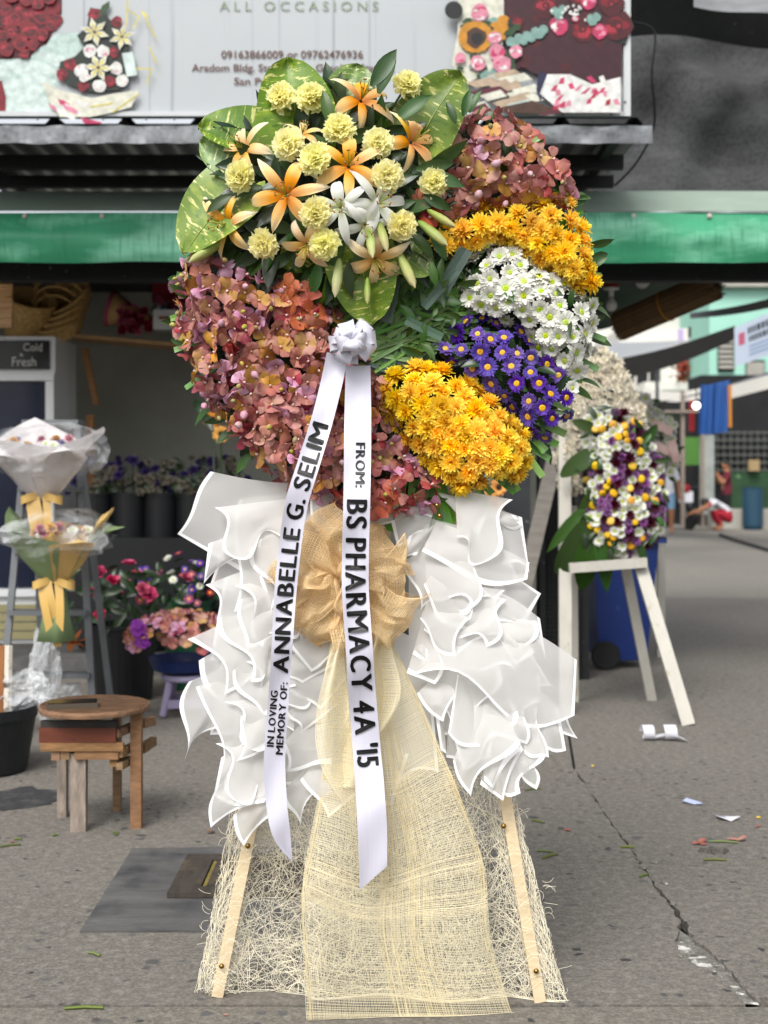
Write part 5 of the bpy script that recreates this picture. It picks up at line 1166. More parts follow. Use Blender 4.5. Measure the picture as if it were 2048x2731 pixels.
for k, (px, m) in enumerate(((8, m_log), (22, m_birch), (-20, m_log))):
    a = P(px - 6, 1905, bY); b_ = P(px, 1722, bY + .02); q = MB(); q.tube([V((a.x, a.y, .05)), b_], .018, 7); q.build('split_log', m, label=('red brown split log standing in the black bucket', 'white barked split log standing in the black bucket', 'thick split log at the bucket rim')[k], cat='log')
def crumple(c, sx, sy, sz, seed, n=22, amp=.35, flat=None):
    mb = MB(); c = V(c)
    def fn(u, v):
        a = 2 * pi * u; b2 = pi * (v - .5); d_ = V((cos(a) * cos(b2), sin(a) * cos(b2), sin(b2)))
        r_ = 1 + amp * mnoise.noise(d_ * 1.7 + V((seed, 0, 0))) + amp * .6 * mnoise.noise(d_ * 4 + V((0, seed, 0))) + .3 * amp * abs(mnoise.noise(d_ * 9 + V((seed, seed, 0))))
        p = c + V((d_.x * sx, d_.y * sy, d_.z * sz)) * r_
        if flat is not None: p.z = max(flat, p.z)
        return p
    return mb.grid(fn, n * 2, n)
crumple(P(55, 1860, bY + .03) + V((0, .03, .02)), .11, .09, .075, 3).build('plastic_bag', m_film, smooth=False, label='crumpled clear plastic bag bulging out of the black bucket', cat='plastic bag')
crumple(P(120, 1790, 5.9), .065, .07, .17, 8, amp=.4).build('plastic_bag', m_film, smooth=False, label='tall clear plastic bag hanging beside the ladder', cat='plastic bag')
crumple(P(165, 1862, 5.95), .10, .08, .055, 12, amp=.5).build('plastic_bag', m_film, smooth=False, label='clear plastic bag lying at the foot of the ladder', cat='plastic bag')
# ================================================================== LADDER AND TWO WRAPPED BOUQUETS
m_alum = mat('grey_metal', '#6a6d70', .5, metal=.4, nz=(8, .15))
ld = root('step_ladder', (P(150, 0, 6.0).x, 6.05, 0), 'grey metal step ladder behind the wrapped bouquets', 'ladder')
for xt, xb2, Y0, Y1 in ((195, 262, 6.08, 5.92), (60, 10, 6.08, 5.92), (190, 240, 6.12, 6.5), (70, 40, 6.12, 6.5)):
    MB().beam(V((P(xb2, 0, 6).x, Y1, 0)), V((P(xt, 0, 6).x, Y0, 1.42)), .03, .02, up=(0, 1, 0)).build('rail', m_alum, ld)
for k in range(4):
    z = .28 + k * .28; f_ = z / 1.42; MB().box((lerp(P(136, 0, 6).x, P(128, 0, 6).x, f_), lerp(5.92, 6.08, f_), z), (lerp(.43, .25, f_), .09, .022)).build('step', m_alum, ld)
MB().box((P(128, 0, 6).x, 6.1, 1.43), (.26, .14, .02)).build('top_cap', m_alum, ld)
m_wp = mat('white_wrap', '#d6d2d2', .55, transl=.25, nz=(4, .05)); m_gp = mat('sage_wrap', '#7d9268', .55, transl=.2, nz=(5, .08)); m_tp = mat('tan_wrap', '#d2b070', .5, transl=.2, nz=(5, .06))
m_rb = mat('gold_ribbon', '#c9a55e', .35, spec=.5); m_cel = mat('cellophane', '#dfe2e4', .1, spec=.9, alpha=(7, .42, .68, .03, .38), bump=(11, 1.0, .05))
def cone_sheet(bc_, a0, a1, Hh, R0, R1, tip, m, nm, par, seed, fold=.0):
    # a paper sheet rolled part way round a cone; its free corner rises to a point and folds outward
    def fn(u, v):
        a = lerp(a0, a1, u); k = 1 - abs(2 * u - 1); h_ = Hh * v * (1 + tip * (k - .4))
        r_ = lerp(R0, R1, v ** .8) * (1 + .06 * mnoise.noise(V((u * 4, v * 3, seed)))) + fold * sst(.72, 1, v) * .35 * k
        dz = -fold * .25 * sst(.8, 1, v) * k
        return bc_ + V((cos(a) * r_, sin(a) * r_, h_ + dz))
    return MB().grid(fn, 14, 12).build(nm, m, par, smooth=True)
def bouquet(base, Hh, R1, sheets, fl_mats, label, seed, stem=.0, ribbon=True):
    r = random.Random(seed); t = root('wrapped_bouquet', base - V((0, 0, stem)), label, 'bouquet')
    for k, (a0, a1, tip, m, fo, hs_, rs_) in enumerate(sheets): cone_sheet(base, rad(a0), rad(a1), Hh * hs_, .03, R1 * rs_, tip, m, 'wrap_sheet', t, seed + k, fo)
    for k in range(15):
        a = r.uniform(0, 2 * pi); q = math.sqrt(r.random()) * R1 * .72; p = base + V((cos(a) * q, sin(a) * q, Hh * r.uniform(.78, .95)))
        me = r.choice(fl_mats); inst('bloom', me, t, basis((cos(a) * .5, sin(a) * .5 - .5, 1), r.uniform(0, 6), p, r.uniform(.9, 1.3)))
    q = crumple(base + V((0, -.01, Hh * .78)), R1 * 1.15, R1 * 1.05, Hh * .42, seed, 16, .3); q.build('cellophane', m_cel, t)
    if ribbon:
        for dx, L in ((-.03, .27), (.012, .29), (-.015, .2)):
            MB().grid(lambda u, v: base + V((dx + (u - .5) * .035 + .02 * sin(v * 2.5 + dx * 40), -.055 - .012 * sin(v * 4), .03 - v * L)), 2, 14).build('ribbon_tail', m_rb, t, smooth=True)
        for s_ in (-1, 1): MB().grid(lambda u, v: base + V((s_ * .09 * sin(pi * v * .95), -.05 - .03 * sin(2 * pi * v), .03 + (u - .5) * .035 - .03 * sin(pi * v))), 3, 16).build('ribbon_loop', m_rb, t, smooth=True)
    if stem:
        MB().lathe([(.075, -stem), (.05, -stem * .5), (.035, 0)], 14, base, wob=lambda a, z: 1 + .12 * sin(4 * a)).build('stem_wrap', m_gp, t, smooth=True)
    return t
pnk = mat('pale_pink_petal', '#c98a9c', .6, transl=.2, rand=(.02, .2, .2)); pk_p = make_pom(500, pnk, .022); orp = make_pom(501, mat('peach_petal', '#d2a24a', .6, transl=.2), .024); lav = make_pom(502, mat('lavender_petal', '#8f87b8', .6, transl=.2), .02)
b1 = P(118, 1335, 5.72); b2_ = P(150, 1560, 5.66)
bouquet(b1, .28, .22, ((150, 330, .25, m_wp, .0, .8, 1.0), (-60, 60, .4, m_wp, .1, 1.0, 1.02), (60, 170, .35, m_wp, .0, 1.1, 1.0), (196, 262, .45, m_wp, .3, .78, .95), (268, 340, .45, m_wp, .28, .8, 1.0), (150, 205, .5, m_wp, .22, .95, 1.1)), [pk_p, orp, lav, daisies[0]], 'white paper wrapped bouquet in clear film above the green wrapped one', 61, ribbon=True)
bouquet(b2_, .27, .20, ((40, 160, .2, m_tp, .0, .9, 1.0), (178, 288, .3, m_gp, .06, .8, 1.02), (275, 340, .35, m_tp, .24, .78, 1.0), (325, 395, .4, m_gp, .26, .95, 1.04), (130, 200, .4, m_gp, .05, 1.05, 1.05), (-30, 40, .4, m_tp, .1, 1.08, 1.05)), [pk_p, orp, pk_p, daisies[1]], 'sage green and tan paper wrapped bouquet with gold ribbon tails', 65, stem=.24)
r = random.Random(3); mb = MB(); m_rust = mat('dried_leaf_rust', '#8e4f1c', .8, transl=.1)
for k in range(12): petal(mb, r.uniform(0, 6.3), r.uniform(.04, .09), .03, p_lance, r.uniform(-.2, .6), r.uniform(-1, .5), .4, nl=4, nw=2, r=r)
mb.v = [tuple(V(v) + P(192, 1716, 5.86)) for v in mb.v]; mb.build('dried_leaf_bunch', m_rust, label='rust coloured dried leaf bunch lying on the ladder step', cat='dried leaves')
# ================================================================== BUCKETS OF FLOWERS
m_bk2 = mat('black_pail', '#0d0f12', .45, nz=(12, .3)); m_navy = mat('blue_basin', '#12224e', .4); m_purp = mat('lilac_plastic', '#7d7690', .45, nz=(4, .05)); m_grnp = mat('green_pail', '#12402a', .45)
def pail(px, pyb, Y, w, pyt, m, label, tap=.85):
    c = V((P(px, 0, Y).x, Y, .102 if Y > 7.8 else 0)); zt = P(0, pyt, Y).z - c.z; R_ = w / 2 * Y / FPX
    t = root('flower_pail', c, label, 'pail'); MB().lathe([(R_ * tap, .002), (R_, zt - .02), (R_ * 1.04, zt - .018), (R_ * 1.04, zt), (R_ * .97, zt), (R_ * tap * .95, .03), (0, .03)], 28, c).build('shell', m, t, smooth=False)
    return c + V((0, 0, zt)), R_
def bunch(c, R_, n, meshes, hmin, hmax, label, name, nleaf=60, lean=.6, sc=1., seed=1, cat='flowers', lm=None, spread=1.5, drop=0.):
    r = random.Random(seed); t = root(name, c, label, cat)
    for k in range(n):
        a = r.uniform(0, 2 * pi); q = math.sqrt(r.random()) * R_ * spread; h_ = r.uniform(hmin, hmax) - drop * (q / (R_ * spread)) ** 2
        p = c + V((cos(a) * q, sin(a) * q * .8 - .02, h_)); inst('bloom', r.choice(meshes), t, basis((cos(a) * lean, sin(a) * lean - .7, .8), r.uniform(0, 6), p, sc * r.uniform(.8, 1.2)))
        if k % 2 == 0: MB().tube([c + V((cos(a) * R_ * .5, sin(a) * R_ * .5, -.1)), p - V((0, 0, .03))], .003, 4).build('stem', m_dleaf, t)
    for k in range(nleaf):
        a = r.uniform(0, 2 * pi); q = math.sqrt(r.random()) * R_ * spread; p = c + V((cos(a) * q, sin(a) * q * .8, r.uniform(-.02, hmax * .8) - drop * (q / (R_ * spread)) ** 2))
        inst('leaf', r.choice(lm or leaves_d), t, basis((cos(a), sin(a) - .6, r.uniform(-.2, .8)), r.uniform(0, 6), p, r.uniform(.8, 1.4)))
    return t
m_rose = mat('rose_pink', '#b02a55', .55, rand=(.01, .1, .15), transl=.15, grad=[(0, '#8a1a3a'), (1, '#c2476e')])
def rose_mesh(seed):
    r = random.Random(seed); mb = MB()
    for k, (n, L, ti) in enumerate(((5, .034, 35), (5, .031, 52), (5, .027, 66), (4, .023, 78), (3, .018, 86))):
        for i in range(n): petal(mb, 2 * pi * i / n + k * .6, L, .034 - k * .004, p_round, rad(ti), rad(-10 - 10 * (k == 0)), cup=.5, r0=.003, nl=4, nw=4, r=r)
    return mb.mesh('rose', m_rose, smooth=True)
roses = [rose_mesh(520 + i) for i in range(3)]
m_mag = mat('magenta_aster', '#93325a', .6, transl=.2, rand=(.04, .2, .2)); magd = make_daisy(530, .02, 18, .006, m_mag, p_c, .006, 1, .5, 'aster')
c, R_ = pail(330, 1870, 6.98, 175, 1662, m_bk2, 'tall black pail of pink roses behind the scrap wood stool')
bunch(c + V((-.02, 0, 0)), R_ * 1.1, 15, roses, .12, .36, 'deep pink roses with dark leaves standing in the tall black pail', 'rose_bunch', 120, sc=1.15, seed=4, spread=2.0, drop=.05)
c, R_ = pail(500, 1800, 7.35, 130, 1600, m_grnp, 'dark green pail of mixed asters beside the pink roses')
bunch(c, R_ * 1.2, 40, [magd, magd, asters[0], daisies[0], magd, asters[1]], .05, .27, 'mixed purple, magenta and white asters in the green pail', 'aster_bunch', 70, sc=1.2, seed=5, spread=2.0, drop=.06)
# dark pails at the back with dried filler flowers
m_dry = mat('dried_filler', '#6b6557', .9, nz=(30, .3)); dry = make_pom(540, m_dry, .03, ((14, 1, 10), (10, .8, 40), (6, .6, 70))); stat = make_pom(541, mat('statice_purple', '#3f2f6a', .8), .025)
for k, px in enumerate((255, 345, 430, 515, 600)):
    c, R_ = pail(px, 1600, 8.35, 100, 1315, m_bk2, ('black pail of purple statice standing beside the fridge', 'black pail of grey dried filler flowers, second from the fridge', 'black pail of grey dried filler flowers, third from the fridge', 'black pail of grey dried filler flowers, fourth from the fridge', 'black pail of grey dried filler flowers, fifth from the fridge')[k], .92)
    bunch(c, R_, 26, [dry, dry, dry, stat] if k else [stat, dry], .0, .22, ('purple statice bunch mixed with dried grey sprigs', 'grey dried filler flowers in the second black pail', 'grey dried filler flowers in the third black pail', 'grey dried filler flowers in the fourth black pail', 'grey dried filler flowers in the fifth black pail')[k], 'dried_flower_bunch', 20, sc=1.3, seed=20 + k, spread=1.5)
MB().box((P(430, 0, 8.1).x, 8.05, .5), (1.15, .04, .62)).build('flower_rack', m_bk2, label='low black rack panel in front of the dried flower pails', cat='rack')
# lilac stool with blue basin of orchids
lc = V((P(500, 0, 6.5).x, 6.5, 0)); zt = P(0, 1795, 6.5).z
ls = root('plastic_stool', lc, 'lilac plastic stool under the blue basin of orchids', 'stool')
MB().lathe([(0, zt - .03), (.125, zt - .03), (.13, zt - .02), (.125, zt), (0, zt)], 30, lc).build('seat', m_purp, ls)
for k in range(4):
    a = pi / 4 + k * pi / 2; MB().tube([lc + V((cos(a) * .105, sin(a) * .105, zt - .03)), lc + V((cos(a) * .15, sin(a) * .15, .012))], [.02, .016], 8).build('leg', m_purp, ls)
for k in range(4):
    a0 = pi / 4 + k * pi / 2; p0, p1 = lc + V((cos(a0) * .138, sin(a0) * .138, .07)), lc + V((cos(a0 + pi / 2) * .138, sin(a0 + pi / 2) * .138, .07)); MB().beam(p0, p1, .012, .04).build('rail', m_purp, ls)
bs = lc + V((-.02, 0, zt + .001)); zb = P(0, 1762, 6.45).z - zt
MB().lathe([(.1, 0), (.15, .02), (.175, zb + .01), (.182, zb + .012), (.17, zb + .01), (.14, .02), (0, .012)], 30, bs).build('basin', m_navy, label='dark blue basin on the lilac stool heaped with orchids', cat='basin')
ob = root('orchid_heap', bs + V((0, 0, .05)), 'heap of mauve and ochre orchids in the dark blue basin', 'orchids'); r = random.Random(9)
for k in range(120):
    a = r.uniform(0, 2 * pi); e = r.uniform(-.25, 1.5); d_ = V((cos(a) * cos(e), sin(a) * cos(e), sin(e))); p = bs + V((-.01, 0, .17)) + V((d_.x * .27, d_.y * .2, d_.z * .12))
    inst('bloom', r.choice(orchids[:7] + orchid_m + orchid_m[:1]), ob, basis(d_ + V((r.gauss(0, .3), -.3, r.gauss(0, .3))), r.uniform(0, 6), p, r.uniform(.9, 1.2)))
m_vio = mat('violet_orchid', '#8a2fa0', .5, transl=.2); vio = make_daisy(550, .032, 6, .026, m_vio, m_vio, .004, 1, .5, 'orchid_bloom')
for k in range(8): inst('bloom', vio, ob, basis((r.gauss(-.5, .3), -1, r.gauss(.2, .3)), r.uniform(0, 6), P(r.uniform(352, 390), r.uniform(1620, 1720), 6.33), 1.1))
# ================================================================== FRIDGE, SHELF, BASKETS
m_fr = mat('fridge_white', '#d2d5d6', .45, nz=(2, .06)); m_gls = mat('fridge_glass', '#1b2032', .2, spec=.25, nz=(1.5, .5)); m_signb = mat('fridge_sign', '#07090b', .25)
FY = 8.55
fx0, fx1 = P(-130, 0, FY).x, P(146, 0, FY).x; fz1 = P(0, 897, FY).z
fg = root('display_fridge', ((fx0 + fx1) / 2, FY + .3, .1), 'grey white display fridge with black sign panel and glass door', 'fridge')
MB().box(((fx0 + fx1) / 2, FY + .3, (fz1 + .101) / 2), (fx1 - fx0, .58, fz1 - .101)).build('cabinet', m_fr, fg)
a, b_ = P(-110, 985, FY), P(132, 908, FY); hd = MB().box(((a.x + b_.x) / 2, FY + .005, (a.z + b_.z) / 2), (b_.x - a.x, .02, b_.z - a.z)).build('header_panel', m_signb, fg)
m_chalk = mat('chalk_white', '#c9c9c4', .7)
letters('lettering', 'Cold', 62, 936, 50, 22, FY - .006, m_chalk, hd, 0); letters('lettering', '&', 52, 950, 10, 9, FY - .006, m_chalk, hd, 0); letters('lettering', 'Fresh', 32, 976, 64, 25, FY - .006, m_chalk, hd, 0)
for x0, x1, y0, y1 in ((-110, 146, 996, 1016), (124, 146, 1017, 1590), (-110, 123, 1570, 1590)):
    a, b_ = P(x0, y1, FY), P(x1, y0, FY); MB().box(((a.x + b_.x) / 2, FY - .012, (a.z + b_.z) / 2), (b_.x - a.x, .035, b_.z - a.z)).build('door_frame', m_fr, fg)
a, b_ = P(-110, 1568, FY), P(122, 1017, FY); MB().box(((a.x + b_.x) / 2, FY + .002, (a.z + b_.z) / 2), (b_.x - a.x - .004, .012, b_.z - a.z - .004)).build('glass_door', m_gls, fg)
m_crm = mat('cream_panel', '#8c8560', .6, nz=(3, .1))
for k in range(4):
    y0 = 1612 + k * 24; a, b_ = P(-110, y0 + 20, FY), P(120, y0, FY); MB().box(((a.x + b_.x) / 2, FY - .004, (a.z + b_.z) / 2), (b_.x - a.x, .02, b_.z - a.z)).build('grille_slat', m_crm, fg)
SHY = 8.9
m_shf = mat('shelf_plank', '#a17f56', .7, nz=(6, .25, (1, 6, 6)))
shf = root('wall_shelf', P(380, 930, SHY), 'raw plank wall shelf on a timber bracket above the dark counter', 'shelf')
a, b_ = P(190, 900, SHY), P(640, 940, SHY); MB().beam(a, b_, .022, .34, up=(0, 1, 0)).build('plank', m_shf, shf)
pl_z = lambda px: lerp(a.z, b_.z, (px - 190) / 450)
MB().box((P(232, 0, SHY).x, SHY + .1, .8), (.05, .05, 1.62)).build('bracket_post', m_wood, shf); MB().beam(P(258, 1080, SHY + .1), P(225, 930, SHY + .1), .04, .04).build('bracket_brace', m_wood, shf)
m_wick = mat('wicker', '#c9a468', .75, nz=(40, .5, (1, 1, 3)), bump=(70, 1.0, .01, (1, 1, 3)))
def basket(c, R_, h_, tilt, label, handle=True):
    t = root('wicker_basket', c - V((0, 0, .02)), label, 'basket'); Mx = Matrix.Rotation(tilt[0], 3, 'X') @ Matrix.Rotation(tilt[1], 3, 'Y')
    MB().lathe([(0, 0), (R_ * .8, 0), (R_ * .95, h_ * .5), (R_, h_), (R_ * .96, h_), (R_ * .78, .012), (0, .012)], 30, c, Mx).build('bowl', m_wick, t)
    MB().tube([c + Mx @ V((cos(x) * R_, sin(x) * R_, h_)) for x in [2 * pi * k / 24 for k in range(25)]], .011, 6).build('rim', m_wick, t, smooth=True)
    if handle: MB().tube([c + Mx @ V((cos(x) * R_, 0, h_ + sin(x) * R_ * 1.15)) for x in [pi * k / 18 for k in range(19)]], .009, 6).build('handle', m_wick, t, smooth=True)
    return t
for k in range(4): basket(P(168 + k * 8, 893 - k * 26, 8.84 + .015 * k), .165 + .006 * k, .10, (rad(30 + 5 * k), rad(-14 - 3 * k)), 'round wicker basket with hoop handle, %s of the stack by the shelf' % ('first', 'second', 'third', 'last')[k])
basket(P(66, 893, 8.82), .17, .27, (rad(28), rad(16)), 'deep woven basket tipped over on top of the fridge', False)
m_bl = mat('slat_blind', '#a98259', .7, rand=(.01, .1, .15), nz=(10, .15))
bd = root('slat_blind', P(0, 870, 7.7), 'bundled wooden slat blind hanging under the black beam', 'blind'); slm = MB().box((0, 0, 0), (1, 1, 1)).mesh('slat', m_bl)
for k in range(20):
    p = P(-20, 712 + k * 8.4, 7.7); inst('slat', slm, bd, Matrix.Translation(p) @ Matrix.Rotation(rng.uniform(-.02, .02), 4, 'Y') @ Matrix.Diagonal((.235, .02 + .02 * (k > 14), .013, 1)))
inst('slat', slm, bd, Matrix.Translation(P(-5, 749, 7.69)) @ Matrix.Diagonal((.26, .03, .008, 1)))
MB().box((P(-40, 0, 7.7).x, 7.73, (P(0, 876, 7.7).z + 2.30) / 2), (.01, .01, 2.30 - P(0, 876, 7.7).z)).build('cord', m_cord, bd)
# pink bouquet, gift box of roses, red bag on the shelf
pb_ = P(345, 905, 8.78); t = root('gift_bouquet', pb_, 'pink paper bouquet lying on the plank shelf', 'bouquet'); m_pkp = mat('pink_paper', '#9c3f5c', .6, nz=(5, .1)); m_tnp = mat('kraft_paper', '#b08c5a', .6)
pb_.z = pl_z(345) + .012
cn = MB(); cn.lathe([(.02, 0), (.06, .15), (.13, .30)], 18, pb_ + V((.16, 0, .13)), Matrix.Rotation(rad(-75), 3, 'Y')); cn.build('paper_cone', m_pkp, t, smooth=True)
cn = MB(); cn.lathe([(.02, .02), (.055, .17), (.12, .27)], 18, pb_ + V((.16, -.02, .13)), Matrix.Rotation(rad(-75), 3, 'Y')); cn.build('inner_cone', m_tnp, t, smooth=True)
r = random.Random(5); m_rr = mat('red_petal', '#8a1226', .6, rand=(.01, .1, .2)); redp = make_pom(560, m_rr, .03); pkp = make_pom(561, mat('pink_petal', '#c2607e', .6), .03)
for k in range(26): inst('bloom', r.choice([redp, redp, pkp]), t, basis((r.gauss(0, .5), -1, .4), 0, V((P(r.uniform(318, 398), 0, 8.68).x, 8.68 + r.uniform(-.02, .03), pl_z(350) + r.uniform(.05, .19))), 1.1))
MB().tube([P(310 + 75 * k / 16, 838 - 26 * sin(pi * k / 16), 8.7) + V((0, .05 * sin(k), 0)) for k in range(17)], .009, 6).build('handle_hoop', m_pkp, t, smooth=True)
gb = root('gift_box', P(440, 922, 8.7), 'white flower box with brown tag on the plank shelf', 'box')
a, b_ = P(408, 912, 8.68), P(480, 860, 8.68); zc = pl_z(440) + .013
MB().box(((a.x + b_.x) / 2, 8.76, zc + (b_.z - a.z) / 2), (b_.x - a.x, .16, b_.z - a.z)).build('box', m_fr, gb); MB().box((P(437, 0, 8.67).x, 8.678, zc + .075), (.07, .003, .02)).build('tag', m_log, gb)
for k in range(16): inst('bloom', r.choice([redp, pkp, pkp]), gb, basis((r.gauss(0, .4), -.8, 1), 0, V(((a.x + b_.x) / 2 + r.uniform(-.09, .09), 8.74 + r.uniform(-.05, .05), zc + (b_.z - a.z) + r.uniform(.0, .07))), 1))
a = P(455, 840, 8.8); bal = root('foil_balloon', a - V((0, 0, .09)), 'blue and silver foil balloon above the white flower box', 'balloon'); MB().lathe([(0, -.085), (.06, -.06), (.085, 0), (.06, .06), (0, .085)], 20, a).build('balloon', mat('blue_foil', '#4f8aa6', .2, metal=.5), bal, smooth=True)
MB().tube([a + V((-.12 + .02 * k, -.05, .02 + .07 * sin(k * .5))) for k in range(9)], .012, 6).build('foil_strip', m_galv, bal, smooth=True); MB().tube([a - V((0, 0, .085)), V((a.x, a.y, zc + .1))], .003, 4).build('stick', m_wht, bal)
m_redb2 = mat('red_card', '#8a1424', .5); a, b_ = P(408, 880, 9.0), P(500, 758, 9.0); MB().box(((a.x + b_.x) / 2, 9.0, (b_.z + pl_z(440) + .012) / 2), (b_.x - a.x, .08, b_.z - pl_z(440) - .012)).build('gift_bag', m_redb2, label='red gift bag standing behind the white flower box', cat='bag')
# sunflowers behind the wreath at both sides
m_sun = mat('sunflower_petal', '#c98a12', .6, rand=(.01, .1, .1)); sunf = make_daisy(570, .06, 18, .02, m_sun, mat('sunflower_disc', '#2a1c10', .9), .026, 2, .3, 'sunflower')
sp_ = [(590, 1158, 7.4), (565, 1120, 7.6), (1300, 1330, 7.3), (1330, 1300, 7.35), (1275, 1300, 7.4), (1320, 1345, 7.3)]
for lst, px, lb_ in ((sp_[:2], 585, 'sunflowers in a tall dark pail beside the orchids'), (sp_[2:], 1300, 'sunflowers in a dark pail beside the charcoal post')):
    Y = 7.5; c = V((P(px, 0, Y).x, Y, 0)); t = root('sunflower_pail', c, lb_, 'sunflowers'); MB().lathe([(.09, .002), (.11, .6), (.10, .6), (.08, .02), (0, .02)], 24, c).build('pail', m_bk2, t)
    for x, y, yy in lst:
        p = P(x, y, yy); inst('sunflower', sunf, t, basis((rng.gauss(0, .3), -1, .1), 0, p, .85)); MB().tube([c + V((0, 0, .4)), lerp(c, p, .6) + V((0, 0, .2)), p], .006, 5).build('stem', m_dleaf, t); inst('leaf', leaves_d[0], t, basis((0, -1, .3), 2, p + V((-.05, 0, .02)), 1.8))
# ================================================================== WHITE EASEL WITH WHITE WREATH AND MIXED SPRAY
m_wpt = mat('white_paint', '#a9a69d', .6, nz=(6, .08, (3, 3, 1)), mix=[(14, '#8f866f', .6, .75, (3, 3, 1))], bump=(60, .2, .002))
EY = 6.5
we = root('display_easel', (P(1640, 0, EY).x, 6.6, 0), 'white painted wooden easel carrying the mixed flower spray', 'easel')
def leg(x0, y0, Y0, x1, y1, Y1, w=.055, d=.03):
    a, b_ = P(x0, y0, Y0), P(x1, y1, Y1); dd = (a - b_); b_ = b_ - dd * (b_.z / dd.z); MB().beam(b_, a, w, d, up=(0, 1, 0)).build('leg', m_wpt, we)
leg(1505, 1100, 6.75, 1508, 1905, 6.47, .062); leg(1690, 1450, 6.62, 1836, 1935, 6.22, .062); leg(1660, 1470, 6.72, 1738, 1868, 6.93, .05, .03); leg(1530, 1350, 6.76, 1535, 1905, 6.9, .03)
MB().beam(P(1518, 1515, 6.50), P(1724, 1500, 6.52), .048, .035, up=(0, 1, 0)).build('ledge', m_wpt, we); MB().beam(P(1530, 1490, 6.62), P(1700, 1480, 6.66), .048, .025, up=(0, 1, 0)).build('crossbar', m_wpt, we)
MB().beam(P(1500, 1180, 6.74), P(1700, 1180, 6.74), .05, .025, up=(0, 1, 0)).build('crossbar', m_wpt, we)
m_crmf = mat('cream_mum', '#ddd6c4', .65, rand=(.01, .15, .1), transl=.2); crm = [make_pom(600 + i, m_crmf, .03, ((12, 1, 8), (10, .85, 34), (7, .65, 60))) for i in range(2)]
ww = root('white_wreath', P(1620, 1290, 6.78), 'arched wreath of cream white chrysanthemums on the white easel', 'wreath')
WP = [(1480, 1230), (1490, 1100), (1520, 1000), (1560, 940), (1600, 925), (1650, 960), (1690, 1030), (1722, 1120), (1735, 1160), (1680, 1180), (1640, 1150), (1580, 1130), (1568, 1220), (1560, 1310), (1530, 1330), (1500, 1300)]
MB().poly([P(x, y, 6.80) for x, y in WP], V((0, .05, 0))).build('backing', m_moss_b, ww)
r = random.Random(12)
for x, y in sample(WP, 13.5, 9000, r)[:300]:
    d_ = min(1, edist(WP, x, y) / 45); inst('chrysanthemum', r.choice(crm), ww, basis((r.gauss(0, .35), -1, r.gauss(.1, .35)), r.uniform(0, 6), P(x, y, 6.77 - .09 * math.sqrt(d_)), r.uniform(.8, 1.1)))
fs_ = root('mixed_spray', P(1640, 1490, 6.5), 'mixed spray of white daisies, yellow pompons and maroon flowers on the white easel', 'flower spray')
FP = [(1575, 1085), (1650, 1090), (1725, 1150), (1762, 1240), (1778, 1340), (1762, 1420), (1710, 1470), (1640, 1490), (1580, 1475), (1548, 1400), (1560, 1300), (1560, 1180)]
m_yb = mat('button_yellow', '#c99a12', .6, rand=(.015, .1, .15)); yb = MB().lathe([(0, -.006), (.015, -.002), (.019, .004), (.017, .011), (.009, .014), (0, .012)], 14).mesh('button_mum', m_yb, smooth=True)
m_mar = mat('maroon_petal', '#4a0f24', .6, rand=(.01, .1, .2)); mar = make_pom(610, m_mar, .028); m_lil = mat('lilac_petal', '#8f5f92', .6, rand=(.02, .2, .15)); lil = make_pom(611, m_lil, .022)
m_bigl = mat('broad_leaf', '#2c4518', .6, spec=.2, rand=(.02, .15, .3), transl=.2)
bigl = [leaf_mesh('large_leaf', m_bigl, .30, .12, -40, .15, 8, p_round, .02, 3), leaf_mesh('large_leaf', m_bigl, .34, .07, -30, .15, 8, p_lance, .02, 4)]
for x, y, a, k, sc in ((1600, 1290, 110, 0, 1.0), (1580, 1380, 120, 0, 1.15), (1570, 1420, 95, 0, 1.0), (1620, 1400, 92, 1, 1.0), (1600, 1200, 150, 0, .8), (1690, 1200, -40, 0, .6), (1700, 1430, 75, 1, .6), (1590, 1420, 80, 1, .9), (1560, 1350, 130, 1, .9), (1600, 1150, 200, 0, .5)): leafdir(x, y, 6.55, rad(a), bigl[k], sc, .1, fs_, 'large_leaf', r.gauss(0, .3))
MB().poly([P(x, y, 6.66) for x, y in FP], V((0, .04, 0))).build('foam_backing', m_moss_b, fs_)
for x, y in sample(FP, 16, 9000, r)[:299]:
    d_ = min(1, edist(FP, x, y) / 70); q = mnoise.noise(V((x * .022, y * .022, 3)))
    kd = daisies[r.randrange(4)] if q > .02 else (yb if r.random() < .3 else (mar if r.random() < .5 else lil))
    if q > .02 and r.random() < .12: kd = yb
    inst('bloom', kd, fs_, basis((r.gauss(.1, .35), -1, r.gauss(0, .35)), r.uniform(0, 6), P(x, y, 6.62 - .13 * math.sqrt(d_)), r.uniform(.95, 1.25) * (1.25 if kd in daisies else 1)))
for x, y in sample(FP, 26, 3000, r)[:90]: leafdir(x, y, 6.56 - .05 * r.random(), r.uniform(0, 6.3), r.choice(leaves_d + leaves_g), r.uniform(.7, 1.1), .2, fs_, 'leaf', r.gauss(0, .5))
w3 = root('standing_spray', P(1790, 1480, 8.6), 'pale spray of white daisies with pink ribbons behind the mixed spray', 'flower spray')
MB().beam(V((P(1765, 0, 8.6).x, 8.64, 0)), P(1765, 1150, 8.64), .05, .04, up=(0, 1, 0)).build('stand', m_wpt, w3)
TP = [(1680, 1040), (1720, 1060), (1760, 1090), (1800, 1130), (1805, 1220), (1790, 1260), (1755, 1250), (1740, 1180), (1700, 1110)]
for x, y in sample(TP, 15, 4000, r)[:110]: inst('bloom', daisies[r.randrange(4)], w3, basis((r.gauss(.2, .4), -1, r.gauss(0, .4)), r.uniform(0, 6), P(x, y, 8.6 - .12 * r.random()), r.uniform(1.2, 1.9)))
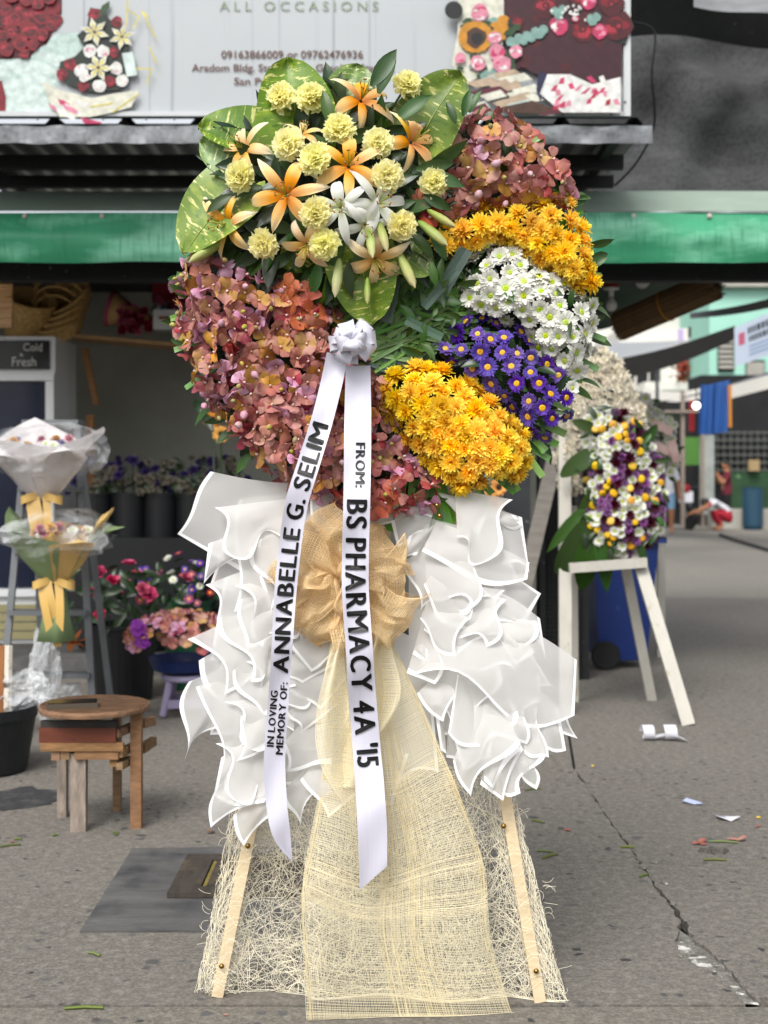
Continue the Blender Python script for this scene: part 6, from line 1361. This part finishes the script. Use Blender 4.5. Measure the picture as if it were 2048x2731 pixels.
for x, y in sample(TP, 22, 3000, r)[:50]: leafdir(x, y, 8.58, r.uniform(0, 6.3), r.choice(leaves_g), r.uniform(.9, 1.5), .2, w3, 'leaf', r.gauss(0, .5))
m_prb = mat('pink_ribbon', '#d8b8b0', .45)
for x, y, a in ((1740, 1125, .5), (1745, 1185, .45), (1790, 1175, 1.3)): MB().grid(lambda u, v: P(x + cos(a) * v * 60 - sin(a) * (u - .5) * 22, y + sin(a) * v * 60 + cos(a) * (u - .5) * 22, 8.42 - .03 * sin(pi * v)), 2, 8).build('ribbon', m_prb, w3, smooth=True)
# ================================================================== BLUE WHEELIE BIN
m_bin = mat('bin_blue', '#142a63', .4, nz=(4, .12), mix=[(10, '#38508c', .66, .74)]); m_tyre = mat('tyre', '#121314', .7)
bn = GP(1645, 1785); bin_ = root('wheelie_bin', (bn.x, bn.y + .25, 0), 'blue wheeled rubbish bin behind the white easel', 'bin')
x0, x1 = P(1590, 0, 8.07).x, P(1748, 0, 8.07).x; z1 = P(0, 1448, 8.07).z; yb0, yb1 = 8.09, 8.56; f_ = .045
vs_ = [(x0 + f_ * .6, yb0 + .02, .05), (x1 - f_, yb0 + .02, .05), (x1 - f_, yb1, .05), (x0 + f_ * .6, yb1, .05), (x0 - .02, yb0 - .03, z1), (x1 + .02, yb0 - .03, z1), (x1 + .02, yb1 + .03, z1), (x0 - .02, yb1 + .03, z1)]
MB().add(vs_, [(0, 3, 2, 1), (0, 1, 5, 4), (1, 2, 6, 5), (2, 3, 7, 6), (3, 0, 4, 7)]).build('body', m_bin, bin_)
MB().box(((x0 + x1) / 2, (yb0 + yb1) / 2, z1 + .018), (x1 - x0 + .12, yb1 - yb0 + .14, .036)).build('rim', m_bin, bin_)
lm = MB(); lm.grid(lambda u, v: V((lerp(x0 - .06, x1 + .075, u), lerp(yb0 - .09, yb1 + .06, v), z1 + .038 + .05 * sin(pi * u) ** .5 * sin(pi * (v * .9 + .05)) ** .5)), 14, 10); lm.build('lid', m_bin, bin_, smooth=True)
MB().tube([V((x0 + .02, yb0 - .07, z1 + .03)), V((x1 - .02, yb0 - .07, z1 + .03))], .014, 8).build('handle', m_bin, bin_)
wc = P(1617, 1752, 8.02); RWh = .088
wl = MB().lathe([(RWh * .55, -.02), (RWh * .92, -.022), (RWh, -.012), (RWh, .012), (RWh * .92, .022), (RWh * .55, .02)], 28, V((wc.x, 8.05, RWh)), Matrix.Rotation(rad(90), 3, 'X')).build('wheel', m_tyre, bin_)
hb_ = MB().lathe([(0, -.012), (RWh * .2, -.015), (RWh * .2, .015), (0, .012)], 14, V((wc.x, 8.05, RWh)), Matrix.Rotation(rad(90), 3, 'X'))
for k in range(8): a = k * pi / 4; hb_.beam(V((wc.x, 8.05, RWh)), V((wc.x + cos(a) * RWh * .6, 8.05, RWh + sin(a) * RWh * .6)), .012, .02, up=(0, 1, 0))
hb_.build('hub', m_post, wl)
MB().tube([V((wc.x, 8.06, RWh)), V((wc.x, 8.5, RWh))], .012, 8).build('axle', m_tyre, bin_)
# ================================================================== STREET IN THE DISTANCE
m_white = mat('white_render', '#cfcdc6', .8, nz=(.5, .08)); m_cone = mat('pale_concrete', '#9c9a92', .85, nz=(1.5, .12)); m_teal = mat('turquoise_wall', '#93c4b4', .8, nz=(.6, .08)); m_gt = mat('grey_tarp', '#4c4e52', .7, nz=(1, .15)); m_gt2 = mat('pale_grey_tarp', '#86898c', .7, nz=(1, .12))
m_hedge = mat('green_panel', '#243f28', .85, nz=(2, .35), mix=[(5, '#5c7a58', .64, .7)]); m_dk = mat('near_black_grey', '#1c1d1e', .9, nz=(2, .3)); m_grid_ = mat('grille_grey', '#5a5d58', .7); m_gb = mat('cloth_blue', '#27508f', .6, nz=(3, .12), transl=.15); m_ob = mat('cloth_orange', '#cf8a36', .6, transl=.2)  # m_dk: near-black grey shared by stall back, windows, hose, shorts and motorcycle
def bpix(x0, x1, y0, y1, Y, d): a, b_ = P(x0, y1, Y), P(x1, y0, Y); return ((a.x + b_.x) / 2, Y + d / 2, (a.z + b_.z) / 2), (b_.x - a.x, d, b_.z - a.z)
def block(nm, par, m, *a): c_, s_ = bpix(*a); return MB().box(c_, s_).build(nm, m, par)
# turquoise and white houses
h1 = root('street_house', P(1800, 1400, 44), 'white rendered house with red shrubs on its balcony down the street', 'house')
c_, s_ = bpix(1560, 1895, 780, 1416, 44, 6); MB().box((c_[0], c_[1], (c_[2] + s_[2] / 2) / 2), (s_[0], 6, c_[2] + s_[2] / 2)).build('wall', m_white, h1)
for x0, x1, y0, y1 in ((1700, 1760, 975, 1030), (1835, 1860, 860, 990), (1868, 1886, 860, 990), (1640, 1690, 975, 1030)):
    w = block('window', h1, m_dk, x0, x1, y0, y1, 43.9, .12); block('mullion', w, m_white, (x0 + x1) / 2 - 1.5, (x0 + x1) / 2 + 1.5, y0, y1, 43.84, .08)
block('balcony_slab', h1, m_white, 1720, 1895, 1018, 1040, 42.6, 1.3); block('cornice', h1, m_cone, 1555, 1900, 772, 786, 43.6, 6.6)
for k in range(9): block('railing_bar', h1, m_cone, 1856 + k * 4.2, 1858 + k * 4.2, 975, 1018, 42.7, .05)
h2 = root('street_house', P(1980, 1400, 40), 'turquoise house with louvred windows behind the printed banner', 'house')
c_, s_ = bpix(1892, 2300, 760, 1416, 40, 6); MB().box((c_[0], c_[1], (c_[2] + s_[2] / 2) / 2), (s_[0], 6, c_[2] + s_[2] / 2)).build('wall', m_teal, h2)
for x0, x1, y0, y1 in ((1915, 1958, 900, 990), (1990, 2040, 960, 1010)):
    w = block('window', h2, m_dk, x0, x1, y0, y1, 39.9, .12)
    for k in range(6): block('louvre', w, m_cone, x0 + 2, x1 - 2, y0 + 6 + k * (y1 - y0 - 8) / 6, y0 + 14 + k * (y1 - y0 - 8) / 6, 39.85, .05)
block('cornice', h2, m_cone, 1890, 2300, 752, 764, 39.7, 6.4)
# red shrub on the balcony
sb_ = root('balcony_shrub', P(1820, 1018, 42.8), 'red leaved potted shrub on the white house balcony', 'shrub'); m_rs = mat('red_foliage', '#8a3a2a', .7, rand=(.02, .1, .2)); rlm = leaf_mesh('leaf', m_rs, .22, .1, -30); r = random.Random(2)
block('pot', sb_, m_log, 1810, 1830, 1000, 1018, 42.7, .3)
for k in range(120): inst('leaf', rlm, sb_, basis((r.gauss(0, 1), -.6, r.gauss(0, 1)), r.uniform(0, 6), P(1822 + r.gauss(0, 13), 975 + r.gauss(0, 17), 42.7 + r.gauss(0, .2)), r.uniform(.7, 1.3)))
# white van roof / tarps across the street
vn = root('market_canopy', P(1745, 1400, 24), 'white market canopy box with a small red mark behind the white wreath', 'canopy')
c_, s_ = bpix(1652, 1838, 876, 940, 24, 3); MB().box(c_, s_).build('canopy_roof', m_white, vn)
block('mark', vn, mat('red_mark', '#b03040', .5), 1659, 1672, 890, 902, 23.98, .01); block('side_panel', vn, mat('lilac_panel', '#a99ac2', .6), 1808, 1822, 878, 914, 23.98, .015); block('side_panel', vn, m_black, 1836, 1843, 872, 900, 23.97, .02)
for x in (1656, 1834): MB().box((P(x, 0, 24.1).x, 26.8, 1.8), (.06, .06, 3.6)).build('pole', m_alum, vn)
def tarp(pts, m, label, nm='street_tarp', sag=.1, cat='tarp'):
    a, b_, c2, d_ = [P(*p) for p in pts]
    MB().grid(lambda u, v: lerp(lerp(a, b_, u), lerp(d_, c2, u), v) - V((0, 0, sag * sin(pi * u))), 20, 4).build(nm, m, smooth=True, label=label, cat=cat)
tarp([(1618, 962, 19), (1960, 868, 16), (1960, 905, 16.6), (1690, 1004, 19.4)], m_gt, 'dark grey tarp strip stretched over the street', sag=.05)
tarp([(1615, 912, 21), (1850, 905, 19.5), (1690, 955, 19), (1625, 958, 19.5)], m_gt2, 'pale grey tarp sheet below the white truck box', sag=.02)
tarp([(1840, 835, 13), (2140, 770, 12), (2140, 800, 12.2), (1840, 850, 13)], m_gt, 'dark tarp edge hanging beyond the rolled bamboo blind', sag=.03)
tarp([(1740, 1078, 30), (2150, 958, 22), (2150, 990, 20), (1740, 1072, 26)], m_gt, 'long grey market awning above the blue cloth', 'market_awning', .05, 'awning')
MB().grid(lambda u, v: lerp(P(1870, 1054, 23), P(2160, 975, 20), u) + V((0, 0, -.22 * v + .03)), 14, 3).build('awning_valance', m_white, smooth=True, label='white valance along the grey market awning', cat='valance')
MB().grid(lambda u, v: lerp(P(1715, 1032, 32), P(1890, 1030, 30), u) + V((0, 0, -.24 * v - .12 * sin(pi * u))), 14, 3).build('awning_valance', m_white, smooth=True, label='white sagging valance in front of the white house', cat='valance')
# banner
bnr = root('street_banner', P(2010, 970, 15), 'white printed banner tied up at the market awning', 'banner'); m_bn = mat('banner_face', '#c3cfe0', .6)
q = [P(1958, 875, 15.2), P(2110, 808, 14), P(2110, 928, 14), P(1960, 978, 15.2)]
def bfn(u, v): return lerp(lerp(q[3], q[2], u), lerp(q[0], q[1], u), v) + V((0, .03 * sin(u * 6), 0))
MB().grid(bfn, 16, 6).build('cloth', m_bn, bnr, smooth=True)
m_bi = mat('banner_ink', '#2b2f38', .6); m_bi2 = mat('banner_ink_red', '#c0607a', .6); m_bi3 = mat('banner_ink_pale', '#7d9cc0', .6)
mb = MB(); r = random.Random(8)
for v0, v1, us in ((.70, .86, (.26, .98)), (.50, .64, (.28, .98))):
    u = us[0]
    while u < us[1]:
        w = r.uniform(.03, .055); mb.grid(lambda a, b2: bfn(u + a * w, lerp(v0, v1, b2)) - V((0, .012, 0)), 1, 1); u += w + .02 + (.04 if r.random() < .2 else 0)
mb.build('lettering', m_bi, bnr)
mb = MB()
for v0 in (.36, .26, .16): mb.grid(lambda a, b2: bfn(lerp(.28, .95, a), v0 + b2 * .035) - V((0, .012, 0)), 4, 1)
mb.build('lettering', m_bi3, bnr); mb = MB(); mb.grid(lambda a, b2: bfn(lerp(.08, .2, a), lerp(.5, .8, b2)) - V((0, .012, 0)), 2, 2); mb.build('emblem', m_bi2, bnr)
# blue and orange cloth hanging from the awning
cl_ = root('hanging_cloth', P(1915, 1155, 21), 'blue cloth with orange side hanging under the market awning', 'cloth')
def cfn(u, v): p = P(lerp(1868, 1944, u) - 6 * (1 - v) + 3 * sin(u * 9), lerp(1156, 1025, v) - 8 * u * v + 3 * sin(u * 5), 21); return p + V((0, .08 * sin(u * 12) * (1 - v * .5), 0))
MB().grid(cfn, 26, 12).build('panel', m_gb, cl_, smooth=True)
MB().grid(lambda u, v: P(lerp(1936, 1950, u) - 4 * v * (1 - u), lerp(1140, 1028, v), 20.95) + V((0, .1 * sin(u * 6), 0)), 5, 10).build('edge_panel', m_ob, cl_, smooth=True)
lb2 = root('street_lamp', P(1857, 1090, 20), 'lit round bulb hanging beside the blue cloth', 'lamp'); pz = P(1857, 1082, 20); MB().lathe([(0, -.06), (.042, -.042), (.06, 0), (.042, .042), (0, .06)], 16, pz).build('globe', mat('lit_bulb', '#ffffff', .4, emit=('#fff4e0', 3.0)), lb2, smooth=True); MB().tube([pz + V((0, 0, .06)), pz + V((0, 0, .35))], .01, 5).build('cord', m_black, lb2)
# market stall at the right: roof posts, grille, green panel, low bench
stl = root('market_stall', P(1980, 1405, 32), 'dark market stall with wire grille and green lower panel', 'stall')
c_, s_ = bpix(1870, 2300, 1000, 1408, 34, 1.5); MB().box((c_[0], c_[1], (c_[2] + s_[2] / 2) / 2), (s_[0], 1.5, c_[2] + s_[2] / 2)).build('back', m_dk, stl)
block('lower_panel', stl, m_hedge, 1950, 2300, 1258, 1360, 33.6, .25)
for k in range(13): block('grille_bar', stl, m_grid_, 1876 + k * 18, 1879 + k * 18, 1150, 1258, 33.7, .05)
for k in range(6): block('grille_bar', stl, m_grid_, 1872, 2100, 1152 + k * 20, 1155 + k * 20, 33.62, .05)
block('door_sheet', stl, mat('patched_sheet', '#8e9490', .7, nz=(1.5, .35)), 1868, 1905, 1160, 1372, 33.4, .1); block('carton', stl, mat('cardboard', '#8f7c5a', .8), 1998, 2026, 1226, 1256, 33.4, .15)
for x in (1818, 1872): block('post', stl, m_gleg, x, x + 8, 1040, 1405, 30.5, .12)
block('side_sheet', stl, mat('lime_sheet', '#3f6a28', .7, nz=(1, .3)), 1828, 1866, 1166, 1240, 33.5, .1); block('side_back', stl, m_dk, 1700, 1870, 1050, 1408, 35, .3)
block('crossbar', stl, m_gleg, 1740, 1880, 1094, 1100, 30.4, .1); block('red_cloth', stl, m_redb2, 1838, 1852, 1060, 1150, 31, .06)
bch = root('low_wall', P(2000, 1410, 31.5), 'low concrete wall behind the squatting person', 'wall')
for x0, x1 in ((1900, 1985), (1989, 2150), (2154, 2330)): block('wall_block', bch, m_cone, x0, x1, 1358, 1414, 31.4, .5)
MB().tube([GP(1920, 1430) + V((0, 0, .03)), GP(1960, 1445) + V((0, 0, .03)), GP(2060, 1475) + V((0, 0, .03))], .035, 6).build('hose', m_dk, label='dark hose lying across the pale street', cat='hose')
cn_ = root('water_drum', GP(1980, 1408), 'dark teal drum with pale bag beside the low wall', 'drum'); dp_ = P(1965, 0, 32.5); MB().lathe([(.2, 0), (.24, .1), (.24, .95), (.25, 1.0), (0, 1.0)], 20, V((dp_.x, 31.1, 0))).build('drum', mat('teal_plastic', '#1f3f52', .5), cn_)
# ---- people
def skin_person(name, loc, joints, edges, mats, matfn, label, rot=0., scale=1.0):
    names = list(joints); me = bpy.data.meshes.new('skel'); me.from_pydata([joints[n][0] for n in names], [(names.index(a), names.index(b_)) for a, b_ in edges], [])
    o = bpy.data.objects.new('skel', me); COL.objects.link(o)
    sm = o.modifiers.new('s', 'SKIN'); me.skin_vertices[0].data[0].use_root = True
    for i, n in enumerate(names):
        rr_ = joints[n][1]; me.skin_vertices[0].data[i].radius = rr_ if isinstance(rr_, tuple) else (rr_, rr_)
    ss = o.modifiers.new('u', 'SUBSURF'); ss.levels = 2; ss.render_levels = 2
    bpy.context.view_layer.update(); ev = bpy.data.meshes.new_from_object(o.evaluated_get(bpy.context.evaluated_depsgraph_get()))
    bpy.data.objects.remove(o); bpy.data.meshes.remove(me); ev.name = name
    ev.materials.clear()
    for m in mats: ev.materials.append(m)
    for p in ev.polygons: p.material_index = matfn(p.center); p.use_smooth = True
    t = root(name, loc, label, 'person'); M_ = Matrix.Translation(V(loc)) @ Matrix.Rotation(rot, 4, 'Z') @ Matrix.Scale(scale, 4)
    b_ = inst('body', ev, t, M_); return t, M_
m_skin = mat('skin', '#9a6a4c', .55); m_hair = mat('hair', '#15110f', .6); m_tee = mat('white_tee', '#c4c6cc', .8); m_redsh = mat('red_shorts', '#8f1426', .8); m_mart = mat('maroon_top', '#5c1526', .8); m_lb = mat('light_blue_shorts', '#7fa9c9', .8); m_wtee = mat('bright_white_tee', '#d9dbe2', .8)
def head(t, M_, c, fwd, r=.1):
    hm = MB(); f_ = V(fwd).normalized(); up = V((0, 0, 1)); sd_ = f_.cross(up).normalized(); up = sd_.cross(f_)
    def hp(u, v, k=1.0):
        a = 2 * pi * u; b_ = pi * (v - .5); d_ = V((cos(a) * cos(b_), sin(a) * cos(b_), sin(b_)))
        return V(c) + (f_ * d_.x * r * .95 + sd_ * d_.y * r * .78 + up * d_.z * r * 1.15) * k
    hm.grid(lambda u, v: hp(u, v), 20, 12); hm.lathe([(0, 0), (r * .12, .0), (r * .05, r * .3), (0, r * .34)], 6, V(c) + f_ * r * .92 - up * r * .2)
    for s_ in (-1, 1):
        hm.lathe([(0, -.012), (.012, 0), (0, .012)], 6, V(c) + f_ * r * .82 + sd_ * s_ * r * .33 + up * r * .08, mi=1); hm.lathe([(0, -.03), (.016, 0), (0, .03)], 6, V(c) + sd_ * s_ * r * .8)
    hm.box(V(c) + f_ * r * .86 - up * r * .5, (.03, .03, .008), mi=1)
    inst('head', hm.mesh('head', [m_skin, m_hair], True), t, M_)
    hr = MB(); hr.grid(lambda u, v: V(c) - f_ * r * .12 + up * r * .12 + (hp(u, lerp(.45, 1, v), 1.06) - V(c)), 20, 8); inst('hair', hr.mesh('hair', m_hair, True), t, M_)
# squatting person facing left (-x)
g1 = GP(1932, 1415)
J = {'pel': ((.12, 0, .27), (.17, .15)), 'sp1': ((.08, 0, .46), (.16, .14)), 'sp2': ((-.1, 0, .66), (.17, .13)), 'neck': ((-.30, 0, .66), .07), 'hd': ((-.36, 0, .62), .06),
     'sl': ((-.22, -.17, .64), .06), 'el': ((-.46, -.2, .52), .045), 'wl': ((-.70, -.18, .42), .032), 'hl': ((-.78, -.17, .39), .035), 'sr': ((-.22, .17, .64), .06), 'er': ((-.40, .22, .46), .045), 'wr': ((-.56, .2, .36), .035), 'hr': ((-.62, .19, .33), .035),
     'tl': ((.1, -.12, .28), .12), 'kl': ((-.26, -.17, .42), .085), 'al': ((-.08, -.15, .08), .045), 'fl': ((-.24, -.16, .035), .035), 'tr': ((.1, .12, .28), .12), 'kr': ((-.26, .17, .42), .085), 'ar': ((-.08, .15, .08), .045), 'fr': ((-.24, .16, .035), .035)}
E = [('pel', 'sp1'), ('sp1', 'sp2'), ('sp2', 'neck'), ('neck', 'hd'), ('sp2', 'sl'), ('sl', 'el'), ('el', 'wl'), ('wl', 'hl'), ('sp2', 'sr'), ('sr', 'er'), ('er', 'wr'), ('wr', 'hr'), ('pel', 'tl'), ('tl', 'kl'), ('kl', 'al'), ('al', 'fl'), ('pel', 'tr'), ('tr', 'kr'), ('kr', 'ar'), ('ar', 'fr')]
def mf1(c):
    if c.z < .15: return 0
    if c.x < -.4: return 0
    if c.z > .5 and c.x > -.34: return 1
    if c.z > .42 and c.x > -.02: return 1
    return 2
t1, M1 = skin_person('person', g1, J, E, [m_skin, m_tee, m_redsh], mf1, 'person in white t-shirt and red shorts squatting with one arm out', 0, 1.05)
head(t1, M1, (-.42, 0, .60), (-.7, 0, -.7), .1)
def hand(t, M_, c, d_, nm='hand'):
    hm = MB(); c = V(c); d_ = V(d_).normalized(); s_ = d_.cross(V((0, 0, 1))).normalized(); hm.tube([c, c + d_ * .05], [.03, .034], 8)
    for k in range(4): hm.tube([c + d_ * .05 + s_ * (k - 1.5) * .017, c + d_ * (.085 + .01 * (k in (1, 2))) + s_ * (k - 1.5) * .018 - V((0, 0, .01)), c + d_ * (.1 + .015 * (k in (1, 2))) + s_ * (k - 1.5) * .018 - V((0, 0, .035))], [.009, .008, .006], 5)
    hm.tube([c + d_ * .01 + s_ * .028, c + d_ * .04 + s_ * .05, c + d_ * .06 + s_ * .05 - V((0, 0, .02))], [.01, .009, .007], 5); inst(nm, hm.mesh(nm, m_skin, True), t, M_)
hand(t1, M1, (-.78, -.17, .39), (-1, 0, -.4)); hand(t1, M1, (-.62, .19, .33), (-1, 0, -.4))
# standing person, side view, maroon top, hands at mouth
g2 = V((P(1938, 0, 32.2).x, 32.2, 0))
def stander(arms, legw=.09): 
    J = {'pel': ((0, 0, .92), (.15, .11)), 'sp1': ((0, 0, 1.12), (.15, .11)), 'sp2': ((0, 0, 1.36), (.17, .11)), 'neck': ((0, 0, 1.48), .06), 'hd': ((0, 0, 1.56), .055)}
    E = [('pel', 'sp1'), ('sp1', 'sp2'), ('sp2', 'neck'), ('neck', 'hd')]
    for s_, n in ((-1, 'l'), (1, 'r')):
        J['s' + n] = ((0, s_ * .19, 1.38), .062); J['e' + n], J['w' + n] = arms[n]; J['t' + n] = ((0, s_ * .1, .88), .105); J['k' + n] = ((.01, s_ * .1, .5), .07); J['a' + n] = ((-.02, s_ * .1, .09), .045); J['f' + n] = ((.13, s_ * .11, .04), .04)
        E += [('sp2', 's' + n), ('s' + n, 'e' + n), ('e' + n, 'w' + n), ('pel', 't' + n), ('t' + n, 'k' + n), ('k' + n, 'a' + n), ('a' + n, 'f' + n)]
    return J, E
J, E = stander({'l': (((.14, -.22, 1.14), .045), ((.24, -.08, 1.36), .035)), 'r': (((.14, .22, 1.14), .045), ((.24, .08, 1.36), .035))})
def mf2(c):
    if c.z > 1.46 or c.z < .5: return 0
    if c.x > .1 and c.z > 1.0: return 0
    if c.z > .86: return 1
    return 2
t2, M2 = skin_person('person', g2, J, E, [m_skin, m_mart, m_dk], mf2, 'person in maroon sleeveless top standing with hands at mouth', rad(180), .95)
head(t2, M2, (.02, 0, 1.62), (1, 0, -.1), .105); hand(t2, M2, (.24, -.08, 1.36), (.2, .4, 1)); hand(t2, M2, (.24, .08, 1.36), (.2, -.4, 1))
g3 = GP(1778, 1424)
J, E = stander({'l': (((.02, -.26, 1.12), .045), ((.06, -.27, .88), .035)), 'r': (((.02, .26, 1.12), .045), ((.06, .27, .88), .035))})
def mf3(c):
    if c.z > 1.46 or c.z < .55: return 0
    if abs(c.y) > .21 and c.z < 1.2: return 0
    return 1 if c.z > .9 else 2
t3, M3 = skin_person('person', g3, J, E, [m_skin, m_wtee, m_lb], mf3, 'person in white t-shirt and light blue shorts standing behind the flowers', rad(-100), .98)
head(t3, M3, (.02, 0, 1.62), (1, 0, 0), .105); hand(t3, M3, (.06, -.27, .88), (.1, 0, -1)); hand(t3, M3, (.06, .27, .88), (.1, 0, -1))
# ---- motorcycle seen from the front
mg = GP(1838, 1414); mc = root('motorcycle', mg, 'dark motorcycle with white front cover parked in the street', 'motorcycle')
def mo(v): return mg + V(v)
for x, y in ((0, 0), (-.35, 1.15)): MB().lathe([(.2, -.035), (.27, -.045), (.29, 0), (.27, .045), (.2, .035)], 22, mo((x, y, .29)), Matrix.Rotation(rad(20), 3, 'Z') @ Matrix.Rotation(rad(90), 3, 'Y')).build('wheel', m_tyre, mc)
for s_ in (-.07, .07): MB().tube([mo((s_, 0, .29)), mo((s_ - .05, .18, .85))], .022, 6).build('fork', m_alum, mc)
MB().box(mo((-.05, .12, .78)), (.3, .12, .26)).build('front_cover', m_wtee, mc); MB().lathe([(0, -.06), (.09, -.03), (.1, .04), (0, .06)], 14, mo((-.06, .08, .98)), Matrix.Rotation(rad(90), 3, 'X')).build('headlight', m_redb2, mc)
MB().tube([mo((-.38, .2, 1.02)), mo((-.2, .2, 1.0)), mo((.1, .2, 1.0)), mo((.28, .2, 1.02))], .016, 6).build('handlebar', m_black, mc); MB().box(mo((-.22, .75, .8)), (.26, .75, .12)).build('seat', m_dk, mc); MB().box(mo((-.2, .6, .5)), (.3, .8, .45)).build('engine_body', m_dk, mc)
for s_ in (-.36, .26): MB().tube([mo((s_, .2, 1.02)), mo((s_ * 1.1, .2, 1.2))], .008, 5).build('mirror_stem', m_black, mc); MB().lathe([(0, 0), (.06, .01), (0, .02)], 10, mo((s_ * 1.1, .2, 1.22))).build('mirror', m_alum, mc)
# ================================================================== LITTER ON THE PAVEMENT
m_pap = mat('paper_white', '#cfcfd6', .7, transl=.15); m_papb = mat('paper_blue', '#b6bfe0', .6, transl=.15)
c = GP(1745, 1975) ; t = root('curled_paper', c, 'white paper strip curled into loops on the pavement', 'paper')
for cx_, w, L, a0 in ((-.035, .05, 5.6, 0), (.065, .055, 4.8, 1.2)):
    MB().grid(lambda u, v: c + V((cx_ + (v - .5) * w + .012 * u, .034 * cos(a0 + u * L) * (1 - .15 * u), .0365 + .034 * sin(a0 + u * L) * (1 - .15 * u))), 26, 2).build('loop', m_pap, t, smooth=True)
MB().grid(lambda u, v: c + V((lerp(-.01, .14, u), .02 - .05 * u + (v - .5) * .05, .004 + .06 * (1 - u) * u * 1.6)), 12, 2).build('loose_end', m_pap, t, smooth=True)
def scrap(pxs, m, label, cat='paper', lift=.006):
    pts = [GP(*p) for p in pxs]; n = len(pts); mb = MB(); cc = sum(pts, V()) / n
    mb.add([p + V((0, 0, .003 + lift * (k % 2))) for k, p in enumerate(pts)] + [cc + V((0, 0, .004 + lift * .3))], [(k, (k + 1) % n, n) for k in range(n)]); mb.build('paper_scrap' if cat == 'paper' else 'petal_scrap', m, label=label, cat=cat)
scrap([(1820, 2138), (1830, 2134), (1868, 2141), (1874, 2150), (1850, 2147), (1822, 2143)], m_papb, 'pale blue paper scrap lying on the street slab')
scrap([(1905, 2176), (1930, 2187), (1945, 2179), (1976, 2188), (1950, 2193), (1915, 2189)], m_pap, 'folded white paper scrap near the small hole', lift=.012)
m_stem = mat('cut_stem', '#5c6630', .6, rand=(.03, .2, .2))
stems = [((1400, 2110), (1442, 2106), 'behind the fibre skirt'), ((1418, 2190), (1452, 2197), 'beside an orange petal'), ((1432, 2272), (1475, 2275), 'touching the fibre skirt hem'), ((1447, 2292), (1486, 2281), 'crossing beside the skirt'), ((1655, 2262), (1692, 2263), 'lying over the pavement crack'), ((1706, 2342), (1727, 2335), 'beside the pavement crack'), ((1890, 2247), (1968, 2250), 'between two orchid petals'), ((1876, 2296), (1938, 2297), 'in front of the small hole'), ((172, 2694), (276, 2692), 'lying on the rough foreground slab'), ((236, 2544), (266, 2553), 'dark and short near the cement patch'), ((38, 2241), (58, 2242), 'yellow and short near the stool'), ((0, 2261), (55, 2254), 'thin and brown beyond the stool'), ((140, 2232), (155, 2229), 'bent beside the stool leg')]
for a, b_, lb_ in stems:
    p, q2 = GP(*a), GP(*b_); MB().tube([p + V((0, 0, .004)), lerp(p, q2, .5) + V((.0, .004, .005)), q2 + V((0, 0, .004))], [.0035, .004, .0035], 6).build('cut_stem', m_stem, label='cut green flower stem ' + lb_, cat='stem')
r = random.Random(14)
def petlit(px, py, m, label, n=3, s_=.03):
    c = GP(px, py); mb = MB()
    for k in range(n): petal(mb, r.uniform(0, 6.3), s_, s_ * .8, p_round, r.uniform(.05, .5), r.uniform(-.8, .2), .3, nl=4, nw=3, r=r)
    mb.v = [(v[0] + c.x, v[1] + c.y, max(.002, v[2]) + .002) for v in mb.v]; mb.build('fallen_petal', m, smooth=True, label=label, cat='petal')
petlit(1866, 2250, o_terra, 'fallen orchid bloom left of the small hole', 5, .032); petlit(1968, 2244, o_salm, 'fallen pink orchid petals right of the small hole', 3, .034); petlit(1509, 2217, o_or, 'orange petal lying near the fibre skirt', 2, .018); petlit(2025, 2184, y_m, 'small yellow petal near the white paper', 2, .014); petlit(2020, 2207, o_wine, 'small red petal near the white paper', 2, .014)
petlit(309, 2226, m_stem, 'yellow green leaf scrap beside the stool', 3, .02); petlit(26, 2249, o_wine, 'small red petal near the brown stem', 1, .015); petlit(1007 - 400, 2712, o_salm, 'small pink petal on the rough foreground slab', 1, .012); petlit(570, 2220, m_log, 'brown leaf scrap beside the fibre skirt', 1, .035); petlit(1582, 2046, y_m, 'tiny yellow petal on the pavement joint', 2, .012)
